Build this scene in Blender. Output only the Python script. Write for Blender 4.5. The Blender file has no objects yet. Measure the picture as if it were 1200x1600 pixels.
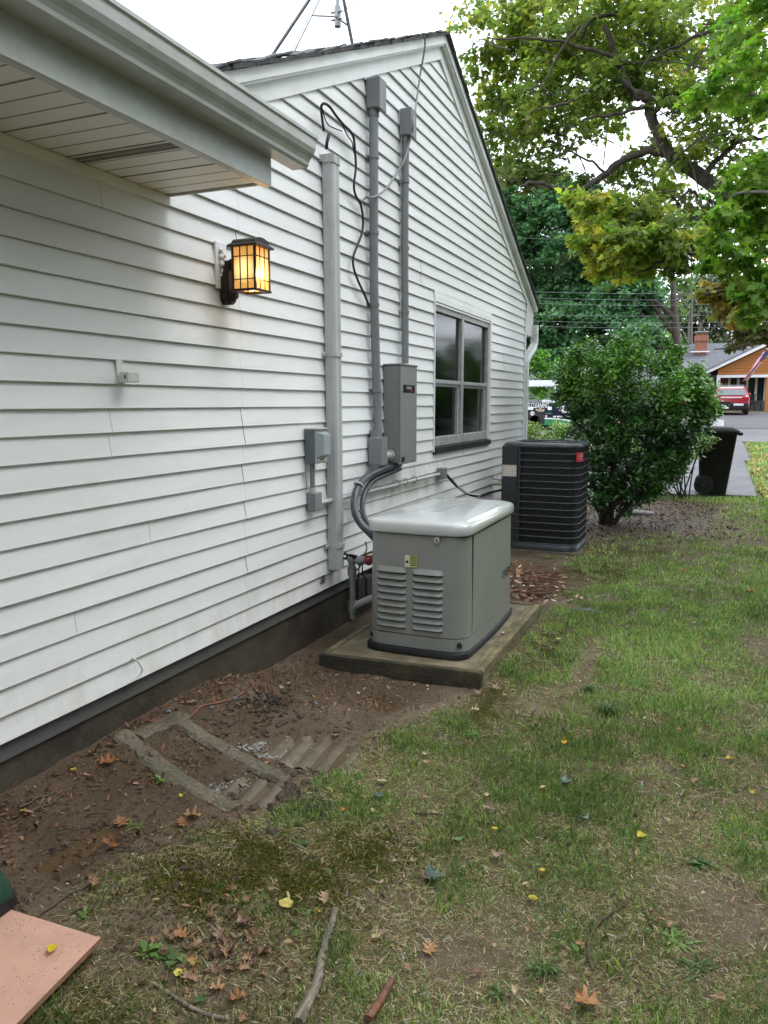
import bpy, bmesh, math, random
import numpy as np
from mathutils import Vector, Matrix

S = bpy.context.scene
rnd = random.Random(7)
R = math.radians

# ------------------------------------------------------------------ camera
FOC = 1200.0                                   # focal length in pixels of a 1200x1600 picture
PITCH = math.atan(170 / FOC); YAW = R(23.0)
CAM = Vector((2.4, 0.0, 1.65))
cd = bpy.data.cameras.new('camera'); cam = bpy.data.objects.new('camera', cd)
S.collection.objects.link(cam); S.camera = cam
cam.location = CAM; cam.rotation_euler = (R(90) - PITCH, 0, YAW)
cd.sensor_fit = 'VERTICAL'; cd.sensor_height = 36.0; cd.lens = FOC * 36 / 1600
cd.clip_start = 0.05; cd.clip_end = 2000
S.render.resolution_x, S.render.resolution_y = 768, 1024

# ------------------------------------------------------------------ sky, sun, exposure (bright overcast)
SUN_EL, SUN_AZ = R(58), R(70)
w = bpy.data.worlds.new("World"); S.world = w; w.use_nodes = True
nt = w.node_tree; nt.nodes.clear()
out = nt.nodes.new('ShaderNodeOutputWorld'); bg = nt.nodes.new('ShaderNodeBackground')
sky = nt.nodes.new('ShaderNodeTexSky'); sky.sky_type = 'NISHITA'; sky.sun_disc = False
sky.sun_elevation = SUN_EL; sky.sun_rotation = SUN_AZ; sky.dust_density = 6; sky.air_density = 1.5
tc = nt.nodes.new('ShaderNodeTexCoord'); nz = nt.nodes.new('ShaderNodeTexNoise')
nz.inputs['Scale'].default_value = 1.6; nz.inputs['Detail'].default_value = 4
cr = nt.nodes.new('ShaderNodeValToRGB')        # cloud deck: near-white, slightly uneven
cr.color_ramp.elements[0].position = 0.3; cr.color_ramp.elements[0].color = (8.3, 9.1, 10.2, 1)
cr.color_ramp.elements[1].position = 0.75; cr.color_ramp.elements[1].color = (10.7, 11.3, 12.2, 1)
mx = nt.nodes.new('ShaderNodeMix'); mx.data_type = 'RGBA'; mx.inputs[0].default_value = 0.9
nt.links.new(tc.outputs['Generated'], nz.inputs['Vector'])
nt.links.new(nz.outputs['Fac'], cr.inputs['Fac'])
nt.links.new(sky.outputs['Color'], mx.inputs[6]); nt.links.new(cr.outputs['Color'], mx.inputs[7])
nt.links.new(mx.outputs[2], bg.inputs['Color'])
bg.inputs['Strength'].default_value = 0.12
nt.links.new(bg.outputs['Background'], out.inputs['Surface'])

sd = bpy.data.lights.new('sun', 'SUN'); sun = bpy.data.objects.new('sun', sd); S.collection.objects.link(sun)
sd.energy = 0.7; sd.angle = R(25); sd.color = (1.0, 0.97, 0.93)
dirv = Vector((math.cos(SUN_EL) * math.sin(SUN_AZ), math.cos(SUN_EL) * math.cos(SUN_AZ), math.sin(SUN_EL)))
sun.rotation_euler = dirv.to_track_quat('Z', 'Y').to_euler()
S.view_settings.view_transform = 'Standard'; S.view_settings.look = 'None'
S.view_settings.exposure = 1.3; S.view_settings.gamma = 1; S.view_settings.use_curve_mapping = False

# ------------------------------------------------------------------ helpers: pixel of the photograph -> point on a real plane
FW = Vector((-math.sin(YAW) * math.cos(PITCH), math.cos(YAW) * math.cos(PITCH), -math.sin(PITCH)))
RT = Vector((math.cos(YAW), math.sin(YAW), 0)); UP = RT.cross(FW)
def pl(px, py, ax, v):
    r = FW * FOC + RT * (px - 600) - UP * (py - 800)
    return CAM + r * ((v - CAM[ax]) / r[ax])
def WX(px, py, x=0.0): return pl(px, py, 0, x)
def DY(px, py, y): return pl(px, py, 1, y)

# ------------------------------------------------------------------ numpy noise
def _h(ix, iy, s):
    n = (ix.astype(np.int64) * 374761393 + iy.astype(np.int64) * 668265263 + s * 1442695041) & 0xffffffff
    n = ((n ^ (n >> 13)) * 1274126177) & 0xffffffff
    return ((n ^ (n >> 16)) & 0xffff) / 65535.0
def vnoise(x, y, s=0):
    ix = np.floor(x); iy = np.floor(y); fx = x - ix; fy = y - iy
    fx = fx * fx * (3 - 2 * fx); fy = fy * fy * (3 - 2 * fy)
    ix = ix.astype(np.int64); iy = iy.astype(np.int64)
    a = _h(ix, iy, s); b = _h(ix + 1, iy, s); c = _h(ix, iy + 1, s); d = _h(ix + 1, iy + 1, s)
    return a + (b - a) * fx + (c - a) * fy + (a - b - c + d) * fx * fy
def fbm(x, y, s=0, o=4):
    v = 0; a = 0.5
    for k in range(o):
        v = v + a * vnoise(x * 2 ** k, y * 2 ** k, s + k); a *= 0.5
    return v / (1 - 0.5 ** o)
def sst(a, b, v):
    t = np.clip((v - a) / (b - a), 0, 1); return t * t * (3 - 2 * t)

# ------------------------------------------------------------------ terrain
XB = ([-5, 1.0, 1.5, 1.9, 2.25, 2.8, 3.5, 4.1, 6.3, 7.0, 8.2, 9.0, 9.6, 10.5, 12.6, 13.6, 400],
      [0.7, 0.75, 0.62, 0.62, 0.74, 0.95, 1.02, 1.2, 1.32, 1.25, 1.1, 1.15, 1.5, 2.4, 2.6, -50, -50])
BARE = []     # bare or worn patches of the lawn: x, y, rx, ry, strength
def gflat(px, py, z=0.0):
    p = pl(px, py, 2, z); return p.x, p.y
for px, py, rx, ry, k in [(1110, 1390, .13, .22, .75), (1150, 1450, .1, .12, .75), (1060, 1290, .1, .16, .6), (700, 1500, .14, .12, .85), (830, 1105, .16, .22, .95),
                          (915, 1040, .07, .55, .8), (1020, 1200, .12, .2, .55), (1185, 1010, .14, .3, .8), (1190, 1440, .1, .1, .7), (890, 1550, .1, .08, .5),
                          (590, 1440, .1, .15, .6), (620, 1300, .07, .1, .7), (1170, 1240, .1, .3, .4), (950, 1330, .1, .1, .45), (800, 1420, .1, .1, .4),
                          (870, 905, .35, .35, .9), (790, 1270, .06, .08, .5), (1150, 850, .5, .6, .45), (1000, 830, 1.0, .8, .7), (450, 1330, .22, .12, .85), (350, 1370, .2, .12, .85), (250, 1440, .2, .15, .8), (400, 1490, .2, .15, .75), (540, 1390, .16, .12, .8), (320, 1570, .2, .12, .7), (180, 1500, .15, .15, .7), (610, 1350, .10, .12, .7), (1060, 1440, .1, .1, .5), (760, 1480, .1, .1, .6), (960, 1560, .1, .08, .5), (1120, 1530, .1, .08, .5)]:
    x, y = gflat(px, py); BARE.append((x, y, rx * 1.4, ry * 1.4, min(1, k * 1.15)))
MOSS = [(1.0, 2.22, .24, .13), (1.28, 2.42, .20, .12), (.86, 1.98, .16, .10), (1.18, 2.1, .16, .1), (.75, 1.42, .12, .08), (1.0, 1.3, .1, .1), (1.36, 3.95, .12, .4), (1.45, 5.2, .15, .6), (1.4, 7.6, .4, .5), (1.75, 8.8, .5, .5)]
PUD = [(.33, 1.93, .14, .34, .034), (.32, 3.42, .12, .20, .026), (.72, 3.72, .20, .16, .022), (.64, 2.63, .24, .15, .060), (.68, 3.07, .30, .22, .075), (1.04, 3.0, .10, .25, -.020), (.98, 2.62, .10, .2, -.022)]
def gz(x, y, micro=True):
    x = np.asarray(x, float); y = np.asarray(y, float)
    bank = (.085 * (1 - sst(0.0, .36, x)) + .085 * (1 - sst(.1, 1.1, x))) * (1 - .80 * sst(3.2, 3.95, y)) * (1 - sst(6.5, 9, y)) - .012 * np.exp(-(((x - .9) / .8) ** 2 + ((y - 4.0) / .5) ** 2))
    rise = .028 * (np.sqrt((np.clip(y, -50, 62) - 7.5) ** 2 + 1.0) + (np.clip(y, -50, 62) - 7.5)) / 2
    z = bank + rise + .02 * (fbm(x * 1.3, y * 1.3, 3, 3) - .5)
    for a, b, rx, ry, d in PUD:
        z = z - d * np.exp(-(((x - a) / rx) ** 2 + ((y - b) / ry) ** 2) * 1.2)
    if micro:
        near = 1 - sst(9, 16, y)
        dirt = 1 - sst(-.15, .15, x - np.interp(y, *XB))
        z = z + near * (.010 + .016 * dirt) * (fbm(x * 11, y * 11, 11, 4) - .5) + near * .006 * (vnoise(x * 55, y * 55, 5) - .5)
    return z
def gmask(x, y):
    """how much grass grows: 0 bare soil .. 1 full lawn"""
    x = np.asarray(x, float); y = np.asarray(y, float)
    d = x - np.interp(y, *XB) + .35 * (fbm(x * 3.3, y * 3.3, 21, 4) - .5)
    wdt = np.interp(y, [0, 8, 10, 13.2], [.14, .14, .7, .8])
    g = sst(-.5, 1, d / wdt * .8)
    for a, b, rx, ry, k in BARE:
        r2 = ((x - a) / rx) ** 2 + ((y - b) / ry) ** 2
        g = g * (1 - k * np.exp(-(r2 * (1.3 - .9 * (fbm(x * 9, y * 9, 31, 3) - .5) * 2))))
    return np.clip(g * (.45 + 1.1 * fbm(x * 2.1, y * 2.1, 41, 3)), 0, 1)
def mmask(x, y):
    m = 0
    for a, b, rx, ry in MOSS:
        m = m + np.exp(-(((x - a) / rx) ** 2 + ((y - b) / ry) ** 2))
    return np.clip(m * (fbm(x * 12, y * 12, 61, 3) * 2.2 - .35), 0, 1)
def zt(x, y): return float(gz(x, y))
def GP(px, py, lift=0.0):
    """point where the line of sight through a pixel meets the ground"""
    z = 0.05
    for _ in range(12):
        p = pl(px, py, 2, z + lift); z = float(gz(p.x, p.y, False))
    return Vector((p.x, p.y, float(gz(p.x, p.y)) + lift))

# ------------------------------------------------------------------ materials
def nodes(name):
    m = bpy.data.materials.new(name); m.use_nodes = True; t = m.node_tree
    return m, t, t.nodes['Principled BSDF']
def N(t, typ, **kw):
    n = t.nodes.new(typ)
    for k, v in kw.items():
        if k in n.inputs: n.inputs[k].default_value = v
        else: setattr(n, k, v)
    return n
def rgb(h):
    if isinstance(h, (tuple, list)): return tuple(h)[:3] + (1,)
MATS = {}
def mat(name, c1, c2=None, rough=.6, scale=8, bump=0.0, bscale=None, metal=0, coat=0, stretch=None, detail=5, spec=None, lo=.35, hi=.65, dirt=None, dscale=3, dlo=.55, dhi=.75):
    if name in MATS: return MATS[name]
    m, t, b = nodes(name); L = t.links.new
    b.inputs['Roughness'].default_value = rough; b.inputs['Metallic'].default_value = metal
    if coat: b.inputs['Coat Weight'].default_value = coat
    if spec is not None: b.inputs['Specular IOR Level'].default_value = spec
    g = N(t, 'ShaderNodeNewGeometry'); mp = N(t, 'ShaderNodeMapping'); L(g.outputs['Position'], mp.inputs['Vector'])
    if stretch: mp.inputs['Scale'].default_value = stretch
    c2 = c2 or tuple(v * .86 for v in c1)
    n = N(t, 'ShaderNodeTexNoise', Scale=scale, Detail=detail, Roughness=.62); L(mp.outputs[0], n.inputs['Vector'])
    r = N(t, 'ShaderNodeValToRGB'); r.color_ramp.elements[0].position = lo; r.color_ramp.elements[1].position = hi
    r.color_ramp.elements[0].color = rgb(c2); r.color_ramp.elements[1].color = rgb(c1); L(n.outputs['Fac'], r.inputs['Fac'])
    col = r.outputs['Color']
    if dirt:
        n2 = N(t, 'ShaderNodeTexNoise', Scale=dscale, Detail=8, Roughness=.7); L(g.outputs['Position'], n2.inputs['Vector'])
        r2 = N(t, 'ShaderNodeValToRGB'); r2.color_ramp.elements[0].position = dlo; r2.color_ramp.elements[1].position = dhi
        x = N(t, 'ShaderNodeMix', data_type='RGBA'); L(n2.outputs['Fac'], r2.inputs['Fac']); L(r2.outputs['Color'], x.inputs[0])
        L(col, x.inputs[6]); x.inputs[7].default_value = rgb(dirt); col = x.outputs[2]
    L(col, b.inputs['Base Color'])
    rr = N(t, 'ShaderNodeMapRange'); rr.inputs['To Min'].default_value = max(rough - .1, .03); rr.inputs['To Max'].default_value = min(rough + .12, 1)
    L(n.outputs['Fac'], rr.inputs['Value']); L(rr.outputs[0], b.inputs['Roughness'])
    if bump:
        n3 = N(t, 'ShaderNodeTexNoise', Scale=bscale or scale * 4, Detail=6, Roughness=.6); L(mp.outputs[0], n3.inputs['Vector'])
        bp = N(t, 'ShaderNodeBump', Strength=min(1, bump * 1.0), Distance=.01); L(n3.outputs['Fac'], bp.inputs['Height']); L(bp.outputs[0], b.inputs['Normal'])
    MATS[name] = m; return m
def colmat(name, rough=.6, trans=0.0, spec=.3, gain=1.0):
    """colour comes from the mesh's own 'Col' attribute (the thing's real colour), optional leaf translucency"""
    m, t, b = nodes(name); L = t.links.new
    a = N(t, 'ShaderNodeAttribute', attribute_name='Col'); b.inputs['Roughness'].default_value = rough
    b.inputs['Specular IOR Level'].default_value = spec
    L(a.outputs['Color'], b.inputs['Base Color'])
    if trans:
        tr = N(t, 'ShaderNodeBsdfTranslucent'); hs = N(t, 'ShaderNodeHueSaturation', Saturation=1.1, Value=1.9, Hue=.507)
        L(a.outputs['Color'], hs.inputs['Color']); L(hs.outputs[0], tr.inputs['Color'])
        ms = N(t, 'ShaderNodeMixShader'); ms.inputs[0].default_value = trans
        L(b.outputs[0], ms.inputs[1]); L(tr.outputs[0], ms.inputs[2]); L(ms.outputs[0], t.nodes['Material Output'].inputs['Surface'])
    return m

M_siding = mat('white_vinyl', (.75, .757, .775), (.70, .707, .72), rough=.42, scale=2.2, bump=.12, bscale=60, stretch=(1, .16, 1), dirt=(.55, .56, .53), dscale=1.3, dlo=.6, dhi=1.0)
def stain(m):
    t = m.node_tree; L = t.links.new; b = t.nodes['Principled BSDF']; src = b.inputs['Base Color'].links[0].from_socket
    g = N(t, 'ShaderNodeNewGeometry'); sx = N(t, 'ShaderNodeSeparateXYZ'); L(g.outputs['Position'], sx.inputs[0])
    def band(sock, lo, a, b_, hi):
        r = N(t, 'ShaderNodeValToRGB'); e = r.color_ramp.elements; e[0].position = lo; e[0].color = (0, 0, 0, 1); e[1].position = hi; e[1].color = (0, 0, 0, 1)
        for p in (a, b_): q = e.new(p); q.color = (1, 1, 1, 1)
        dv = N(t, 'ShaderNodeMath', operation='DIVIDE'); dv.inputs[1].default_value = 10; L(sock, dv.inputs[0]); L(dv.outputs[0], r.inputs['Fac']); return r.outputs['Color']
    mp = N(t, 'ShaderNodeMapping'); mp.inputs['Scale'].default_value = (1, 1, .35); L(g.outputs['Position'], mp.inputs[0])
    n = N(t, 'ShaderNodeTexNoise', Scale=7, Detail=7, Roughness=.65); L(mp.outputs[0], n.inputs['Vector'])
    r = N(t, 'ShaderNodeValToRGB'); r.color_ramp.elements[0].position = .42; r.color_ramp.elements[1].position = .72; L(n.outputs['Fac'], r.inputs['Fac'])
    def mul(a, c):
        x = N(t, 'ShaderNodeMix', data_type='RGBA', blend_type='MULTIPLY'); x.inputs[0].default_value = 1; L(a, x.inputs[6]); L(c, x.inputs[7]); return x.outputs[2]
    algae = mul(mul(band(sx.outputs['Y'], .50, .55, .66, .76), band(sx.outputs['Z'], .075, .09, .108, .125)), r.outputs['Color'])
    mud = mul(band(sx.outputs['Z'], .02, .03, .042, .075), r.outputs['Color'])
    x = N(t, 'ShaderNodeMix', data_type='RGBA'); L(algae, x.inputs[0]); L(src, x.inputs[6]); x.inputs[7].default_value = (.36, .38, .27, 1)
    y = N(t, 'ShaderNodeMix', data_type='RGBA'); L(mud, y.inputs[0]); L(x.outputs[2], y.inputs[6]); y.inputs[7].default_value = (.60, .58, .54, 1)
    L(y.outputs[2], b.inputs['Base Color'])
stain(M_siding)
M_trim = mat('white_aluminium', (.78, .79, .80), (.70, .71, .72), rough=.35, scale=3, bump=.05, dirt=(.5, .5, .47), dscale=5, dlo=.6, dhi=.95)
M_soffit = mat('cream_soffit', (.78, .76, .71), (.72, .70, .65), rough=.45, scale=3, bump=.04)
M_gutter = mat('grey_white_gutter', (.55, .57, .57), (.48, .50, .50), rough=.35, scale=6, dirt=(.36, .37, .34), dscale=4, dlo=.5, dhi=.85, bump=.03)
M_found = mat('parged_concrete', (.062, .050, .033), (.026, .020, .013), rough=.8, scale=3.2, bump=.7, bscale=45, dirt=(.06, .055, .045), dscale=9, dlo=.55, dhi=.7)
M_dark = mat('dark_void', (.015, .015, .015), rough=.9)
M_shingle = mat('asphalt_shingle', (.10, .095, .10), (.03, .03, .033), rough=.9, scale=30, bump=.8, bscale=120)
M_grey = mat('grey_paint', (.20, .21, .21), (.17, .18, .18), rough=.42, scale=9, bump=.05, dirt=(.24, .24, .23), dscale=14, dlo=.62, dhi=.8)
M_pvc = mat('grey_pvc', (.20, .21, .22), (.165, .17, .18), rough=.45, scale=7, stretch=(1, 1, .25), bump=.05, dirt=(.24, .24, .25), dscale=11, dlo=.6, dhi=.85)
M_lgrey = mat('pale_grey_plastic', (.46, .475, .48), (.38, .39, .385), rough=.4, scale=6, stretch=(1, 1, .3), dirt=(.27, .28, .22), dscale=6, dlo=.5, dhi=.8, bump=.04)
M_white = mat('white_plastic', (.70, .70, .67), (.6, .6, .57), rough=.4, scale=14)
M_black = mat('black_plastic', (.014, .014, .015), (.009, .009, .010), rough=.5, scale=9, bump=.05, spec=.3)
M_rub = mat('black_rubber', (.012, .012, .013), rough=.6, scale=20)
M_gen = mat('generator_paint', (.235, .24, .225), (.215, .22, .205), rough=.38, scale=3, bump=.10, bscale=260, dirt=(.18, .18, .155), dscale=2.5, dlo=.5, dhi=.9)
M_lid = mat('generator_lid_paint', (.49, .505, .50), (.46, .475, .47), rough=.12, scale=4, coat=.3, bump=.02, dirt=(.34, .35, .31), dscale=7, dlo=.6, dhi=.85)
M_timber = mat('weathered_timber', (.25, .20, .11), (.10, .08, .04), rough=.85, scale=9, stretch=(1, 1, 6), bump=.8, bscale=30, dirt=(.06, .065, .018), dscale=6, dlo=.45, dhi=.7)
M_timd = mat('dark_wet_timber', (.055, .045, .028), (.02, .017, .012), rough=.85, scale=9, stretch=(1, 1, 6), bump=.9, bscale=30, dirt=(.09, .085, .03), dscale=7, dlo=.5, dhi=.75)
M_padfill = mat('wet_pad_concrete', (.25, .21, .135), (.11, .09, .05), rough=.6, scale=6, bump=.5, bscale=60, dirt=(.07, .06, .03), dscale=4, dlo=.45, dhi=.75)
M_ac = mat('charcoal_metal', (.030, .033, .038), (.022, .024, .028), rough=.4, scale=8, bump=.05)
M_ac_dark = mat('black_coil', (.006, .006, .007), rough=.6, scale=30)
M_acrail = mat('charcoal_rail', (.05, .055, .06), (.035, .038, .042), rough=.45, scale=12)
M_gal = mat('galvanised_steel', (.36, .37, .38), (.24, .25, .26), rough=.42, scale=16, metal=.6)
M_alu = mat('storm_frame_aluminium', (.40, .41, .41), (.28, .29, .29), rough=.45, scale=9, metal=.2, dirt=(.6, .6, .58), dscale=8, dlo=.6, dhi=.7)
M_bronze = mat('bronze_metal', (.035, .022, .015), (.015, .01, .008), rough=.42, scale=14, metal=.5, bump=.05)
M_rust = mat('red_painted_valve', (.30, .05, .03), (.15, .03, .02), rough=.6, scale=30)
M_conc = mat('concrete', (.125, .125, .135), (.085, .085, .095), rough=.55, scale=2.5, bump=.35, bscale=60, dirt=(.06, .06, .065), dscale=1.2, dlo=.45, dhi=.7)
M_splash = mat('exposed_aggregate', (.20, .17, .115), (.06, .05, .034), rough=.6, scale=70, bump=1.0, bscale=110, dirt=(.05, .045, .02), dscale=6, dlo=.4, dhi=.75)
M_corr = mat('muddy_sheet', (.16, .13, .09), (.10, .08, .052), rough=.30, scale=7, bump=.3, bscale=50, dirt=(.07, .055, .035), dscale=5, dlo=.4, dhi=.7)
M_road = mat('street_asphalt', (.15, .15, .155), (.11, .11, .115), rough=.85, scale=3, bump=.3)
M_drive = mat('dark_driveway', (.075, .07, .078), (.052, .05, .055), rough=.75, scale=1.5, bump=.2)
M_pink = mat('pink_foam_board', (.50, .29, .22), (.45, .255, .19), rough=.6, scale=5, bump=.15, bscale=90, dirt=(.40, .235, .175), dscale=9, dlo=.5, dhi=.75)
M_pinke = mat('pink_board_edge', (.28, .14, .09), (.2, .1, .06), rough=.8, scale=30)
M_bark = mat('bark', (.085, .07, .055), (.03, .025, .02), rough=.95, scale=14, stretch=(1, 1, .3), bump=1.0, bscale=40)
M_barkg = mat('grey_bark', (.17, .155, .135), (.08, .072, .062), rough=.9, scale=10, stretch=(1, 1, .3), bump=.8, bscale=36)
M_twig = mat('twig', (.12, .085, .06), (.05, .035, .025), rough=.85, scale=40, bump=.6, bscale=90)
M_twigr = mat('red_twig', (.21, .09, .05), (.12, .045, .025), rough=.6, scale=40, bump=.6, bscale=90)
M_log = mat('pale_dead_branch', (.30, .25, .19), (.10, .085, .065), rough=.9, scale=26, stretch=(3, .5, 1), bump=1.0, bscale=60)
M_leaf = colmat('leaf', .5, .5, .3)
M_leaffar = colmat('leaf_far', .7, .25, .15)
M_bushleaf = colmat('glossy_leaf', .28, .18, .5)
M_grass = colmat('grass_blade', .55, .3, .25)
M_litter = colmat('litter', .8, 0, .2)
M_dry = colmat('dry_leaf', .5, .12, .35)
M_brick = mat('red_brick', (.26, .10, .065), (.16, .06, .04), rough=.85, scale=14, bump=.4)
M_wood = mat('orange_stained_wood', (.42, .17, .035), (.30, .11, .02), rough=.6, scale=5, stretch=(.3, .3, 6))
M_roof2 = mat('grey_roof_shingle', (.135, .14, .16), (.07, .073, .085), rough=.9, scale=6, stretch=(1, 1, 3), bump=.3)
M_navy = mat('navy_wrap', (.008, .011, .03), (.005, .006, .018), rough=.45, scale=4, spec=.25)
M_green = mat('green_wrap', (.02, .20, .07), (.015, .15, .05), rough=.35, scale=4)
M_red = mat('red_car_paint', (.36, .02, .035), (.28, .015, .025), rough=.2, scale=4, coat=.6)
M_tail = mat('red_lens', (.4, .02, .02), rough=.15, scale=9)
M_wh = mat('gloss_white', (.75, .76, .78), rough=.3, scale=5)
M_txtw = mat('white_lettering', (.75, .75, .75), rough=.5)
M_txtk = mat('black_lettering', (.006, .006, .006), rough=.7, spec=.15)
M_orange = mat('orange_print', (.55, .13, .03), rough=.5)
M_redp = mat('red_print', (.55, .025, .04), rough=.4)
M_sticker = mat('pale_sticker', (.62, .63, .55), (.55, .56, .42), rough=.4, scale=60)
M_yel = mat('yellow_green_print', (.42, .42, .14), (.35, .36, .12), rough=.45, scale=80)
M_blue = mat('blue_print', (.05, .2, .42), rough=.5)
M_clothg = mat('dark_green_cloth', (.012, .06, .03), (.008, .035, .018), rough=.85, scale=60, bump=.4)
def mglass(name, col=(.02, .025, .025), rough=.03):
    m, t, b = nodes(name); b.inputs['Base Color'].default_value = rgb(col); b.inputs['Roughness'].default_value = rough
    b.inputs['Specular IOR Level'].default_value = .7; return m
def mclear(name):
    m, t, b = nodes(name); L = t.links.new
    g = N(t, 'ShaderNodeBsdfGlossy', Roughness=.10); tr = N(t, 'ShaderNodeBsdfTransparent'); tr.inputs[0].default_value = (.86, .9, .88, 1)
    f = N(t, 'ShaderNodeFresnel', IOR=1.6); ms = N(t, 'ShaderNodeMixShader')
    ad = N(t, 'ShaderNodeMath', operation='ADD'); ad.inputs[1].default_value = .02; L(f.outputs[0], ad.inputs[0])
    L(ad.outputs[0], ms.inputs[0]); L(tr.outputs[0], ms.inputs[1]); L(g.outputs[0], ms.inputs[2]); L(ms.outputs[0], t.nodes['Material Output'].inputs['Surface'])
    return m
M_glass = mclear('window_glass'); M_glassd = mglass('dark_glass'); M_glassc = mglass('car_glass', (.16, .19, .2), .08)
def mwater():
    m, t, b = nodes('muddy_water'); b.inputs['Base Color'].default_value = (.085, .055, .028, 1); b.inputs['Roughness'].default_value = .10
    b.inputs['Specular IOR Level'].default_value = .5
    n = N(t, 'ShaderNodeTexNoise', Scale=30, Detail=2); bp = N(t, 'ShaderNodeBump', Strength=.05, Distance=.01)
    t.links.new(n.outputs['Fac'], bp.inputs['Height']); t.links.new(bp.outputs[0], b.inputs['Normal']); return m
M_water = mwater()
def memit(name, c, s):
    m, t, b = nodes(name); b.inputs['Base Color'].default_value = rgb(tuple(v * .6 for v in c)); b.inputs['Emission Color'].default_value = rgb(c)
    b.inputs['Emission Strength'].default_value = s; b.inputs['Roughness'].default_value = .4; return m

# ------------------------------------------------------------------ mesh builders
class MB:
    def __init__(s): s.v = []; s.f = []; s.sm = []
    def add(s, vs, fs, smooth=False):
        o = len(s.v); s.v += [tuple(p) for p in vs]; s.f += [tuple(i + o for i in f) for f in fs]; s.sm += [smooth] * len(fs); return s
    def bm(s, b, smooth=False):
        b.verts.index_update(); s.add([v.co[:] for v in b.verts], [[v.index for v in f.verts] for f in b.faces], smooth); b.free(); return s
    def box(s, x0, x1, y0, y1, z0, z1, r=0.0, seg=2, M=None):
        b = bmesh.new(); bmesh.ops.create_cube(b, size=1)
        for v in b.verts: v.co = Vector(((x0 + x1) / 2 + v.co.x * (x1 - x0), (y0 + y1) / 2 + v.co.y * (y1 - y0), (z0 + z1) / 2 + v.co.z * (z1 - z0)))
        if r > 0: bmesh.ops.bevel(b, geom=b.edges[:], offset=r, segments=seg, affect='EDGES', profile=.5)
        if M is not None: bmesh.ops.transform(b, matrix=M, verts=b.verts)
        return s.bm(b, False)
    def tube(s, pts, r, seg=12, cap=True, smooth=True, flat=None):
        pts = [Vector(p) for p in pts]; n = len(pts); rs = r if isinstance(r, (list, tuple)) else [r] * n
        vs = []; fs = []; prev = None
        for i, p in enumerate(pts):
            t = (pts[min(i + 1, n - 1)] - pts[max(i - 1, 0)]).normalized()
            if prev is None: a = t.orthogonal().normalized()
            else:
                a = prev - t * prev.dot(t)
                a = a.normalized() if a.length > 1e-6 else t.orthogonal().normalized()
            prev = a; b = t.cross(a)
            for k in range(seg):
                q = 2 * math.pi * k / seg; vs.append(p + a * (math.cos(q) * rs[i]) + b * (math.sin(q) * rs[i] * (flat or 1)))
        for i in range(n - 1):
            for k in range(seg):
                k2 = (k + 1) % seg; fs.append((i * seg + k, i * seg + k2, (i + 1) * seg + k2, (i + 1) * seg + k))
        s.add(vs, fs, smooth)
        if cap:
            s.add(vs[:seg], [tuple(range(seg))[::-1]], False); s.add(vs[-seg:], [tuple(range(seg))], False)
        return s
    def loft(s, rings, cap0=True, cap1=True, smooth=True):
        n = len(rings[0]); vs = [p for r in rings for p in r]; fs = []
        for i in range(len(rings) - 1):
            for k in range(n):
                k2 = (k + 1) % n; fs.append((i * n + k, i * n + k2, (i + 1) * n + k2, (i + 1) * n + k))
        o = len(s.v); s.add(vs, fs, smooth)
        if cap0: s.add(vs[:n], [tuple(range(n))[::-1]], False)
        if cap1: s.add(vs[-n:], [tuple(range(n))], False)
        return s
    def prism(s, poly, axis, a, b):
        """poly: 2-D outline; extruded along axis from a to b"""
        def P(u, v, w):
            return {0: (w, u, v), 1: (u, w, v), 2: (u, v, w)}[axis]
        n = len(poly); vs = [P(u, v, a) for u, v in poly] + [P(u, v, b) for u, v in poly]
        fs = [tuple(range(n))[::-1], tuple(range(n, 2 * n))] + [(k, (k + 1) % n, n + (k + 1) % n, n + k) for k in range(n)]
        return s.add(vs, fs, False)
    def ball(s, c, r, sx=1, sy=1, sz=1, sub=2):
        b = bmesh.new(); bmesh.ops.create_icosphere(b, subdivisions=sub, radius=r)
        for v in b.verts: v.co = Vector((v.co.x * sx + c[0], v.co.y * sy + c[1], v.co.z * sz + c[2]))
        return s.bm(b, True)
    def build(s, name, m, parent=None, label=None):
        me = bpy.data.meshes.new(name); me.from_pydata([tuple(v) for v in s.v], [], s.f); me.validate()
        if len(me.polygons) == len(s.sm): me.polygons.foreach_set('use_smooth', s.sm)
        b = bmesh.new(); b.from_mesh(me); bmesh.ops.recalc_face_normals(b, faces=b.faces); b.to_mesh(me); b.free()
        me.materials.append(m); return link(name, me, parent, label)
def link(name, me, parent=None, label=None):
    o = bpy.data.objects.new(name, me); S.collection.objects.link(o)
    if parent is not None:
        o.parent = parent
        w = parent['_w'] if '_w' in parent else None
        base = Vector(parent['_w']) if w is not None else Vector((0, 0, 0))
        o.matrix_parent_inverse = Matrix.Translation(-base)
    if label: o['label'] = label
    return o
def thing(name, label, cat, loc, group=None):
    o = bpy.data.objects.new(name, None); S.collection.objects.link(o); o.empty_display_size = .1
    o.location = loc; o['_w'] = list(loc); o['label'] = label; o['category'] = cat
    if group: o['group'] = group
    return o
def tag(o, label, cat, group=None):
    o['label'] = label; o['category'] = cat
    if group: o['group'] = group
    return o
def kind(o, k): o['kind'] = k; return o
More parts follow.
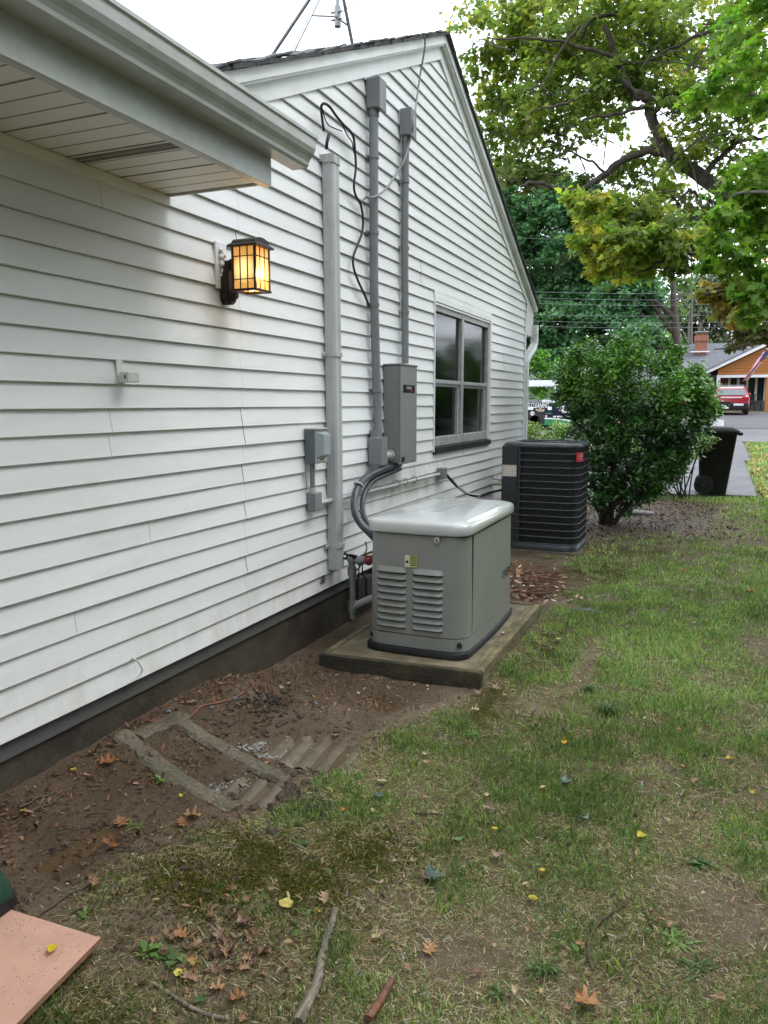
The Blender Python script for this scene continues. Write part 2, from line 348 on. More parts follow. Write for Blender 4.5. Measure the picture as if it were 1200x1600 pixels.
def rawmesh(name, V, F, m, parent=None, col=None, smooth=False):
    """fast mesh from numpy arrays: V (n,3), F (m,k) all faces with k corners, col (n,3)"""
    me = bpy.data.meshes.new(name); V = np.asarray(V, np.float32); F = np.asarray(F, np.int32); k = F.shape[1]
    me.vertices.add(len(V)); me.vertices.foreach_set('co', V.ravel())
    me.loops.add(F.size); me.loops.foreach_set('vertex_index', F.ravel())
    me.polygons.add(len(F)); me.polygons.foreach_set('loop_start', np.arange(0, F.size, k, dtype=np.int32))
    me.polygons.foreach_set('loop_total', np.full(len(F), k, np.int32))
    if smooth: me.polygons.foreach_set('use_smooth', np.ones(len(F), bool))
    me.update(calc_edges=True)
    if col is not None:
        a = me.color_attributes.new('Col', 'FLOAT_COLOR', 'POINT')
        a.data.foreach_set('color', np.c_[col, np.ones(len(col))].astype(np.float32).ravel())
    me.materials.append(m); return link(name, me, parent)
def text(name, body, size, m, M, parent=None, ext=.0008, shear=0, width=None):
    c = bpy.data.curves.new('t', 'FONT'); c.body = body; c.size = size; c.extrude = ext; c.shear = shear
    c.align_x = 'CENTER'; c.align_y = 'CENTER'; c.offset = size * .012
    o = bpy.data.objects.new('t', c); S.collection.objects.link(o)
    dg = bpy.context.evaluated_depsgraph_get(); me = bpy.data.meshes.new_from_object(o.evaluated_get(dg)); bpy.data.objects.remove(o)
    if width:
        xs = [v.co.x for v in me.vertices]; k = width / (max(xs) - min(xs))
        me.transform(Matrix.Diagonal((k, 1, 1, 1)))
    me.transform(M); me.materials.clear(); me.materials.append(m); me.name = name
    return link(name, me, parent)
def T(*a): return Matrix.Translation(a)
def FACEX(x, y, z): return T(x, y, z) @ Matrix(((0, 0, 1, 0), (1, 0, 0, 0), (0, 1, 0, 0), (0, 0, 0, 1)))     # text reads along +Y, faces +X
def FACEY(x, y, z): return T(x, y, z) @ Matrix(((1, 0, 0, 0), (0, 0, -1, 0), (0, 1, 0, 0), (0, 0, 0, 1)))    # reads along +X, faces -Y
def rrect(x0, x1, y0, y1, r, z, seg=6, bulge=0.0):
    """rounded rectangle outline (ccw), sides bowed outward by bulge"""
    pts = []
    cs = [(x1 - r, y0 + r, -90), (x1 - r, y1 - r, 0), (x0 + r, y1 - r, 90), (x0 + r, y0 + r, 180)]
    for i, (cx, cy, a0) in enumerate(cs):
        for k in range(seg + 1):
            a = R(a0 + 90 * k / seg); pts.append([cx + r * math.cos(a), cy + r * math.sin(a)])
        nx, ny, _ = cs[(i + 1) % 4]
        ax, ay = pts[-1]; b0 = R(cs[(i + 1) % 4][2]); bx, by = nx + r * math.cos(b0), ny + r * math.sin(b0)
        for k in range(1, 8):
            t = k / 8; pts.append([ax + (bx - ax) * t, ay + (by - ay) * t])
    cx, cy = (x0 + x1) / 2, (y0 + y1) / 2; hx, hy = (x1 - x0) / 2, (y1 - y0) / 2
    if bulge:
        for p in pts:
            u = (p[0] - cx) / hx; v = (p[1] - cy) / hy
            p[0] += math.copysign(bulge, u) * (1 - v * v) * abs(u); p[1] += math.copysign(bulge * .7, v) * (1 - u * u) * abs(v)
    return [(p[0], p[1], z) for p in pts]
def cat(pts, n=8):
    """Catmull-Rom through points"""
    P = [Vector(p) for p in pts]; P = [P[0] * 2 - P[1]] + P + [P[-1] * 2 - P[-2]]; o = []
    for i in range(1, len(P) - 2):
        for k in range(n):
            t = k / n; a, b, c, d = P[i - 1:i + 3]
            o.append(.5 * ((2 * b) + (c - a) * t + (2 * a - 5 * b + 4 * c - d) * t * t + (3 * b - a - 3 * c + d) * t ** 3))
    o.append(P[-2]); return o

# ================================================================== GROUND
def axis(segs):
    o = []
    for a, b, st in segs: o += list(np.arange(a, b - 1e-9, st))
    return np.array(o + [segs[-1][1]])
gx = np.r_[-400, -200, -100, -60, -40, -25, -15, -8, -5, -3, -1.5, -.6, axis([(-.2, 4.6, .022), (4.6, 7, .08), (7, 12, .4), (12, 30, 2)]), 45, 70, 110, 200, 400]
gy = np.r_[-300, -100, -40, -15, -6, -2, -.5, axis([(.4, 5, .022), (5, 9, .035), (9, 14, .06), (14, 30, .4), (30, 66, 2)]), 80, 110, 160, 300, 600]
X, Y = np.meshgrid(gx, gy); Z = gz(X, Y)
V = np.c_[X.ravel(), Y.ravel(), Z.ravel()]
nx, ny = len(gx), len(gy); idx = np.arange(nx * ny).reshape(ny, nx)
F = np.c_[idx[:-1, :-1].ravel(), idx[:-1, 1:].ravel(), idx[1:, 1:].ravel(), idx[1:, :-1].ravel()]
G = gmask(X, Y).ravel(); MO = mmask(X, Y).ravel()
WET_DARK = np.clip(.9 * np.exp(-(((X - 1.5) / 1.3) ** 2 + ((Y - 11.3) / 1.9) ** 2)) + (1 - sst(-.25, .1, X - np.interp(Y, *XB))) * (.25 + 1.2 * fbm(X * 2.6, Y * 2.6, 77, 3)), 0, 1).ravel()  # wet mud by the wall, plus plain darkening of soil round the bush
m, t, b = nodes('ground_soil_and_lawn'); L = t.links.new
ca = N(t, 'ShaderNodeAttribute', attribute_name='Col'); sp = N(t, 'ShaderNodeSeparateColor'); L(ca.outputs['Color'], sp.inputs[0])
geo = N(t, 'ShaderNodeNewGeometry')
def noi(sc, det=6, ro=.6):
    n = N(t, 'ShaderNodeTexNoise', Scale=sc, Detail=det, Roughness=ro); L(geo.outputs['Position'], n.inputs['Vector']); return n.outputs['Fac']
def ramp(f, stops):
    r = N(t, 'ShaderNodeValToRGB'); e = r.color_ramp.elements
    while len(e) < len(stops): e.new(.5)
    for k, (p, c) in enumerate(stops): e[k].position = p; e[k].color = rgb(c)
    L(f, r.inputs['Fac']); return r.outputs['Color']
def mixc(f, a, b_):
    x = N(t, 'ShaderNodeMix', data_type='RGBA')
    if isinstance(f, float): x.inputs[0].default_value = f
    else: L(f, x.inputs[0])
    for s_, v in ((6, a), (7, b_)):
        if isinstance(v, tuple): x.inputs[s_].default_value = rgb(v)
        else: L(v, x.inputs[s_])
    return x.outputs[2]
soil = ramp(noi(5), [(.25, (.15, .10, .064)), (.45, (.25, .18, .12)), (.62, (.33, .245, .165)), (.8, (.40, .31, .22))])
soil = mixc(ramp(noi(60, 4), [(.45, (0, 0, 0)), (.72, (1, 1, 1))]), soil, (.17, .125, .085))
soil = mixc(ramp(noi(140, 3), [(.62, (0, 0, 0)), (.68, (1, 1, 1))]), soil, (.30, .25, .19))
wet_dark = ramp(noi(4), [(.3, (.115, .076, .047)), (.6, (.20, .14, .092)), (.8, (.28, .205, .14))])
wet_dark = mixc(ramp(noi(90, 4), [(.5, (0, 0, 0)), (.72, (1, 1, 1))]), wet_dark, (.10, .072, .05))
soil = mixc(sp.outputs[2], soil, wet_dark)
lawn = ramp(noi(9, 8, .7), [(.25, (.12, .09, .05)), (.45, (.21, .165, .095)), (.6, (.28, .22, .135)), (.8, (.38, .30, .195))])
lawn = mixc(ramp(noi(45, 5, .7), [(.4, (0, 0, 0)), (.6, (1, 1, 1))]), lawn, (.10, .115, .042))
moss = ramp(noi(70, 5), [(.3, (.04, .045, .009)), (.55, (.08, .082, .014)), (.75, (.12, .115, .022))])
c = mixc(sp.outputs[0], soil, lawn); c = mixc(sp.outputs[1], c, moss)
L(c, b.inputs['Base Color'])
rg = N(t, 'ShaderNodeMapRange'); rg.inputs['To Min'].default_value = .85; rg.inputs['To Max'].default_value = .38; L(sp.outputs[2], rg.inputs['Value']); L(rg.outputs[0], b.inputs['Roughness'])
b.inputs['Specular IOR Level'].default_value = .35
hs = N(t, 'ShaderNodeMath', operation='ADD'); L(noi(38, 8, .75), hs.inputs[0]); L(noi(160, 4, .7), hs.inputs[1])
bp = N(t, 'ShaderNodeBump', Strength=1.0, Distance=.022); L(hs.outputs[0], bp.inputs['Height']); L(bp.outputs[0], b.inputs['Normal'])
kind(rawmesh('ground', V, F, m, None, np.c_[G, MO, WET_DARK], True), 'structure')['label'] = 'muddy bare earth running into a worn lawn'

def patch(name, x0, x1, y0, y1, m, lift, thick=0.0, yaw=0, nxs=6, nys=20):
    xs = np.linspace(x0, x1, nxs); ys = np.linspace(y0, y1, nys); v = []; f = []
    for y in ys:
        for x in xs: v.append((x, y, float(gz(x, y, False)) + lift))
    for j in range(nys - 1):
        for i in range(nxs - 1):
            k = j * nxs + i; f.append((k, k + 1, k + nxs + 1, k + nxs))
    mb = MB().add(v, f)
    if thick:
        e = [(i) for i in range(nxs)] + [j * nxs + nxs - 1 for j in range(1, nys)] + [(nys - 1) * nxs + i for i in range(nxs - 2, -1, -1)] + [j * nxs for j in range(nys - 2, 0, -1)]
        o = len(v); vv = [v[k] for k in e] + [(v[k][0], v[k][1], v[k][2] - thick) for k in e]; n = len(e)
        mb.add(vv, [(k, (k + 1) % n, n + (k + 1) % n, n + k) for k in range(n)])
    return kind(mb.build(name, m), 'structure')
patch('driveway', -3.4, 3.12, 13.35, 19.2, M_conc, .035, .2, nys=30)
patch('pavement', 2.15, 3.25, 19.2, 25.2, M_conc, .035, .2)
patch('street', -60, 60, 25.2, 31.6, M_road, .03, .1, nxs=30)
patch('neighbour_driveway', 1.2, 11, 31.6, 46.8, M_drive, .045, .15)
# low stone edging along the near edge of the driveway
mb = MB()
for k in range(5):
    x = .1 + k * .43; z = zt(x, 13.2); mb.box(x, x + .40, 13.12, 13.32, z - .02, z + .05, .012)
tag(mb.build('paver_edging', mat('edging_paver', (.22, .19, .18), (.13, .11, .105), rough=.6, scale=8, bump=.5)), 'row of flat dark pavers edging the driveway beneath the bush', 'edging')

# puddles: thin sheets of brown water lying in the hollows
for i, (a, b_, rx, ry, d) in enumerate(PUD[:5]):
    k_ = (.8, .8, .8, .85, .95)[i]
    q = np.linspace(0, 6.283, 41)[:40]; kk_ = k_ * (1 + .22 * np.sin(3 * q + i) + .14 * np.sin(7 * q + 2 * i) + .08 * np.sin(13 * q)) if i < 3 else k_ * (1 + 0 * q); ex_, ey_ = a + rx * kk_ * np.cos(q), b_ + ry * kk_ * np.sin(q)
    zl = float(np.min(gz(ex_, ey_, False))) + (.001 if i < 3 else .003)
    if i == 3: WZ3 = zl
    if i == 4: WZ4 = zl
    kind(MB().add([(float(x), float(y), zl) for x, y in zip(ex_, ey_)], [tuple(range(40))]).build('puddle', M_water), 'structure')

# ================================================================== HOUSE
H = thing('house', 'white house clad in vinyl siding with gable end and low eave on the left', 'house', (0, 4, 0))
Z0, CH = .381, .1038                    # lowest edge and height of one siding course
PY, PZ, SL = 6.87, 4.66, .455           # gable apex of the siding and the slope of the roof
YC = 10.50                              # far corner of the house
WY0, WY1, WZ0, WZ1 = 6.80, 8.755, 1.215, 2.615
def rake(z): return (PZ - z) / SL
sid = MB()
joints = {}
def joint_ys(n):
    js = [3.63 + .012 * math.sin(n * 2.1)]
    if n in (10, 11): js.append(2.60 + .01 * (n - 10))
    if n in (6,): js.append(2.83)
    if n in (3,): js.append(2.35)
    if n in (8,): js.append(1.2)
    if n == 20: js.append(2.62)
    if n in (17, 16): js.append(9.4)
    if n in (27, 28): js.append(8.05)
    if n in (7,): js.append(7.75)
    if n in (22, 23): js.append(6.45)
    return sorted(js)
n = 0
while True:
    z0 = Z0 + n * CH; z1 = z0 + CH
    if z0 > PZ - .02: break
    lo0 = -5.0 if z0 < 2.56 else max(PY - rake(z0), -5); hi0 = min(PY + rake(z0), YC)
    z1c = min(z1, PZ - .003)
    lo1 = -5.0 if z1c < 2.66 else max(PY - rake(z1c), -5); hi1 = min(PY + rake(z1c), YC)
    cuts = [(lo0, lo1)] + [(j, j) for j in joint_ys(n) if lo1 + .1 < j < hi1 - .1] + [(hi0, hi1)]
    iv = [(cuts[k], cuts[k + 1], k) for k in range(len(cuts) - 1)]
    res = []
    for a, c_, k in iv:
        if z0 < WZ1 and z1 > WZ0:
            if c_[0] <= WY0 or a[0] >= WY1: res.append((a, c_, k))
            else:
                if a[0] < WY0: res.append((a, (WY0, WY0), k))
                if c_[0] > WY1: res.append(((WY1, WY1), c_, k))
        else: res.append((a, c_, k))
    for (a0, a1), (b0, b1), k in res:
        if a0 > -4.9 and k > 0: a0 += .0035; a1 += .0035
        o = -.0015 * (k % 2); steps = max(1, int((b0 - a0) / .6))
        prof = [(-.004, z0 + .004), (.0135, z0 + .0), (.0165, z0 + .003), (.0153, z0 + .010), (.0015, z1c - .001), (-.003, z1c + .005)]
        vs = []; fs = []
        for q in range(steps + 1):
            f = q / steps; ya = a0 + (b0 - a0) * f; yb = a1 + (b1 - a1) * f
            wv = .0010 * math.sin(ya * 2.7 + n * 1.7) + .0007 * math.sin(ya * 6.1 + n)
            for px, pz in prof:
                g = (pz - z0) / CH; g = min(max(g, 0), 1)
                vs.append((px + o + wv * (1 - g) * 2, ya + (yb - ya) * g, pz))
        m_ = len(prof)
        for q in range(steps):
            for p in range(m_ - 1): fs.append((q * m_ + p, (q + 1) * m_ + p, (q + 1) * m_ + p + 1, q * m_ + p + 1))
        sid.add(vs, fs, False)
    n += 1
sid.build('siding', M_siding, H)
# wall core behind the siding, foundation
core = MB()
core.prism([(-5, .30), (YC - .01, .30), (YC - .01, WZ0), (-5, WZ0)], 0, -.3, -.012)
core.prism([(-5, WZ0), (WY0, WZ0), (WY0, WZ1), (-5, WZ1)], 0, -.3, -.012)
core.prism([(WY1, WZ0), (YC - .01, WZ0), (YC - .01, WZ1), (WY1, WZ1)], 0, -.3, -.012)
core.prism([(2.6, WZ1), (YC - .01, WZ1), (YC - .01, 2.95), (PY, PZ - .01), (2.6, 2.72)], 0, -.3, -.012)
core.prism([(-5, WZ1), (2.6, WZ1), (2.6, 2.72), (-5, 2.72)], 0, -.3, -.012)
core.box(-9, -.3, YC - .2, YC - .011, .3, 2.8)
core.build('wall', mat('wall_sheathing', (.10, .10, .10), rough=.9), H)
fd = MB(); fd.box(-9, -.028, -5, YC - .03, -.3, .37); fd.build('foundation', M_found, H)
# torn hole at the foot of the siding beside the pipes
hp = WX(505, 905, .017)
hb = MB()
for k in range(9):
    q = k * .7; hb.prism([(hp.y + .008 * math.cos(q), hp.z + .012 * math.sin(q)), (hp.y + .034 * math.cos(q + .25), hp.z + .03 * math.sin(q + .25)), (hp.y + .014 * math.cos(q + .6), hp.z + .016 * math.sin(q + .6))], 0, .014, .020 + .004 * (k % 3))
hb.build('torn_patch', mat('torn_vinyl', (.10, .09, .08), (.02, .02, .02), rough=.9, scale=90), H)
# corner post at the far end
cp = MB(); cp.box(-.06, .022, YC - .001, YC + .045, .36, 2.80, .003); cp.box(-.02, .0225, YC - .02, YC + .001, .36, 2.9, .002); cp.build('corner_post', M_trim, H)

# rake boards (three steps) and shingle edge, both sides of the gable
def rake_board(name, m, x0, x1, o0, o1, ylo, yhi, wav=0):
    """band between vertical offsets o0..o1 above the siding line"""
    for side in (-1, 1):
        yend = ylo if side < 0 else yhi
        mb = MB(); K = 40 if wav else 1; rows = []
        pts_lo = []; pts_hi = []
        for k in range(K + 1):
            y = PY + (yend - PY) * k / K; zc = PZ - abs(y - PY) * SL
            wv = wav * (rnd.random() - .5) if wav and 0 < k < K else 0
            pts_lo.append((y, zc + o0 + wv * .5)); pts_hi.append((y, zc + o1 + wv))
        poly = pts_lo + pts_hi[::-1]
        if K == 1: mb.prism(poly, 0, x0, x1)
        else:
            for k in range(K):
                dx = (.012 * rnd.random()) if wav else 0
                mb.prism([pts_lo[k], pts_lo[k + 1], pts_hi[k + 1], pts_hi[k]], 0, x0, x1 + dx)
        mb.build(name, m, H)
rake_board('rake_board', M_trim, -.012, .024, -.012, .095, 2.55, YC + .42)
rake_board('rake_cap', M_trim, -.012, .060, .095, .098 + .012, 2.55, YC + .42)
rake_board('rake_fascia', M_trim, -.012, .072, .111, .178, 2.55, YC + .47)
rake_board('shingle_edge', M_shingle, -.05, .095, .180, .205, 2.50, YC + .50, .016)
# roof slabs
rf = MB()
for side, ye in ((-1, 2.5), (1, YC + .5)):
    za = PZ + .179; zb = PZ - abs(ye - PY) * SL + .179
    rf.prism([(PY, za), (ye, zb), (ye, zb + .022), (PY, za + .022)], 0, -11, -.052)
rf.build('roof', M_shingle, H)
# curled shingle tabs along the left rake
tb = MB()
for k in range(26):
    y = 3.35 + k * .135 + rnd.random() * .04; zc = PZ - abs(y - PY) * SL + .205
    M = T(.045, y, zc + .006) @ Matrix.Rotation(math.atan(SL) + .08 * rnd.random(), 4, 'X') @ Matrix.Rotation(rnd.uniform(-.12, .12), 4, 'Y')
    tb.box(-.14, .055 + rnd.random() * .012, -.06, .065, -.004, .005, M=M)
tb.build('shingle_tab', mat('worn_shingle', (.16, .16, .17), (.03, .03, .033), rough=.9, scale=18, bump=.8), H)
# eave return at the far corner with the gutter end and soffit
eb = MB(); eb.prism([(YC + .045, 2.57), (YC + .44, 2.57), (YC + .44, PZ - (YC + .44 - PY) * SL + .10), (YC + .045, PZ - (YC + .045 - PY) * SL - .012)], 0, -.02, .021)
eb.box(-9, -.02, YC + .045, YC + .44, 2.57, 2.59); eb.build('eave_return', M_trim, H)
gt = MB(); gy0 = YC + .445
gt.prism([(gy0, 2.60), (gy0 + .085, 2.60), (gy0 + .12, 2.66), (gy0 + .115, 2.715), (gy0 + .125, 2.735), (gy0, 2.735)], 0, -9, .075); gt.build('rear_gutter', M_trim, H)
# low wing roof over the camera's left: soffit, fascia, gutter, roof
SX, SZ, SE = .560, 2.605, 3.07
sf = MB()
sf.box(-.03, SX - .01, -5, SE - .01, SZ + .004, SZ + .012)
k = 0; y = SE - .03
while y > -5:
    sf.box(.0, SX - .014, y - .096, y - .004, SZ + .0005 + (0.0018 if k % 3 == 0 else 0), SZ + .0042); y -= .10; k += 1
sob = sf.build('soffit', M_soffit, H)
vn = MB(); gr = MB()
for k, yc_ in enumerate((SE - .03 - .1 * 5.5,)):
    for q in range(42):
        xx = .025 + q * .0122
        if xx < SX - .035:
            for w__ in (0, 1): vn.box(xx, xx + .0062, yc_ - .034 + w__ * .036, yc_ - .004 + w__ * .036, SZ - .0012, SZ + .0006)
vn.build('vent_slot', mat('vent_shadow', (.10, .095, .08), rough=.9), sob)
for k in range(78):
    yy = SE - .03 - .1 * k
    gr.box(.0, SX - .014, yy - .0035, yy + .0035, SZ + .0002, SZ + .0046)
gr.build('panel_groove', mat('groove', (.22, .21, .18), rough=.8), sob)
ff = MB(); ff.box(SX - .012, SX, -5, SE, SZ - .012, SZ + .14, .002); ff.box(SX - .04, SX - .012, -5, SE, SZ - .012, SZ - .0005); ff.box(-.03, SX - .012, SE - .012, SE, SZ - .002, SZ + .14)
ff.build('fascia', M_gutter, H)
def gut(y): return SZ + .155 - .010 * (y - 3.1) * .0
prof = [(SX + .001, .0), (SX + .075, .0), (SX + .085, .010), (SX + .088, .024), (SX + .096, .038), (SX + .112, .055), (SX + .122, .075), (SX + .124, .098), (SX + .124, .112), (SX + .132, .118), (SX + .132, .132), (SX + .120, .136), (SX + .114, .128), (SX + .114, .10), (SX + .108, .078), (SX + .10, .062), (SX + .086, .045), (SX + .078, .028), (SX + .074, .008), (SX + .006, .006), (SX + .006, .11), (SX + .001, .11)]
r0 = [(x, -5, SZ + .105 + z) for x, z in prof]; r1 = [(x, 3.255, SZ + .105 + z) for x, z in prof]
gm = MB(); gm.loft([r0, r1], smooth=False)
gm.prism([(x, SZ + .105 + z) for x, z in prof[:12]] + [(SX + .001, SZ + .241)], 1, 3.250, 3.256); gm.build('gutter', M_gutter, H)
wr = MB(); wr.prism([(SX + .03, SZ + .235), (SX + .03, SZ + .25), (-9, SZ + .25 + 9.6 * .22), (-9, SZ + .235 + 9.6 * .22)], 1, -5, 3.05); wr.build('wing_roof', M_shingle, H)
wc = MB(); wc.prism([(SX - .012, SZ + .141), (SX + .02, SZ + .234), (-.02, SZ + .36), (-.02, SZ + .141)], 1, 3.03, 3.048); wc.build('wing_rake', M_trim, H)
# F-channel where soffit meets siding
fc = MB(); fc.box(-.002, .020, -5, SE - .012, SZ - .045, SZ - .0015, .002); fc.build('soffit_channel', M_soffit, H)

# window
Wd = MB()
t_ = .035
for (a, b_, c, d) in ((WY0 - .004, WY0 + .008, WZ0 - .02, WZ1 + .012), (WY1 - .05, WY1 + .012, WZ0 - .005, WZ1 + .012)):
    Wd.box(-.06, .026, a, b_, c, d, .002)
Wd.box(-.06, .0255, WY0 + .008, WY1 - .05, WZ1 - .045, WZ1 + .0115, .002)
Wd.box(-.06, .018, WY0 + .008, WY1 - .05, WZ1 - .07, WZ1 - .0455, .002)
Wd.box(-.06, .0165, WY0 - .004, WY1 + .012, WZ1 + .0121, WZ1 + .053, .002)
fr = Wd.build('window', M_trim, H)
YM = WX(719, 600, -.02).y; ZM = WX(719, 599, -.03).z
al = MB(); y0, y1, z0, z1 = WY0 + .009, WY1 - .051, WZ0 + .03, WZ1 - .071
al.box(-.075, .004, y0, y0 + .03, z0, z1, .003); al.box(-.075, .004, y1 - .03, y1, z0, z1, .003); al.box(-.075, .006, YM - .035, YM + .035, z0 + .001, z1 - .001, .004)
al.box(-.075, .0035, y0 + .031, YM - .036, z1 - .05, z1, .003); al.box(-.075, .0035, YM + .036, y1 - .031, z1 - .05, z1, .003)
al.box(-.075, .010, y0 + .031, YM - .036, z0, z0 + .085, .004); al.box(-.075, .010, YM + .036, y1 - .031, z0, z0 + .085, .004)
al.box(-.06, -.002, y0 + .031, YM - .036, ZM - .018, ZM + .018, .003); al.box(-.06, -.002, YM + .036, y1 - .031, ZM - .018, ZM + .018, .003)
for a, b_ in ((y0 + .031, YM - .036), (YM + .036, y1 - .031)):       # inner lower screen frames
    al.box(-.055, -.02, a, a + .022, z0 + .086, ZM - .019, .002); al.box(-.055, -.02, b_ - .05, b_, z0 + .086, ZM - .019, .002); al.box(-.055, -.02, a + .023, b_ - .051, ZM - .045, ZM - .0195, .002)
al.build('sash_frame', M_alu, fr)
gl = MB()
gl.box(-.034, -.030, y0 + .02, YM - .02, ZM + .01, z1 - .02); gl.box(-.034, -.030, YM + .02, y1 - .02, ZM + .01, z1 - .02)
gl.build('upper_pane', M_glass, fr)
gl = MB(); gl.box(-.047, -.044, y0 + .02, YM - .02, z0 + .05, ZM - .01); gl.box(-.047, -.044, YM + .02, y1 - .02, z0 + .05, ZM - .01); gl.build('lower_pane', M_glass, fr)
cu = MB()
for k in range(46):
    y = WY0 + .04 + k * (1.87 / 46)
    if k not in range(19, 24): cu.box(-.16 - .01 * math.sin(k * 1.9), -.155, y, y + .041, WZ0 + .08, WZ1 - .2 - .0 * k)
cu.build('curtain', mat('net_curtain', (.8, .8, .77), (.45, .45, .42), rough=.9, scale=4, stretch=(1, 6, .4)), fr)
rm = MB(); rm.box(-.9, -.88, WY0 - .3, WY1 + .3, WZ0 - .4, WZ1 + .3); rm.build('room_wall', mat('dim_room', (.3, .3, .28), (.15, .15, .14), rough=.9, scale=3), fr)
sl_ = MB(); sl_.prism([(.0, WZ0 + .028), (.038, WZ0 + .018), (.038, WZ0 - .035), (.0, WZ0 - .045)], 1, WY0 - .004 + .013, WY1 + .005); sl_.build('window_sill', M_black, H)

# downspout at the far corner (white)
ds = MB(); q = [(.035, gy0 + .06, 2.61), (.035, gy0 + .06, 2.52), (.03, gy0 + .02, 2.44), (.01, YC + .16, 2.26), (.0, YC + .10, 2.17), (.0, YC + .088, 2.06), (.0, YC + .088, .30), (.02, YC + .13, .22)]
ds.tube(cat(q, 4), .058, 8, smooth=False, flat=.8)
ds.build('downspout', M_trim, H)

# ================================================================== THINGS ON THE WALL
def zof(px, py, x): return WX(px, py, x).z
# --- cable raceway (tall pale post with clamps)
a = WX(497, 236, .02); bt = WX(510, 896, .02)
t_ = thing('wall_raceway', 'tall pale grey square raceway strapped upright to the siding left of the conduits', 'raceway', (.05, a.y + .1, bt.z))
def raceway_y(z): return bt.y + .035 + (a.y - bt.y) * (z - bt.z) / (a.z - bt.z) * .55
mb = MB(); zb, zt_ = bt.z + .02, a.z - .02
def ring(z, e=0.0, x0=.018, dx=.074, wy=.104):
    y = raceway_y(z); c = .012
    o = [(x0, y - e), (x0 + dx - c + e, y - e), (x0 + dx + e, y + c - e), (x0 + dx + e, y + wy * .33), (x0 + dx + e - .004, y + wy * .36), (x0 + dx + e - .004, y + wy * .64), (x0 + dx + e, y + wy * .67), (x0 + dx + e, y + wy - c + e), (x0 + dx - c + e, y + wy + e), (x0, y + wy + e)]
    return [(x, yy, z) for x, yy in o]
mb.loft([ring(zb), ring((zb + zt_) / 2), ring(zt_)], smooth=False); mb.build('channel', M_lgrey, t_)
mb = MB(); mb.loft([ring(zt_ - .035, .006), ring(zt_ + .015, .008)], smooth=False)
mb.box(.0, .022, raceway_y(zt_) - .03, raceway_y(zt_) + .13, zt_ - .03, zt_ + .012, .003); mb.build('end_cap', M_lgrey, t_)
for py_ in (552, 860):
    z = zof(503, py_, .05); mb = MB(); mb.loft([ring(z - .014, .004, .012, .084), ring(z + .014, .004, .012, .084)], smooth=False)
    y = raceway_y(z); mb.box(.012, .030, y - .040, y + .001, z - .016, z + .014, .006); mb.box(.012, .030, y + .105, y + .128, z - .014, z + .014, .005)
    mb.ball((.031, y - .026, z), .006); mb.build('strap', M_lgrey, t_)

# --- black telephone cable looping out of the raceway
cab = [(509, 232, .05), (511, 222, .05), (515, 209, .05)]
t_ = thing('black_cable', 'loose black cable looping from the raceway top down to the left conduit', 'cable', (.05, 4.9, 2.5))
pts = [WX(506, 205, .05), WX(504, 190, .055), WX(502, 172, .06), WX(503, 164, .07), WX(508, 162, .08), WX(516, 168, .08), WX(526, 182, .07), WX(537, 195, .06), WX(548, 206, .055), WX(553, 218, .05), WX(555, 240, .05), WX(556, 262, .05), WX(553, 290, .05), WX(556, 306, .045), WX(563, 318, .04), WX(567, 340, .04), WX(566, 362, .04), WX(560, 380, .04), WX(552, 402, .04), WX(553, 420, .04), WX(560, 440, .04), WX(567, 455, .04), WX(577, 478, .05)]
MB().tube(cat(pts, 5), [.010] * 60 + [.0075] * 200 if False else .0085, 8).build('cable', M_rub, t_)
MB().tube(cat([WX(510, 233, .05), WX(511, 222, .06), WX(514, 211, .06)], 4), .011, 8).build('cut_end', M_rub, t_)
MB().tube(cat([WX(504, 170, .07), WX(508, 186, .06), WX(514, 196, .055), (WX(524, 201, .05)), WX(534, 205, .05)], 5), .004, 6).build('loose_strand', M_rub, t_)
MB().tube(cat([WX(519, 172, .07), WX(532, 190, .06), WX(543, 212, .055), WX(550, 222, .05), WX(553, 240, .05)], 5), .004, 6).build('loose_strand', M_rub, t_)

# --- conduits
def conduit(name, label, pts, r, bands, lb, lbdim, bolt=True):
    base = pts[-1]; t_ = thing(name, label, 'conduit', tuple(base), 'conduits rising up the gable wall')
    MB().tube(cat(pts, 6), r, 16).build('pipe', M_pvc, t_)
    for p in bands:
        mb = MB(); mb.tube([p + Vector((0, 0, -.011)), p + Vector((0, 0, .011))], r + .0055, 18); mb.box(.012, .022, p.y - r - .022, p.y + r + .022, p.z - .013, p.z + .011, .002); mb.build('clamp', M_pvc, t_)
    x0, x1, y0, y1, z0, z1 = lb
    mb = MB(); mb.box(x0, x1, y0, y1, z0, z1, .008); f = mb.build('outlet_box', M_pvc, t_)
    mb = MB(); mb.box(x1 - .006, x1 + .008, y0 - .004, y1 + .004, z0 - .012, z1 - .004, .003); mb.build('cover', M_pvc, f)
    mb = MB(); c = pts[0]; mb.tube([Vector((c.x, c.y, z0 + .005)), Vector((c.x, c.y, z0 - .045))], r + .006, 18); mb.build('hub', M_pvc, t_)
    return t_
r1 = .033
p = [WX(584, 168, .055), WX(584, 260, .055), WX(584, 400, .055), WX(585, 480, .055), WX(588, 590, .055), WX(590, 640, .055), WX(590.5, 690, .055)]
bl = WX(594, 120, .12); bl2 = WX(594, 167, .12)
conduit('conduit_riser', 'left of two grey conduits rising up the gable wall, the taller one with a bend', p, r1, [WX(584, y, .055) for y in (246, 364)] + [WX(585, 476, .055), WX(588.5, 610, .055)],
        (.018, .12, p[0].y - .055, p[0].y + .055, bl2.z, bl.z), None)
r2 = .029
p2 = [WX(634, 214, .05), WX(633, 300, .05), WX(632.5, 400, .05), WX(633, 500, .05), WX(633, 568, .05)]
b2 = WX(646, 171, .11); b22 = WX(646, 213, .11)
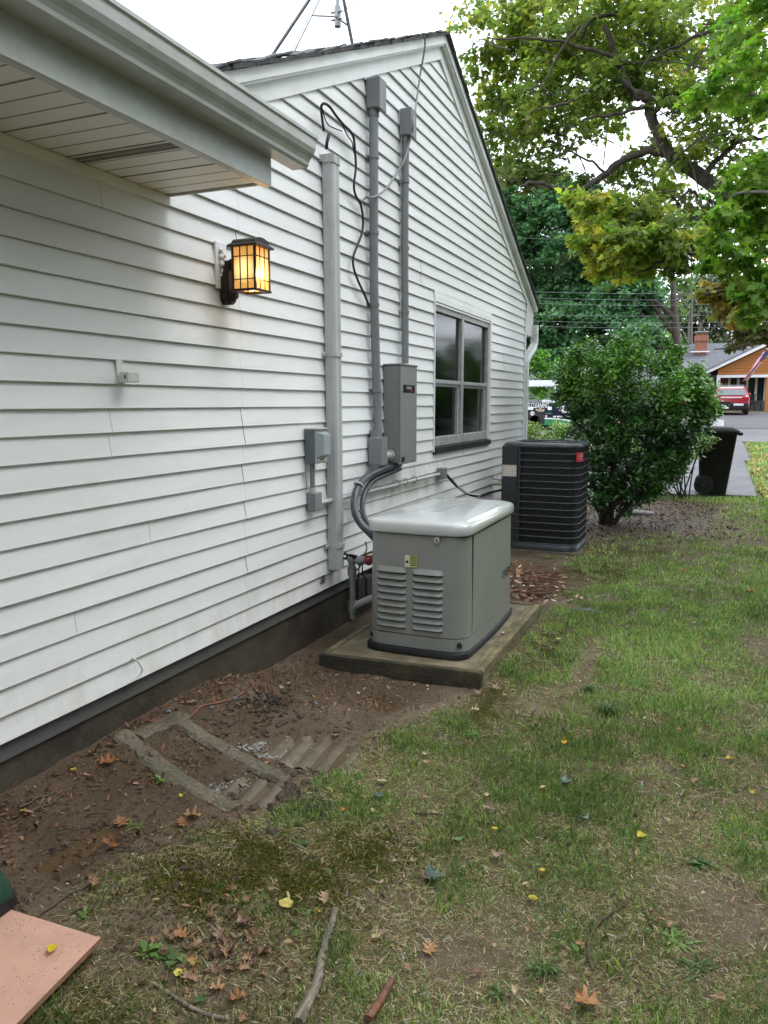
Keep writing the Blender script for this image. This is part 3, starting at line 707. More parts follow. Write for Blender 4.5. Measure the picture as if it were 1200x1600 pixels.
conduit('conduit_riser', 'right of two grey wall conduits, running into the top of the tall grey box', p2, r2, [WX(633, y, .05) for y in (284, 388, 488)],
        (.018, .11, p2[0].y - .055, p2[0].y + .055, b22.z, b2.z), None)
# thin white wire beside the right conduit
tag(MB().tube(cat([WX(625, 172, .03), WX(624, 190, .03), WX(627, 215, .03), WX(626.5, 300, .025), WX(626, 480, .025), WX(628, 520, .025), WX(630, 560, .03), WX(630, 566, .03)], 4), .004, 6).build('thin_wire', M_lgrey),
    'thin pale wire running down beside the right grey conduit', 'wire')
# --- coax cable from the roof
pts = [WX(665, 56, .11), WX(664, 66, .10), WX(663, 80, .09), WX(656, 120, .05), WX(650, 165, .06), WX(646, 190, .13), WX(643, 210, .11), WX(637, 232, .085), WX(631, 252, .085), WX(620, 270, .06), WX(605, 293, .06), WX(590, 305, .095), WX(580, 309, .095), WX(572, 308, .06), WX(566, 315, .045), WX(562, 313, .045)]
tag(MB().tube(cat(pts, 5), .008, 8).build('coaxial_cable', M_pvc), 'thin grey cable hanging from the roof edge across both conduits', 'cable')

# --- transfer switch box
L1 = WX(596, 600, .015); Y0 = L1.y
xb = .155; yR = WX(650.5, 640, xb).y; yL = WX(625, 640, xb).y; zT = WX(625, 568, xb).z; zB = WX(626, 726, xb).z
t_ = thing('transfer_switch_box', 'tall grey electrical box with a small black badge left of the window', 'electrical box', (.08, yL + .15, zB))
mb = MB(); mb.box(.012, xb - .004, yL + .004, yR - .004, zB + .012, zT - .012, .006); mb.build('enclosure', M_grey, t_)
mb = MB(); mb.box(xb - .004, xb + .004, yL, yR, zB, zT - .010, .003); dr = mb.build('door', M_grey, t_)
mb = MB(); mb.box(.012, xb + .012, yL - .006, yR + .006, zT - .010, zT + .002, .003); mb.build('rain_hood', M_grey, t_)
p0 = WX(630, 601, xb + .004); p1 = WX(647.5, 614, xb + .004)
mb = MB(); mb.box(xb + .004, xb + .007, p0.y, p1.y, p1.z, p0.z, .001); mb.build('badge', M_txtk, dr)
yc, zc = (p0.y + p1.y) / 2, (p0.z + p1.z) / 2
text('badge_lettering', 'GENERAC', .030, M_lgrey, FACEX(xb + .0072, yc, zc + .006), dr, width=.115)
mb = MB(); mb.prism([(yc - .01, zc - .018), (yc + .07, zc - .018), (yc + .08, zc - .006), (yc + .06, zc - .013)], 0, xb + .007, xb + .0078); mb.build('badge_swoosh', M_redp, dr)
p0 = WX(627.5, 714, xb + .004); p1 = WX(631, 721, xb + .004)
mb = MB(); mb.box(xb + .004, xb + .013, p0.y, p1.y, p1.z, p0.z, .002); mb.build('latch', M_black, dr)
p0 = WX(644, 719, xb + .004); MB().ball((xb + .005, p0.y, p0.z), .008).build('screw', M_gal, dr)
# stub conduit on its near side and junction box
jy0 = WX(580, 700, .04).y; jx0, jx1 = .02, .125
jL = WX(601, 690, jx1); jz1 = WX(594, 684, jx1).z; jz0 = WX(594, 730, jx1).z
j = thing('junction_box', 'small grey junction box at the foot of the left conduit', 'electrical box', (.07, jL.y, jz0))
mb = MB(); mb.box(jx0, jx1, jL.y - .075, jL.y + .035, jz0 + .01, jz1, .010); mb.build('box_body', M_pvc, j)
mb = MB(); mb.box(jx1 - .003, jx1 + .008, jL.y - .075, jL.y + .037, jz0 + .01, jz1 + .004, .003); mb.build('cover', M_pvc, j)
mb = MB(); mb.tube([(.055, jL.y - .02, jz1 - .01), (.055, jL.y - .02, jz1 + .055)], .040, 18); mb.build('collar', M_pvc, j)
zc = WX(608, 711, .07).z
mb = MB(); mb.tube([(.075, jL.y + .03, zc), (.075, yL + .002, zc)], .030, 18); mb.tube([(.075, jL.y + .05, zc), (.075, jL.y + .075, zc)], .040, 18); mb.tube([(.075, yL - .035, zc), (.075, yL - .012, zc)], .043, 18); mb.build('coupling', M_lgrey, j)

# --- twin flexible conduits curling down behind the generator
t_ = thing('flexible_conduit', 'thick dark flexible conduits curling from under the grey boxes to the generator', 'flexible conduit', (.15, 5.2, .7))
f1 = [WX(619, 728, .07), WX(606, 730, .09), WX(590, 736, .11), WX(573, 745, .12), WX(560, 760, .13), WX(554, 780, .15), WX(555, 800, .20), WX(563, 817, .26), WX(578, 833, .33), WX(595, 850, .40)]
f2 = [p_ + Vector((.008, .03, -.008)) for p_ in [WX(621, 731, .05), WX(607, 737, .06), WX(592, 743, .07), WX(577, 751, .08), WX(567, 765, .09), WX(562, 785, .11), WX(563, 802, .17), WX(570, 817, .23), WX(583, 833, .31), WX(598, 850, .38)]]
M_flex = mat('dark_flex_conduit', (.050, .052, .066), (.038, .040, .05), rough=.33, scale=10)
MB().tube(cat(f1, 8), .026, 16).build('hose', M_flex, t_)
MB().tube(cat(f2, 8), .020, 16).build('hose', M_flex, t_)
MB().tube(cat([WX(626, 727, .05), WX(616, 737, .06), WX(600, 742, .07), WX(585, 752, .08), WX(575, 765, .09)], 6), .014, 10).build('grey_hose', M_pvc, t_)
for c in ((560, 757, .13), (557, 802, .2)):
    p0 = WX(*c); mb = MB()
    for k in range(24):
        pass
    ang = 2.2 if c[0] == 560 else 1.0
    d = Vector((-.1, -.6, -.75)).normalized() if c[0] == 560 else Vector((.5, .2, -.8)).normalized()
    mb.tube([p0 - d * .006, p0 + d * .006], .036, 16); mb.build('cable_tie', M_lgrey if c[0] == 560 else M_rub, t_)

# --- horizontal pipe along the siding with clips and end box
p0 = WX(486, 789, .045); p1 = WX(690, 740, .045)
t_ = thing('horizontal_conduit', 'thin pale conduit running level along the siding behind the raceway', 'conduit', (.04, p0.y, p0.z))
MB().tube([p0, (p0 + p1) / 2 + Vector((0, 0, -.004)), p1], .0165, 12).build('pipe', M_lgrey, t_)
for px_ in (571, 622, 634, 648):
    f = (px_ - 486) / 204; q = WX(px_, 789 - 49 * f, .045); mb = MB()
    mb.tube([Vector((.018, q.y, q.z + .03)), Vector((.05, q.y - .01, q.z + .034)), Vector((.066, q.y, q.z + .01)), Vector((.062, q.y, q.z - .01)), Vector((.03, q.y, q.z - .03))], .0035, 6); mb.build('clip', M_gal, t_)
pe = WX(691, 740, .06)
mb = MB(); mb.box(.018, .085, pe.y - .05, pe.y + .07, pe.z - .055, pe.z + .055, .006); bx_ = mb.build('end_box', M_grey, t_)
mb = MB(); mb.box(.083, .088, pe.y - .045, pe.y + .065, pe.z - .05, pe.z + .05, .002); mb.build('cover', M_pvc, bx_)
# --- whip to the condenser
t_ = thing('condenser_whip', 'black and white cables sagging from the small wall box to the dark condenser', 'cable', (.1, 7.4, .8))
w1 = [WX(697, 741, .07), WX(706, 752, .09), WX(718, 763, .1), WX(732, 772, .1), WX(748, 775, .1), WX(764, 770, .12), WX(786, 765, .25)]
MB().tube(cat(w1, 6), .013, 10).build('black_cable', M_rub, t_)
MB().tube(cat([p_ + Vector((.012, .02, -.004 + .012 * math.sin(i * 2.2))) for i, p_ in enumerate(w1[:5])] + [WX(742, 779, .1), WX(738, 786, .1)], 8), .006, 8).build('white_cable', M_white, t_)
MB().tube(cat([WX(768, 742, .02), WX(771, 748, .04), WX(777, 749, .1), WX(783, 750, .2)], 5), .009, 8).build('sensor_wire', M_lgrey, t_)
MB().tube([WX(770, 757, .015), WX(772, 757, .06), WX(790, 757, .28)], .012, 8).build('insulated_line', M_yel, t_)
# --- disconnect switch with conduit and lower box
x1 = .10
a0 = WX(494, 671, x1); a1 = WX(513, 671, x1); b0 = WX(495, 725, x1)
t_ = thing('disconnect_switch', 'small grey weatherproof switch box with a pale flip lid left of the raceway', 'electrical box', (.05, a0.y, b0.z))
ya, yb = a0.y, a0.y + .155; za, zb = b0.z, a0.z
mb = MB(); mb.box(.014, x1 - .012, ya, yb, za, zb, .004); mb.build('box_body', mat('slate_paint', (.115, .135, .15), (.09, .105, .12), rough=.4), t_)
mb = MB(); mb.box(.014, x1 + .006, ya - .003, yb + .003, zb - .002, zb + .007, .002); mb.build('hood', M_lgrey, t_)
mb = MB(); b = bmesh.new(); bmesh.ops.create_cube(b, size=1)
for v in b.verts:
    e = .018 if v.co.x > 0 else 0
    v.co = Vector((x1 - .012 + (v.co.x + .5) * .05, (ya + yb) / 2 + v.co.y * (yb - ya - 2 * e - .016), (za + zb) / 2 + .01 + v.co.z * (zb - za - .05 - 2 * e)))
bmesh.ops.bevel(b, geom=b.edges[:], offset=.005, segments=2, affect='EDGES'); mb.bm(b); mb.box(x1 - .012, x1 - .004, ya, yb, za, zb - .004, .002)
lid = mb.build('flip_lid', mat('pale_blue_grey', (.30, .345, .365), (.27, .31, .33), rough=.4), t_)
mb = MB(); mb.box(x1 - .0035, x1 - .001, ya + .02, yb - .018, za + .012, za + .032); mb.build('warning_label', M_sticker, lid)
text('lettering', 'DANGER', .014, M_redp, FACEX(x1 - .0005, (ya + yb) / 2, za + .024), lid)
cz0 = WX(486, 770, .05).z
mb = MB(); mb.tube([(.045, ya + .045, za + .01), (.045, ya + .045, cz0)], .0165, 12); mb.build('conduit', M_pvc, t_)
mb = MB(); mb.tube([(.045, ya + .045, cz0 + .03), (.045, ya + .045, cz0 - .01)], .023, 12); mb.build('connector', M_lgrey, t_)
lz = WX(488, 800, .06).z
mb = MB(); mb.box(.018, .072, ya + .015, ya + .105, lz, cz0, .009); mb.box(.070, .080, ya + .012, ya + .108, lz + .006, cz0 - .004, .003); mb.build('lower_box', M_pvc, t_)
MB().tube(cat([(.022, ya + .006, za), (.022, ya - .002, za - .06), (.022, ya + .008, cz0 + .02)], 5), .003, 6).build('ground_wire', M_gal, t_)

# --- lit wall lantern
c = WX(392, 418, .19)
t_ = thing('wall_lantern', 'lit bronze lantern with amber glass panes mounted on the siding', 'lamp', (.02, 3.50, 2.2))
bp0 = WX(357, 440, .03)
mb = MB(); pc = [(3.478 + .038 * math.cos(q), 2.195 + (-.0 if q > math.pi else .15) + .038 * math.sin(q)) for q in [2 * math.pi * k / 24 for k in range(24)]]
mb.prism(pc, 0, .020, .062); mb.prism([(3.478 + (y - 3.478) * .9, 2.27 + (z - 2.27) * .96) for y, z in pc], 0, .062, .070); mb.build('back_plate', M_bronze, t_)
mb = MB(); mb.ball((.070, 3.478, 2.203), .030, sx=.6); mb.tube([(.07, 3.478, 2.203), (.094, 3.478, 2.203)], .018, 16); s_ = mb.build('camera_eye', M_rub, t_)
MB().ball((.094, 3.478, 2.203), .012, sx=.5).build('lens', M_glassd, s_)
mb = MB(); mb.box(.065, .125, 3.455, 3.50, 2.33, 2.385, .006); mb.build('arm', M_bronze, t_)
lx0, lx1, ly0, ly1, lz0, lz1 = .118, .248, 3.415, 3.545, 2.222, 2.430
mb = MB()
for x in (lx0, lx1):
    for y in (ly0, ly1): mb.box(x - .006, x + .006, y - .006, y + .006, lz0, lz1, .001)
mb.box(lx0 - .010, lx1 + .010, ly0 - .010, ly0 + .008, lz0 - .008, lz0 + .004, .002); mb.box(lx0 - .010, lx1 + .010, ly1 - .008, ly1 + .010, lz0 - .008, lz0 + .004, .002)
mb.box(lx0 - .010, lx0 + .008, ly0 + .009, ly1 - .009, lz0 - .008, lz0 + .004, .002); mb.box(lx1 - .008, lx1 + .010, ly0 + .009, ly1 - .009, lz0 - .008, lz0 + .004, .002)
for f in (1 / 3, 2 / 3):
    x = lx0 + (lx1 - lx0) * f; y = ly0 + (ly1 - ly0) * f
    for yy in (ly0, ly1): mb.box(x - .003, x + .003, yy - .0035, yy + .0035, lz0, lz1)
    for xx in (lx0, lx1): mb.box(xx - .0035, xx + .0035, y - .003, y + .003, lz0, lz1)
for z in (lz0 + .050, lz1 - .045):
    for yy in (ly0, ly1): mb.box(lx0, lx1, yy - .0034, yy + .0034, z - .0022, z + .0022)
    for xx in (lx0, lx1): mb.box(xx - .0034, xx + .0034, ly0, ly1, z - .0023, z + .0023)
mb.build('lantern_frame', M_bronze, t_)
mb = MB(); e = .022
zs = lz1 + .001
roofp = []
r0 = [(lx0 - e, ly0 - e, zs), (lx1 + e, ly0 - e, zs), (lx1 + e, ly1 + e, zs), (lx0 - e, ly1 + e, zs)]
r1_ = [(x, y, z + .008) for x, y, z in r0]; r2_ = [(lx0 - e + .014, ly0 - e + .014, zs + .020), (lx1 + e - .014, ly0 - e + .014, zs + .020), (lx1 + e - .014, ly1 + e - .014, zs + .020), (lx0 - e + .014, ly1 + e - .014, zs + .020)]
mb.loft([r0, r1_, r2_], smooth=False)
hw = (ly1 - ly0) / 2 + .005; cy_ = (ly0 + ly1) / 2
mb.prism([(cy_ + hw * math.cos(R(180 * k / 14)), zs + .019 + .030 * math.sin(R(180 * k / 14))) for k in range(15)], 0, lx0 - e + .018, lx1 + e - .018)
mb.build('roof_cap', M_bronze, t_)
m_, tt, bb = nodes('amber_glass')
bb.inputs['Base Color'].default_value = (.75, .42, .12, 1); bb.inputs['Roughness'].default_value = .35
lw = tt.nodes.new('ShaderNodeNewGeometry'); vm = N(tt, 'ShaderNodeVectorMath', operation='DISTANCE'); vm.inputs[1].default_value = ((lx0 + lx1) / 2, (ly0 + ly1) / 2, lz0 + .10)
tt.links.new(lw.outputs['Position'], vm.inputs[0]); rp = N(tt, 'ShaderNodeValToRGB')
rp.color_ramp.elements[0].position = .066; rp.color_ramp.elements[0].color = (1.0, .68, .28, 1); rp.color_ramp.elements[1].position = .098; rp.color_ramp.elements[1].color = (.36, .165, .035, 1)
tt.links.new(vm.outputs['Value'], rp.inputs['Fac']); tt.links.new(rp.outputs[0], bb.inputs['Emission Color']); bb.inputs['Emission Strength'].default_value = .62
gp = MB()
gp.box(lx0 + .006, lx1 - .006, ly0 - .001, ly0 + .001, lz0 + .004, lz1); gp.box(lx0 + .006, lx1 - .006, ly1 - .001, ly1 + .001, lz0 + .004, lz1)
gp.box(lx0 - .001, lx0 + .001, ly0 + .006, ly1 - .006, lz0 + .004, lz1); gp.box(lx1 - .001, lx1 + .001, ly0 + .006, ly1 - .006, lz0 + .004, lz1)
gp.build('amber_pane', m_, t_)
bu = MB(); bu.tube([(.183, 3.48, lz0 + .002), (.183, 3.48, lz0 + .03)], .015, 12); bu.ball((.183, 3.48, lz0 + .075), .030, sz=1.3); bu.build('bulb', memit('bulb_glow', (1, .78, .45), 6), t_)
pd = bpy.data.lights.new('lantern_light', 'POINT'); pd.energy = .75; pd.color = (1, .62, .25); pd.shadow_soft_size = .03
po = bpy.data.objects.new('lantern_light', pd); S.collection.objects.link(po); po.location = (.275, 3.48, 2.30); po.parent = t_; po.matrix_parent_inverse = Matrix.Translation(-Vector(t_['_w']))
# white mounting block and sealant behind the lantern
mb = MB(); ml = WX(332, 380, .018); mb.box(.010, .024, 3.405, 3.50, 2.235, 2.47, .003)
for k in range(16):
    q = k / 15; mb.ball((.026 + .008 * rnd.random(), 3.435 + .03 * rnd.random(), 2.30 + q * .13 + .01 * rnd.random()), .010 + .006 * rnd.random(), sub=1)
tag(mb.build('mounting_block', M_siding), 'white mounting block with dried sealant behind the lit lantern', 'mounting block')

# --- small white sensor on a bracket
sc = WX(190, 588, .03)
t_ = thing('wall_sensor', 'small dirty white sensor box on a clip bracket on the siding', 'sensor', (.02, sc.y, sc.z))
y0 = WX(183, 580, .02).y; mb = MB(); mb.box(.010, .020, y0, y0 + .040, WX(190, 601, .015).z, WX(186, 563, .015).z, .003)
mb.box(.018, .030, y0 + .004, y0 + .036, WX(190, 599, .02).z, WX(190, 586, .02).z, .004); mb.build('bracket', M_white, t_)
b0_ = WX(191, 590, .03); b1_ = WX(228, 592, .10)
Ms = T(.035, y0 + .03, b0_.z) @ Matrix.Rotation(R(-20), 4, 'Z') @ Matrix.Rotation(R(0), 4, 'X')
mb = MB(); mb.box(.0, .075, -.028, .030, -.021, .024, .005, M=Ms); hd = mb.build('sensor_head', M_white, t_)
mb = MB(); mb.box(.045, .058, -.0285, -.0265, -.006, .010, M=Ms); mb.build('sensor_eye', M_rub, hd)
mb = MB(); mb.box(.062, .070, -.0285, -.0265, -.010, .014, M=Ms); mb.build('grille', M_lgrey, hd); mb = MB(); mb.box(.020, .026, -.0285, -.0265, -.006, .008, M=Ms); mb.build('slot', M_lgrey, hd)

# --- white wire tail poking from the bottom of the siding
q = [WX(205, 1030, .02), WX(209, 1029, .05), WX(217, 1036, .06), WX(222, 1048, .05), WX(214, 1060, .035), WX(200, 1068, .02)]
tag(MB().tube(cat(q, 6), .004, 8).build('wire_tail', M_white), 'short white wire loop poking out of the lowest siding boards', 'wire')

# --- gas pipe, valve and lines between the raceway and the generator
g0 = WX(548, 875, .09)
t_ = thing('gas_pipework', 'grey gas pipe with elbow and red valve between the raceway and generator', 'pipework', (.1, g0.y, .2))
yv = g0.y; E1 = Vector((.10, yv, g0.z - .0))
bot = WX(550, 960, .10)
mb = MB(); mb.tube([(E1.x, yv, .12), (E1.x, yv, E1.z)], .024, 14); mb.tube([(E1.x, yv, E1.z - .11), (E1.x, yv, E1.z - .05)], .033, 14); mb.tube([(E1.x, yv, .17), (E1.x, yv, .25)], .034, 14); mb.ball(E1, .036)
mb.tube([(E1.x, yv, E1.z), (E1.x + .2, yv + .02, E1.z + .01)], .024, 14); mb.tube([(E1.x + .045, yv + .003, E1.z), (E1.x + .085, yv + .006, E1.z + .003)], .034, 14); mb.build('riser_pipe', M_gal, t_)
mb = MB(); mb.box(E1.x + .10, E1.x + .26, yv - .012, yv + .012, E1.z + .03, E1.z + .045, .004); mb.tube([(E1.x + .13, yv, E1.z), (E1.x + .13, yv, E1.z + .04)], .016, 10); mb.ball((E1.x + .13, yv, E1.z + .005), .034); mb.build('valve', M_rust, t_)
mb = MB(); mb.tube([(E1.x + .01, yv, .21), (E1.x + .12, yv + .0, .27), (E1.x + .45, yv + .06, .40)], .025, 14); mb.build('branch_pipe', M_lgrey, t_)
for k, q in enumerate([[(538, 865, .1), (546, 868, .12), (557, 872, .13), (568, 867, .16), (582, 862, .2)], [(537, 872, .1), (541, 873, .11), (543, 868, .12), (548, 867, .13), (560, 870, .14)],
                       [(571, 846, .10), (573, 858, .12), (568, 868, .14), (562, 880, .12), (560, 905, .06)], [(565, 872, .15), (563, 884, .13), (556, 893, .10), (553, 900, .05)], [(567, 875, .15), (566, 890, .12), (570, 905, .08)]]):
    MB().tube(cat([WX(*c) for c in q], 5), .008 if k < 2 else .005, 8).build('black_hose', M_rub, t_)
mb = MB(); p0 = WX(556, 925, .03)
for k in range(4): mb.box(.0, .05, p0.y + k * .16, p0.y + k * .16 + .13, .14, .36 - .02 * (k % 2), .006)
tag(mb.build('dark_pickets', mat('dark_stained_board', (.035, .04, .042), (.02, .022, .024), rough=.8)), 'dark short boards standing against the foundation behind the generator', 'boards')

# ================================================================== GENERATOR AND ITS PAD
PT = .100
t_ = thing('generator_pad', 'mossy timber framed pad under the grey generator', 'pad', (.75, 5.0, 0))
def plank(name, poly, zt0, seedk, lab=None):
    xs = [p[0] for p in poly]; ys = [p[1] for p in poly]; P0, P1, P2, P3 = [Vector((p[0], p[1], 0)) for p in poly]
    if (P1 - P0).length > (P3 - P0).length: a0, a1, b0, b1 = P0, P1, P3, P2      # runs from P0-P3 end to P1-P2 end
    else: a0, a1, b0, b1 = P0, P3, P1, P2
    n = max(8, int((a1 - a0).length / .025)); rings = []
    for i in range(n + 1):
        u = i / n; L_ = a0.lerp(a1, u); R_ = b0.lerp(b1, u); w = (R_ - L_).normalized(); e = .004 if i in (0, n) else 0
        nn = lambda k: .0045 * (float(vnoise(np.array(i * .6), np.array(k * 3.3), seedk)) - .5)
        c = .005
        pr = [(L_, 0, -.08), (L_, nn(1), -.03), (L_, nn(2), zt0 - c - e), (L_, c + e, zt0 - e + nn(3)), ((L_ + R_) / 2, 0, zt0 - e + nn(4)), (R_, -c - e, zt0 - e + nn(5)), (R_, nn(6), zt0 - c - e), (R_, nn(7), -.03), (R_, 0, -.08)]
        rings.append([tuple((p + w * o) + Vector((0, 0, z))) for p, o, z in pr])
    return MB().loft(rings, smooth=False).build(name, M_timber, t_, lab)
A, B_, C_, D_ = (.218, 4.10), (1.245, 4.165), (1.245, 5.86), (.235, 5.84)
plank('timber_edge', [(A[0], A[1]), (B_[0] - .002, B_[1]), (B_[0] - .002, B_[1] + .04), (A[0], A[1] + .04)], PT, 1, 'dark front timber with a rotted edge').data.materials[0] = M_timd
plank('timber_edge', [(B_[0] - .04, B_[1] + .043), (B_[0], B_[1] + .043), (B_[0] + .002, 5.86), (B_[0] - .038, 5.86)], PT + .001, 2)
plank('timber_edge', [(B_[0] - .085, B_[1] + .043), (B_[0] - .044, B_[1] + .043), (B_[0] - .042, 5.81), (B_[0] - .083, 5.81)], PT - .004, 3)
plank('timber_edge', [(A[0] + .003, A[1] + .043), (A[0] + .043, A[1] + .043), (A[0] + .043, 5.80), (A[0] + .003, 5.80)], PT, 4)
plank('timber_edge', [(A[0] + .003, 5.803), (B_[0] - .087, 5.813), (B_[0] - .087, 5.855), (A[0] + .003, 5.845)], PT, 5)
mb = MB(); mb.prism([(A[0] + .044, A[1] + .046), (B_[0] - .086, B_[1] + .037), (B_[0] - .086, 5.80), (A[0] + .044, 5.80)], 2, -.06, PT - .010); mb.build('fill', M_padfill, t_)
tag(MB().ball(tuple(GP(875, 1005)), .001).build('x', M_rust), 'x', 'x') if False else None
p0 = pl(785, 990, 2, PT + .006); mb = MB(); mb.ball((p0.x, p0.y, PT + .008), .012, sx=1.3, sub=1); mb.ball((p0.x + .01, p0.y + .015, PT + .008), .009, sub=1)
tag(mb.build('candy_wrapper', mat('red_white_foil', (.6, .5, .5), (.4, .02, .05), rough=.3, scale=60, lo=.45, hi=.55)), 'tiny red and white wrapper on the right edge of the timber pad', 'wrapper')

t_ = thing('generator', 'boxy grey standby generator with a glossy pale lid and louvred front', 'generator', (.76, 4.97, PT))
GX0, GX1, GY0, GY1 = .437, 1.082, 4.372, 5.560
mb = MB(); mb.loft([rrect(GX0 - .018, GX1 + .016, GY0 - .045, GY1 + .03, .09, PT - .004, bulge=.02), rrect(GX0 - .018, GX1 + .016, GY0 - .045, GY1 + .03, .09, PT + .026, bulge=.02), rrect(GX0 - .010, GX1 + .008, GY0 - .037, GY1 + .02, .085, PT + .034, bulge=.02)])
mb.build('base_skirt', M_black, t_)
mb = MB(); mb.loft([rrect(GX0 - .002, GX1 + .002, GY0 - .012, GY1, .085, z, bulge=.022) for z in (PT + .034, .212)]); sk = mb.build('lower_band', M_gen, t_)
mb = MB(); mb.loft([rrect(GX0 + .004, GX1 - .004, GY0 - .004, GY1 - .01, .085, z, bulge=.018) for z in (.212, .218)]); mb.build('seam', M_black, t_)
mb = MB(); mb.loft([rrect(GX0, GX1, GY0 - .010, GY1, .085, .218, bulge=.022), rrect(GX0 + .001, GX1 - .001, GY0 - .007, GY1, .085, .5, bulge=.020), rrect(GX0 + .004, GX1 - .004, GY0, GY1, .085, .845, bulge=.016)]); bd = mb.build('body', M_gen, t_)
mb = MB(); mb.loft([rrect(GX0 + .014, GX1 - .014, GY0 + .012, GY1 - .01, .08, z, bulge=.016) for z in (.845, .875)]); mb.build('lid_gap', M_black, t_)
# lid: rim arches along the sides
def lidring(off, z, arch=0, rr=.09):
    r_ = rrect(GX0 - off, GX1 + off, GY0 - off - .004, GY1 + off, rr, z, bulge=.018); cy = (GY0 + GY1) / 2
    return [(x, y, zz + arch * (1 - ((y - cy) / .62) ** 2)) for x, y, zz in r_]
mb = MB(); mb.loft([lidring(.000, .858, .016), lidring(.012, .853, .016), lidring(.016, .862, .014), lidring(.015, .904, .004), lidring(.009, .921), lidring(-.004, .931), lidring(-.030, .9375, .004), lidring(-.05, .941, .008), lidring(-.15, .946, .012, .06), lidring(-.25, .950, .014, .03)])
ld = mb.build('lid', M_lid, t_)
# front seams, louvers
mb = MB()
for z0_, z1_ in ((.22, .845),):
    mb.box(GX1 - .006, GX1 + .0098, GY0 + .1185, GY0 + .1200, z0_, z1_); mb.build('panel_seam', M_black, bd)
def yfront(x):
    u = (x - (GX0 + GX1) / 2) / ((GX1 - GX0) / 2); return GY0 - .009 - .014 * (1 - u * u)
lm = MB(); dk = MB()
for cx0, cx1 in ((.502, .706), (.742, .946)):
    for k in range(9):
        zt1 = .640 - k * .0438; K = 12; rings = []
        for i in range(K + 1):
            x = cx0 + (cx1 - cx0) * i / K; f = min(1, min(i, K - i) / 1.6); f = math.sin(f * math.pi / 2); y = yfront(x)
            rings.append([(x, y + .004, zt1), (x, y - .019 * f - .001, zt1 - .027), (x, y - .021 * f - .001, zt1 - .031), (x, y - .017 * f - .001, zt1 - .033), (x, y + .004, zt1 - .034)])
        lm.loft(rings, smooth=False)
        xs = [cx0 + .006 + (cx1 - cx0 - .012) * i / 8 for i in range(9)]
        dk.add([(x, yfront(x) - .0022, zt1 - .0342) for x in xs] + [(x, yfront(x) - .0022, zt1 - .0432) for x in xs], [(i, i + 1, i + 10, i + 9) for i in range(8)])
lm.build('louvre_hood', M_gen, bd); dk.build('louvre_slot', M_ac_dark, bd)  # black strips below the hoods are their shadow, painted on the panel
mb = MB(); c = DY(683, 844, GY0 - .02); yy = yfront(c.x)
mb.tube([(c.x, yy + .004, c.z), (c.x, yy - .006, c.z)], .023, 20); mb.build('lock_ring', M_gen, bd)
mb = MB(); mb.tube([(c.x, yy, c.z), (c.x, yy - .008, c.z)], .016, 20); lk = mb.build('lock', M_lgrey, bd); mb = MB(); mb.box(c.x - .003, c.x + .003, yy - .010, yy - .0078, c.z - .009, c.z + .009); mb.build('keyhole', M_txtk, bd)
c0 = DY(633, 867, GY0 - .02); c1 = DY(652, 887, GY0 - .02); cm = (c0.x * .62 + c1.x * .38); yy = yfront(cm) - .0015
mb = MB(); mb.box(c0.x, cm, yy - .001, yy + .003, c1.z, c0.z); mb.build('sticker', M_sticker, bd)
mb = MB(); mb.box(cm + .001, c1.x, yy - .001, yy + .003, c1.z, c0.z); mb.build('sticker', M_yel, bd)
mb = MB(); zc_ = (c0.z + c1.z) / 2; xc_ = (c0.x + cm) / 2
mb.prism([(xc_ - .012, zc_ - .012), (xc_ + .012, zc_ - .012), (xc_, zc_ + .010)], 1, yy - .0018, yy - .0012)
for k in range(6): mb.box(cm + .007, c1.x - .007, yy - .0018, yy - .0012, c1.z + .012 + k * .011, c1.z + .0155 + k * .011)
mb.build('sticker_print', M_txtk, bd)
for xx, yy_, d in ((DY(718, 1003, 4.36).x + .0, 4.360, 0), (.452, 4.388, 1)):
    mb = MB(); z = .178; nrm = Vector((.35, -.94, 0)) if d == 0 else Vector((-.75, -.66, 0)); p0 = Vector((xx, yy_, z)); mb.tube([p0 - nrm * .02, p0 + nrm * .006], .017, 16); mb.build('bolt_cap', M_rub, sk)
# brand lettering on the lawn side
xs_ = GX1 + .0195
gen_t = text('lettering', 'GENERAC', .088, M_txtk, FACEX(0, 5.35, .440), bd, shear=.25, width=.34, ext=.0015)
def xside(y):
    v = (y - (GY0 + GY1) / 2) / ((GY1 - GY0) / 2); v = min(abs(v), 1.0); return GX1 - .0015 + .0195 * (1 - v * v)
for v in gen_t.data.vertices: v.co.x += xside(v.co.y)
mb = MB()
def side_strip(mb, y0, y1, f0, f1, off=.0012):
    K = 10; ys = [y0 + (y1 - y0) * k / K for k in range(K + 1)]; vs = [(xside(y) + off, y, f0(k / K)) for k, y in enumerate(ys)] + [(xside(y) + off, y, f1(k / K)) for k, y in enumerate(ys)]
    mb.add(vs, [(k, k + 1, K + 2 + k, K + 1 + k) for k in range(K)])
side_strip(mb, 5.20, 5.53, lambda u: .352 + .045 * u * u, lambda u: .368 + .075 * u * u); mb.build('orange_swoosh', M_orange, bd)
mb = MB(); side_strip(mb, 5.27, 5.52, lambda u: .318, lambda u: .327); mb.build('small_print', M_txtk, bd)
mb = MB(); p0 = DY(797, 797, 5.50); mb.tube([(GX1 + .002, 5.46, .888), (GX1 + .020, 5.46, .888)], .020, 16); mb.build('lid_latch', M_rub, ld)

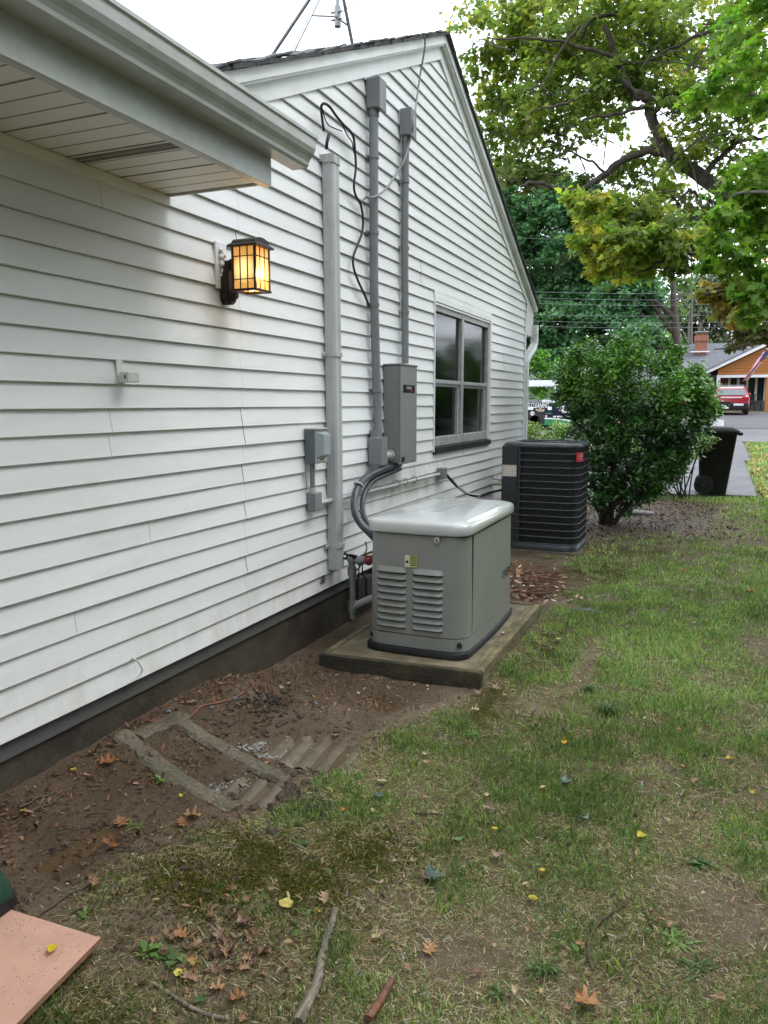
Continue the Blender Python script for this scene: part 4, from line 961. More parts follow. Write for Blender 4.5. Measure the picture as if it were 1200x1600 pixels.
# ================================================================== CONDENSER
t_ = thing('condenser_unit', 'dark charcoal air conditioning condenser with ribbed sides standing by the wall', 'air conditioner', (.69, 8.8, .03))
AX0, AX1, AY0, AY1, AZ0, AZ1 = .285, 1.125, 8.33, 9.14, .09, 1.205
def acring(e, z, r=.15):
    r_ = rrect(AX0 - e, AX1 + e, AY0 - e, AY1 + e, r + e, z, seg=4); return r_
mb = MB(); mb.loft([acring(-.03, AZ0 + .01), acring(-.03, AZ1 - .02)]); mb.build('coil_core', M_ac_dark, t_)
mb = MB(); mb.loft([acring(.006, AZ0 - .045), acring(.006, AZ0 + .02), acring(-.004, AZ0 + .024)]); mb.build('base_pan', M_ac, t_)
for k in range(15):
    z = AZ0 + .03 + (AZ1 - AZ0 - .05) * k / 14; mb = MB(); ro = [acring(.002, z - .007), acring(.006, z), acring(.002, z + .007), acring(-.010, z + .004), acring(-.010, z - .004), acring(.002, z - .007)]
    mb.loft(ro, cap0=False, cap1=False, smooth=False)
    if k in range(15): mb.build('guard_rail', M_acrail, t_)
mb = MB(); base = acring(-.004, 0)
P_ = [Vector(p) for p in base]; acc = 0
for i in range(len(P_)):
    p0, p1 = P_[i], P_[(i + 1) % len(P_)]; d = (p1 - p0).length
    while acc < d:
        p = p0.lerp(p1, acc / d)
        if not (p.x < AX0 + .24 and p.y < AY0 + .05): mb.box(p.x - .0022, p.x + .0022, p.y - .0022, p.y + .0022, AZ0 + .02, AZ1 - .02)
        acc += .0175
    acc -= d
mb.build('guard_wires', M_ac, t_)
cpx = WX(0, 0, 0)
mb = MB(); xa = AX0 - .002; xb_ = DY(811, 750, AY0).x; mb.box(xa, xb_ - .02, AY0 - .012, AY0 + .25, .55, AZ1 - .015, .01); mb.box(xb_ - .019, xb_ + .012, AY0 - .004, AY0 + .03, AZ0 - .02, AZ1 - .015, .006); mb.box(xa + .01, xb_ - .02, AY0 + .0, AY0 + .25, AZ0, .549, .006)
cpn = mb.build('control_panel', M_ac, t_)
zq0 = DY(790, 744, AY0).z; zq1 = DY(790, 726, AY0).z
mb = MB(); mb.box(xa + .006, xb_ - .028, AY0 - .0145, AY0 - .0115, zq0, zq1); mb.build('data_label', mat('tan_label', (.55, .47, .38), (.5, .43, .35), rough=.5), cpn)
mb = MB()
for k in range(4): mb.box(xa + .035, xb_ - .034, AY0 - .0158, AY0 - .0143, zq0 + .012 + k * .026, zq0 + .026 + k * .026)
mb.build('label_lines', M_white, cpn)
mb = MB(); mb.box(xa + .02, xb_ - .05, AY0 - .0022, AY0 + .0005, DY(790, 788, AY0).z, DY(790, 770, AY0).z); mb.build('data_label', M_lgrey, cpn)
mb = MB(); mb.loft([acring(.010, AZ1 - .03), acring(.014, AZ1 - .022), acring(.014, AZ1 - .004), acring(-.005, AZ1 + .014), acring(-.05, AZ1 + .020), acring(-.10, AZ1 + .016)]); tp = mb.build('top_cover', mat('slate_metal', (.075, .085, .10), (.05, .055, .07), rough=.28, scale=6), t_)
mb = MB(); cx, cy = (AX0 + AX1) / 2, (AY0 + AY1) / 2
for k in range(9): 
    rr_ = .06 + k * .033; mb.tube([(cx + rr_ * math.cos(q), cy + rr_ * math.sin(q), AZ1 + .024) for q in [2 * math.pi * i / 32 for i in range(33)]], .004, 5)
mb.tube([(cx, cy, AZ1 + .012), (cx, cy, AZ1 + .036)], .115, 24); mb.build('fan_grille', M_ac, t_)
c = DY(902, 717, AY0 + .12)
bx0 = AX1 + .006
pb = WX(902, 717, bx0); mb = MB(); nv = Vector((.9, -.42, 0)).normalized(); tv = Vector((.42, .9, 0)).normalized()
ctr = Vector((AX1 - .012, AY0 + .055, pb.z)); Mb = Matrix(((tv.x, nv.x, 0, ctr.x), (tv.y, nv.y, 0, ctr.y), (0, 0, 1, ctr.z), (0, 0, 0, 1)))
mb.box(-.05, .05, -.010, .016, -.047, .047, .004, M=Mb); mb.build('badge', M_redp, t_)
mb = MB(); mb.box(-.035, .038, .015, .0175, .006, .020, M=Mb); mb.box(-.030, .030, .015, .0175, -.020, -.012, M=Mb); mb.build('badge_lettering', mat('faded_print', (.5, .22, .22), rough=.5), t_)
p0 = DY(690, 0, 0)
mb = MB(); mb.box(AX0 - .04, AX1 + .06, AY0 - .07, AY1 + .06, -.05, .045, .006); tag(mb.build('condenser_pad', M_splash), 'flat grey pad under the dark air conditioner', 'pad')

# ================================================================== WHEELED BIN
bz = zt(2.45, 13.3) + .035
t_ = thing('wheeled_bin', 'black wheeled rubbish bin with its lid shut on the driveway edge', 'bin', (2.45, 13.4, bz))
mb = MB(); BX0, BX1 = 2.20, 2.735
def br(x0, x1, y0, y1, z, r=.05): return rrect(x0, x1, y0, y1, r, z, seg=3)
mb.loft([br(BX0 + .06, BX1 - .07, 13.30, 13.72, bz + .01), br(BX0 + .06, BX1 - .065, 13.29, 13.73, bz + .06), br(BX0 + .01, BX1 + .04, 13.24, 13.82, bz + .96), br(BX0 - .01, BX1 + .06, 13.22, 13.84, bz + .965), br(BX0 - .01, BX1 + .06, 13.22, 13.84, bz + 1.0)])
bo = mb.build('bin_body', M_black, t_)
mb = MB(); mb.loft([br(BX0 - .03, BX1 + .075, 13.21, 13.85, bz + 1.0), br(BX0 - .03, BX1 + .075, 13.21, 13.85, bz + 1.025), br(BX0 + .06, BX1 - .01, 13.26, 13.80, bz + 1.075), br(BX0 + .16, BX1 - .12, 13.34, 13.72, bz + 1.085)]); mb.box(BX1 + .05, BX1 + .12, 13.25, 13.81, bz + .95, bz + 1.0, .012); mb.build('bin_lid', M_black, t_)
mb = MB(); mb.tube([(BX0 - .05, 13.28, bz + .96), (BX0 - .05, 13.78, bz + .96)], .018, 10); mb.box(BX0 - .06, BX0, 13.28, 13.31, bz + .93, bz + .98); mb.box(BX0 - .06, BX0, 13.75, 13.78, bz + .93, bz + .98); mb.build('handle', M_black, t_)
for yy in (13.235, 13.80):
    mb = MB(); mb.tube([(BX0 + .13, yy, bz + .155), (BX0 + .13, yy + .045, bz + .155)], .148, 26); wh_ = mb.build('wheel', M_rub, t_)
    mb = MB(); 
    for k in range(6):
        q = R(60 * k); mb.tube([(BX0 + .13, yy - .004, bz + .155), (BX0 + .13 + .11 * math.cos(q), yy - .004, bz + .155 + .11 * math.sin(q))], .010, 6)
    mb.build('spokes', M_black, wh_); mb = MB(); mb.tube([(BX0 + .13, yy - .012, bz + .155), (BX0 + .13, yy, bz + .155)], .018, 10); mb.build('hub_cap', M_pvc, wh_)

# ================================================================== FOLIAGE
npr = np.random.default_rng(11)
MAPLE = np.array([(0, 0), (.18, .10), (.50, .02), (.36, .26), (.56, .50), (.26, .50), (.20, .62), (0, 1.0), (-.20, .62), (-.26, .50), (-.56, .50), (-.36, .26), (-.50, .02), (-.18, .10)])
OVAL = np.array([(0, 0), (.17, .22), (.20, .5), (.12, .8), (0, 1), (-.12, .8), (-.20, .5), (-.17, .22)])
FAR = np.array([(0, 0), (.4, .15), (.45, .6), (.05, 1), (-.4, .7), (-.35, .1)])
def gainpal(p, k): return {a: [tuple(min(.5, v * k) for v in c) for c in b] for a, b in p.items()}
def leafcloud(name, blobs, m, parent, tmpl, size, pal, droop=.35, ncl=14, spread=.30, flat=.55, shell=.55):
    """blobs: (centre, (rx,ry,rz), count, palette weight index).  Leaves sit in small sprays spread through each blob."""
    P = []; C = []; NR = []
    for c, r, n, pi in blobs:
        k = max(3, int(ncl)); u = npr.normal(size=(k, 3)); u /= np.linalg.norm(u, axis=1)[:, None]
        rad = npr.random(k) ** shell; cl = u * rad[:, None] * np.array(r)
        a = npr.integers(0, k, n); loc = npr.normal(size=(n, 3)) * np.array(r) * spread * np.array([1, 1, flat])
        p = cl[a] + loc + np.array(c)
        base = np.array(pal[pi]); cc = base[npr.integers(0, len(base), k)][a] * (1 + .22 * npr.normal(size=(n, 1))) * (1 + .06 * npr.normal(size=(n, 3)))
        P.append(p); C.append(cc); NR.append((cl[a] + loc) / np.array(r))
    P = np.concatenate(P); C = np.clip(np.concatenate(C), .006, .6); NR = np.concatenate(NR); n = len(P)
    nrm = npr.normal(size=(n, 3)) * .55 + NR * .35 + np.array([0, 0, .75]); nrm /= np.linalg.norm(nrm, axis=1)[:, None]
    tip = npr.normal(size=(n, 3)) * .6 + NR * .5 - np.array([0, 0, droop]); tip -= nrm * (tip * nrm).sum(1)[:, None]; tip /= np.linalg.norm(tip, axis=1)[:, None] + 1e-9
    sd_ = np.cross(tip, nrm); s = size * (.6 + .7 * npr.random(n)); k = len(tmpl)
    V = P[:, None, :] + (sd_[:, None, :] * tmpl[None, :, 0, None] + tip[:, None, :] * tmpl[None, :, 1, None] - nrm[:, None, :] * (np.abs(tmpl[None, :, 0, None]) * .35 + tmpl[None, :, 1, None] ** 2 * .18)) * s[:, None, None]
    return rawmesh(name, V.reshape(-1, 3), np.arange(n * k).reshape(n, k), m, parent, np.repeat(C, k, axis=0))
def blob(px, py, rpx, Y, n, pi=0, dz=1.0, depth=1.0):
    c = DY(px, py, Y); d = (c - CAM).dot(FW); r = rpx * d / FOC
    return ((c.x, c.y, c.z), (r, r * depth, r * dz), n, pi)
def limb(parent, pts, r0, r1, m=M_bark, name='limb', seg=8, wob=.03):
    P_ = cat(pts, 6); n = len(P_); P_ = [p + Vector((rnd.uniform(-1, 1), rnd.uniform(-1, 1), rnd.uniform(-1, 1))) * wob * .5 for p in P_]
    return MB().tube(P_, [r0 + (r1 - r0) * (i / (n - 1)) ** .8 for i in range(n)], seg)

# ---- large maple overhanging the lawn from the right
t_ = thing('maple_tree', 'large olive green maple whose dark limb arches over the lawn', 'tree', (6.4, 12.6, 0))
tr = limb(t_, [(6.4, 12.6, -.2), (6.35, 12.6, 1.5), (6.2, 12.5, 3.0), (6.4, 12.4, 5), (6.8, 12.3, 8), (6.9, 12.2, 11)], .34, .12, seg=16); tr.build('trunk', M_bark, t_)
L0 = [(6.2, 12.5, 2.7), (4.9, 12.4, 3.2), tuple(DY(1190, 345, 12.2)), tuple(DY(1130, 300, 12.0)), tuple(DY(1085, 268, 12)), tuple(DY(1050, 245, 11.9)), tuple(DY(1032, 215, 11.8)), tuple(DY(1017, 180, 11.7)), tuple(DY(1012, 150, 11.6)), tuple(DY(990, 145, 11.5)), tuple(DY(975, 120, 11.5)), tuple(DY(960, 80, 11.4)), tuple(DY(945, 40, 11.2))]
bl_ = limb(t_, L0, .14, .03, seg=10, wob=.02); 
limbs = [([(1045, 240, 11.9), (1010, 236, 11.8), (975, 250, 11.7), (945, 272, 11.6), (915, 292, 11.5), (895, 298, 11.4), (865, 292, 11.3), (840, 285, 11.2), (815, 290, 11.1)], .060, .020),
         ([(1012, 155, 11.6), (990, 148, 11.5), (978, 130, 11.4), (965, 112, 11.4)], .05, .03),
         ([(1015, 165, 11.6), (970, 176, 11.5), (930, 182, 11.3), (905, 190, 11.2)], .03, .012),
         ([(1022, 175, 11.6), (1050, 140, 11.9), (1080, 100, 12.2), (1120, 60, 12.4)], .035, .012),
         ([(940, 130, 11.4), (900, 155, 11.2), (865, 165, 11), (830, 175, 11)], .03, .010),
         ([(905, 60, 11.3), (925, 30, 11.3), (960, 22, 11.4), (1010, 15, 11.6)], .035, .015),
         ([(1100, 275, 12), (1120, 250, 12.2), (1160, 220, 12.4), (1200, 215, 12.6)], .05, .02),
         ([(1130, 320, 12), (1100, 310, 11.9), (1075, 300, 11.8), (1045, 330, 11.7), (1020, 360, 11.6)], .03, .010),
         ([(1110, 385, 10.5), (1080, 395, 10.4), (1050, 400, 10.3), (1010, 420, 10.2), (985, 430, 10.1)], .03, .008),
         ([(1200, 390, 11), (1150, 392, 10.8), (1110, 385, 10.5)], .045, .03),
         ([(1120, 370, 11), (1095, 350, 11), (1075, 330, 11)], .02, .008),
         ([(1060, 320, 11.8), (1040, 300, 11.6), (1000, 300, 11.5)], .02, .008),
         ([(950, 270, 11.6), (920, 250, 11.5), (890, 235, 11.4), (870, 220, 11.3)], .02, .008),
         ([(1200, 20, 12), (1130, 40, 11.8), (1060, 70, 11.7), (1000, 100, 11.5)], .04, .012),
         ([(960, 90, 11.4), (900, 70, 11.2), (830, 60, 11), (760, 60, 10.8)], .03, .008),
         ([(905, 40, 11.2), (870, 90, 11.1), (850, 130, 11), (820, 140, 10.9)], .02, .008)]
for q, a, b_ in limbs:
    P_ = cat([DY(*c) for c in q], 5); n = len(P_)
    bl_.tube([p + Vector((rnd.uniform(-.012, .012), 0, rnd.uniform(-.02, .02))) for p in P_], [a + (b_ - a) * i / (n - 1) for i in range(n)], 7)
for k in range(90):   # twigs
    px, py = rnd.uniform(750, 1190), rnd.uniform(0, 380); y = rnd.uniform(10.8, 12.6); p = DY(px, py, y)
    d = Vector((rnd.uniform(-1, .3), rnd.uniform(-.5, .5), rnd.uniform(-.5, .6))).normalized()
    bl_.tube([p, p + d * .35 + Vector((0, 0, .04)), p + d * .8], [.010, .007, .003], 5)
for q in [[(6.5, 12.4, 6), (5.5, 11, 8), (4, 9, 9.5), (2.5, 7, 10)], [(6.5, 12.4, 7), (8, 14, 9), (10, 15, 10)], [(6.4, 12.4, 5), (7, 10, 7), (7.5, 7, 8)], [(6.2, 12.5, 5.5), (4.8, 13.5, 7.5), (3, 14, 9)]]:
    P_ = cat(q, 6); n = len(P_); bl_.tube(P_, [.12 - .1 * i / (n - 1) for i in range(n)], 8)
bl_.build('branches', M_bark, t_)
OL = [(.155, .21, .04), (.20, .255, .05), (.125, .185, .035), (.095, .14, .03), (.25, .265, .05), (.15, .205, .055)]
YE = [(.27, .33, .055), (.22, .29, .05), (.18, .25, .045), (.15, .215, .04), (.30, .29, .05)]
DK = [(.085, .125, .03), (.105, .15, .035), (.12, .135, .04)]
mb_ = []
for px, py, r, k, pi in [(745, 25, 38, 170, 0), (800, 20, 60, 420, 0), (870, 15, 65, 480, 0), (940, 10, 60, 420, 0), (1010, 25, 60, 380, 0), (1080, 20, 60, 300, 0), (1150, 10, 60, 300, 0),
                         (762, 90, 42, 230, 0), (820, 85, 60, 480, 1), (885, 90, 62, 520, 0), (950, 75, 55, 430, 0), (1020, 85, 55, 400, 0), (1090, 80, 50, 240, 0), (1160, 90, 60, 250, 0),
                         (765, 160, 35, 170, 0), (805, 150, 50, 380, 0), (860, 150, 55, 430, 0), (925, 135, 50, 380, 0), (985, 130, 45, 260, 2), (1050, 150, 50, 270, 0), (1110, 170, 50, 210, 0), (1170, 170, 50, 220, 0),
                         (775, 215, 38, 210, 0), (815, 210, 48, 330, 0), (860, 215, 42, 150, 2), (910, 190, 35, 120, 0), (955, 190, 35, 130, 0), (1075, 220, 45, 170, 0), (1140, 235, 50, 200, 2),
                         (780, 262, 30, 170, 0), (820, 265, 38, 260, 2), (865, 262, 30, 110, 2), (905, 285, 20, 50, 2), (985, 275, 35, 170, 0), (1010, 245, 30, 110, 0), (1040, 290, 42, 230, 0), (1075, 330, 45, 200, 2), (1105, 350, 35, 110, 2), (1170, 290, 40, 130, 0)]:
    mb_.append(blob(px, py, r, rnd.uniform(11.6, 13.4), int(k * 1.9), pi, dz=.9, depth=1.3))
for px, py, r, k, pi in [(915, 315, 30, 260, 1), (950, 335, 42, 480, 1), (1000, 335, 45, 420, 0), (935, 375, 36, 380, 1), (980, 385, 45, 480, 0), (1035, 370, 45, 380, 0), (950, 412, 30, 260, 1), (1000, 415, 38, 330, 1), (1055, 405, 35, 220, 2), (1085, 375, 30, 140, 1)]:
    mb_.append(blob(px, py, r, rnd.uniform(10.0, 10.9), int(k * 1.7), pi, dz=.85, depth=1.3))
for k in range(26):     # the rest of the crown, above and right of the picture
    a = rnd.uniform(0, 6.28); rr = rnd.uniform(1, 4.6); mb_.append(((6.8 + rr * math.cos(a), 11.2 + rr * math.sin(a), rnd.uniform(6.8, 11.5)), (1.3, 1.3, .9), 330, 0))
for c in [(4.2, 8.8, 8.6), (3.0, 7.2, 9.4), (4.6, 6.8, 8.4), (2.2, 9.5, 9.6), (3.4, 10.6, 8.4), (5.6, 5.4, 8.2), (1.6, 12, 8.8), (3.5, 5.2, 9.6), (7.4, 4.5, 8), (5.5, 3.2, 7.6), (4.2, 1.8, 8.4), (6.2, .8, 7.2), (3.4, 3.4, 8.9), (5.0, -.6, 7.8), (7.2, 2.2, 6.6), (3.2, .2, 8.8)]: mb_.append((c, (1.3, 1.3, .8), 420, 0))  # unseen crown stretched over the yard to keep light off wall and lawn
leafcloud('crown', mb_, M_leaf, t_, MAPLE, .092, {0: OL, 1: YE, 2: DK}, ncl=22, spread=.22)

# ---- nearer tree on the right with bright green leaves
t_ = thing('bright_tree', 'young tree with bright fresh green leaves reaching in from the right edge', 'tree', (5.6, 6.6, 0))
tr = limb(t_, [(5.6, 6.6, -.1), (5.5, 6.7, 1.2), (5.4, 6.9, 2.4), (5.3, 7.0, 3.6), (5.0, 7.1, 5.2)], .11, .04, M_barkg, seg=12)
for q in [[(5.45, 6.8, 2.1), (4.6, 7.4, 2.9), tuple(DY(1190, 300, 8)), tuple(DY(1130, 330, 8))], [(5.4, 6.9, 2.6), (4.4, 7.6, 3.6), tuple(DY(1180, 150, 8.2)), tuple(DY(1120, 130, 8.2))], [(5.4, 6.9, 3), (4.6, 7.6, 4.4), tuple(DY(1190, 50, 8.3))], [(5.5, 6.8, 1.9), (4.8, 7.6, 2.3), tuple(DY(1199, 420, 8.4)), tuple(DY(1150, 450, 8.4))]]:
    P_ = cat(q, 6); n = len(P_); tr.tube(P_, [.035 - .028 * i / (n - 1) for i in range(n)], 6)
tr.build('trunk', M_barkg, t_)
BR = [(.13, .23, .035), (.17, .28, .045), (.10, .19, .03), (.21, .30, .06), (.15, .23, .04)]
OB = [(.17, .16, .03), (.13, .14, .03), (.20, .14, .03)]
bb_ = []
for px, py, r, k, pi in [(1185, 20, 40, 170, 0), (1150, 45, 30, 80, 0), (1190, 90, 36, 130, 0), (1120, 130, 32, 110, 0), (1160, 140, 34, 130, 0), (1090, 150, 22, 50, 0), (1195, 160, 30, 90, 0), (1150, 65, 30, 60, 0),
                         (1175, 265, 35, 170, 0), (1150, 300, 32, 150, 0), (1195, 310, 40, 200, 0), (1125, 335, 28, 130, 0), (1160, 350, 38, 210, 0), (1195, 370, 34, 170, 0), (1120, 375, 24, 100, 0), (1150, 395, 28, 120, 0), (1105, 405, 18, 60, 0), (1135, 420, 20, 70, 0),
                         (1190, 425, 26, 110, 0), (1165, 455, 26, 120, 0), (1195, 465, 28, 130, 0), (1180, 490, 16, 50, 0)]:
    bb_.append(blob(px, py, r, rnd.uniform(7.7, 8.8), int(k * 1.25), pi, dz=.8, depth=1.3))
for k in range(22):
    a = rnd.uniform(0, 6.28); rr = rnd.uniform(.3, 1.5); bb_.append(((5.4 + rr * math.cos(a), 6.9 + rr * math.sin(a) * .9, rnd.uniform(2.4, 6.4)), (.6, .6, .5), 150, 0))
leafcloud('crown', bb_, M_leaf, t_, MAPLE, .088, {0: BR}, droop=.9, ncl=12, spread=.28)

# ---- a further tree with drooping brownish olive foliage at the right edge
t_ = thing('russet_tree', 'tree with brownish olive leaves hanging in front of the far grey roof', 'tree', (13.5, 30, .6))
tr = limb(t_, [(13.5, 30, .4), (13.3, 30, 3), (13.2, 30, 5.5), (12.8, 30, 9)], .4, .12, M_bark, seg=10)
for q in [[(13.2, 30, 4.6), (9.5, 30, 5.3), tuple(DY(1170, 500, 30)), tuple(DY(1135, 495, 30))], [(13.2, 30, 6), (9, 30, 7.2), tuple(DY(1140, 450, 30)), tuple(DY(1100, 455, 30))], [(13.2, 30, 4.2), (10, 30, 4.4), tuple(DY(1190, 535, 30)), tuple(DY(1160, 542, 30)), tuple(DY(1115, 546, 30))]]:
    P_ = cat(q, 6); n = len(P_); tr.tube(P_, [.12 - .10 * i / (n - 1) for i in range(n)], 6)
tr.build('trunk', M_bark, t_)
bb_ = [blob(px, py, r, 30 + rnd.uniform(-1, 1), k, pi, dz=.6, depth=1) for px, py, r, k, pi in [(1110, 455, 22, 150, 0), (1140, 450, 26, 200, 0), (1175, 445, 30, 200, 0), (1130, 480, 22, 150, 0), (1165, 485, 26, 180, 0), (1198, 480, 30, 220, 0), (1150, 500, 18, 100, 0), (1175, 520, 22, 160, 1), (1198, 525, 22, 170, 1), (1215, 440, 40, 250, 0), (1240, 500, 45, 300, 0), (1290, 430, 70, 400, 0), (1300, 340, 80, 400, 0), (1290, 250, 80, 400, 0), (1230, 300, 60, 250, 1), (1150, 540, 12, 40, 1)]]
leafcloud('crown', bb_, M_leaf, t_, MAPLE, .26, {0: OB, 1: [(.07, .08, .02), (.05, .06, .02), (.10, .10, .025)]}, ncl=14)

# ---- big dark trees beyond the street
def fartree(name, label, base, blobs, pal, size, trunk_r=.4, m=M_leaffar, barkm=M_bark, tm=FAR, **k):
    t_ = thing(name, label, 'tree', base, 'trees beyond the street')
    top = max(b[0][2] for b in blobs); tr = limb(t_, [base, (base[0] + .2, base[1], base[2] + (top - base[2]) * .4), (base[0] - .1, base[1], top - .5)], trunk_r, trunk_r * .25, barkm, seg=8)
    for q in range(5):
        h = base[2] + (top - base[2]) * (.3 + .1 * q); c = blobs[(q * 3) % len(blobs)][0]
        tr.tube(cat([(base[0], base[1], h), ((base[0] + c[0]) / 2, base[1], (h + c[2]) / 2 + .4), c], 4), [trunk_r * .35 * (1 - i / 12) for i in range(9)], 6)
    tr.build('trunk', barkm, t_)
    leafcloud('crown', blobs, m, t_, tm, size, pal, **k); return t_
DG = [(.045, .105, .04), (.06, .13, .05), (.032, .08, .03), (.08, .16, .065)]
DG2 = [(.07, .15, .055), (.09, .19, .075), (.05, .12, .045)]
bl1 = [blob(px, py, r, 38 + rnd.uniform(-2.5, 2), 4000, pi, depth=1.2) for px, py, r, pi in [(800, 330, 35, 1), (845, 325, 40, 1), (890, 325, 40, 0), (925, 350, 38, 0), (790, 390, 40, 0), (840, 385, 45, 0), (890, 395, 45, 0), (930, 400, 45, 0), (780, 300, 25, 1), (865, 300, 30, 1), (910, 305, 28, 0),
       (830, 440, 40, 0), (880, 450, 42, 1), (925, 455, 45, 0), (840, 490, 40, 0), (890, 500, 42, 0), (830, 545, 40, 0), (875, 550, 40, 0), (760, 360, 50, 0), (760, 450, 50, 0), (790, 500, 50, 0)]]
fartree('dark_tree', 'tall dense dark green tree standing behind the navy pickup', (-3.2, 38.5, .8), bl1, gainpal({0: DG, 1: DG2}, 1.45), .17, spread=.17, ncl=40, tm=MAPLE)
bl1 = [blob(px, py, r, 36 + rnd.uniform(-1.5, 1.5), 3200, pi, depth=1.2) for px, py, r, pi in [(960, 430, 35, 0), (985, 440, 32, 1), (950, 480, 38, 1), (990, 480, 34, 0), (1010, 455, 26, 1), (940, 525, 38, 0), (985, 525, 35, 1), (960, 565, 38, 0), (1010, 520, 24, 1)]]
fartree('dark_tree', 'rounded mid green tree between the tall dark tree and the far brick house', (.6, 36.5, .8), bl1, {0: [(.06, .13, .05), (.08, .17, .06)], 1: [(.08, .18, .075), (.11, .22, .10)]}, .16, spread=.19, ncl=34, tm=MAPLE)
bl1 = [blob(px, py, r, 33.5, 600, 0, dz=.9, depth=.9) for px, py, r in [(850, 590, 20), (828, 575, 22), (838, 610, 15), (875, 570, 22), (840, 560, 18)]]
fartree('leafy_shrub', 'light green shrubs glimpsed under the white truck rack', (-3.4, 33.5, .75), bl1, {0: [(.10, .22, .04), (.13, .28, .05)]}, .11, trunk_r=.08)
bl1 = [blob(px, py, r, 56 + rnd.uniform(-2, 2), int(n * 2.6), pi, depth=1) for px, py, r, n, pi in [(1010, 410, 24, 200, 0), (1040, 400, 26, 150, 0), (1025, 455, 20, 120, 0), (1045, 490, 26, 260, 0), (1020, 500, 20, 160, 0), (1010, 540, 22, 200, 1), (1035, 535, 26, 260, 1), (1060, 440, 22, 120, 0), (1000, 380, 30, 200, 0)]]
fartree('thin_tree', 'thin pale green tree with sky showing through left of the chimney', (.6, 57, 1.3), bl1, {0: [(.09, .15, .05), (.12, .19, .06)], 1: [(.13, .22, .04), (.10, .18, .04)]}, .21, trunk_r=.16, barkm=M_barkg, ncl=22)
bl1 = [blob(px, py, r, 70 + rnd.uniform(-3, 3), int(n * 2.6), 0, depth=1) for px, py, r, n in [(1075, 470, 28, 420), (1105, 480, 30, 520), (1140, 470, 32, 520), (1175, 470, 36, 520), (1060, 505, 24, 300), (1090, 450, 22, 220), (1120, 440, 26, 200), (1190, 510, 34, 420), (1150, 505, 28, 380), (1215, 450, 40, 400), (1250, 490, 50, 500), (1085, 520, 20, 200), (1120, 515, 20, 200)]]
tt_ = fartree('grey_green_tree', 'tall grey green trees rising behind the ridge of the far grey roof', (3.2, 71, 1.5), bl1, {0: [(.085, .115, .065), (.06, .085, .05), (.15, .185, .11), (.08, .11, .065)]}, .26, trunk_r=.22, barkm=M_barkg, ncl=22)
tk = MB()
for a, b_, c in (((1064, 540), (1056, 500), (1045, 460)), ((1090, 540), (1096, 505), (1108, 470)), ((1078, 540), (1078, 510), (1079, 480)), ((1150, 540), (1155, 500), (1165, 460))):
    tk.tube(cat([DY(*a, 68), DY(*b_, 68), DY(*c, 68)], 4), [.20, .20, .19, .18, .17, .15, .13, .12, .10], 8)
tk.build('trunk', M_barkg, tt_)
# far wood that closes the view
wd = []
for k in range(240):
    x = rnd.uniform(-75, 90); y = rnd.uniform(92, 118); wd.append(((x, y, (.9, 3.2, 5.6)[k % 3] + rnd.uniform(0, 2.2)), (5.2, 3, 2.2), 420, 0))
o = leafcloud('distant_wood', wd, M_leaffar, None, FAR, .7, {0: [(.09, .14, .07), (.12, .17, .09), (.07, .11, .06)]}); kind(o, 'stuff')['label'] = 'distant belt of trees closing the view'; o['category'] = 'wood'

# ---- dark multi-stemmed bush by the condenser
t_ = thing('evergreen_bush', 'large dark glossy bush on bare stems between the condenser and black bin', 'bush', (1.12, 10.3, .05))
mb = MB(); b0_ = Vector((1.15, 10.3, zt(1.15, 10.3) - .03))
for q in [[(935, 770), (905, 735), (893, 715), (880, 705)], [(945, 760), (935, 715), (925, 670)], [(950, 765), (960, 710), (965, 660)], [(955, 780), (990, 730), (1010, 680)], [(955, 790), (1000, 760), (1040, 720), (1065, 690)], [(940, 770), (915, 760), (898, 752)], [(945, 770), (975, 700), (995, 640)],
          [(940, 740), (925, 735), (905, 728), (896, 722)], [(958, 792), (985, 778), (1015, 752), (1030, 735)], [(930, 790), (915, 775), (905, 772)], [(940, 750), (930, 690), (900, 660), (885, 630)], [(1010, 750), (1040, 690), (1070, 640)]]:
    y = 10.3 + rnd.uniform(-.35, .35); pts = [b0_ + Vector((rnd.uniform(-.05, .12), rnd.uniform(-.05, .1), 0))] + [DY(px, py, 10.3 + (y - 10.3) * (i + 1) / 3) for i, (px, py) in enumerate(q)]
    P_ = cat(pts, 5); n = len(P_); mb.tube(P_, [.034 - .024 * i / (n - 1) for i in range(n)], 7)
    for k in range(5):
        p = P_[rnd.randrange(n // 3, n)]; d = Vector((rnd.uniform(-1, 1), rnd.uniform(-.7, .7), rnd.uniform(.1, 1))).normalized() * rnd.uniform(.2, .45)
        mb.tube([p, p + d * .5 + Vector((0, 0, .02)), p + d], [.009, .007, .003], 5)
mb.build('stems', mat('dark_bark', (.045, .035, .028), (.018, .014, .011), rough=.95, scale=14, bump=1.0, bscale=40), t_)
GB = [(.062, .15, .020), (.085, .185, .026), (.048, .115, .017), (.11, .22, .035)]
GD = [(.030, .085, .018), (.022, .065, .014), (.045, .11, .022)]  # darker copy for low and inner leaves: shade put into their colour
bb_ = []
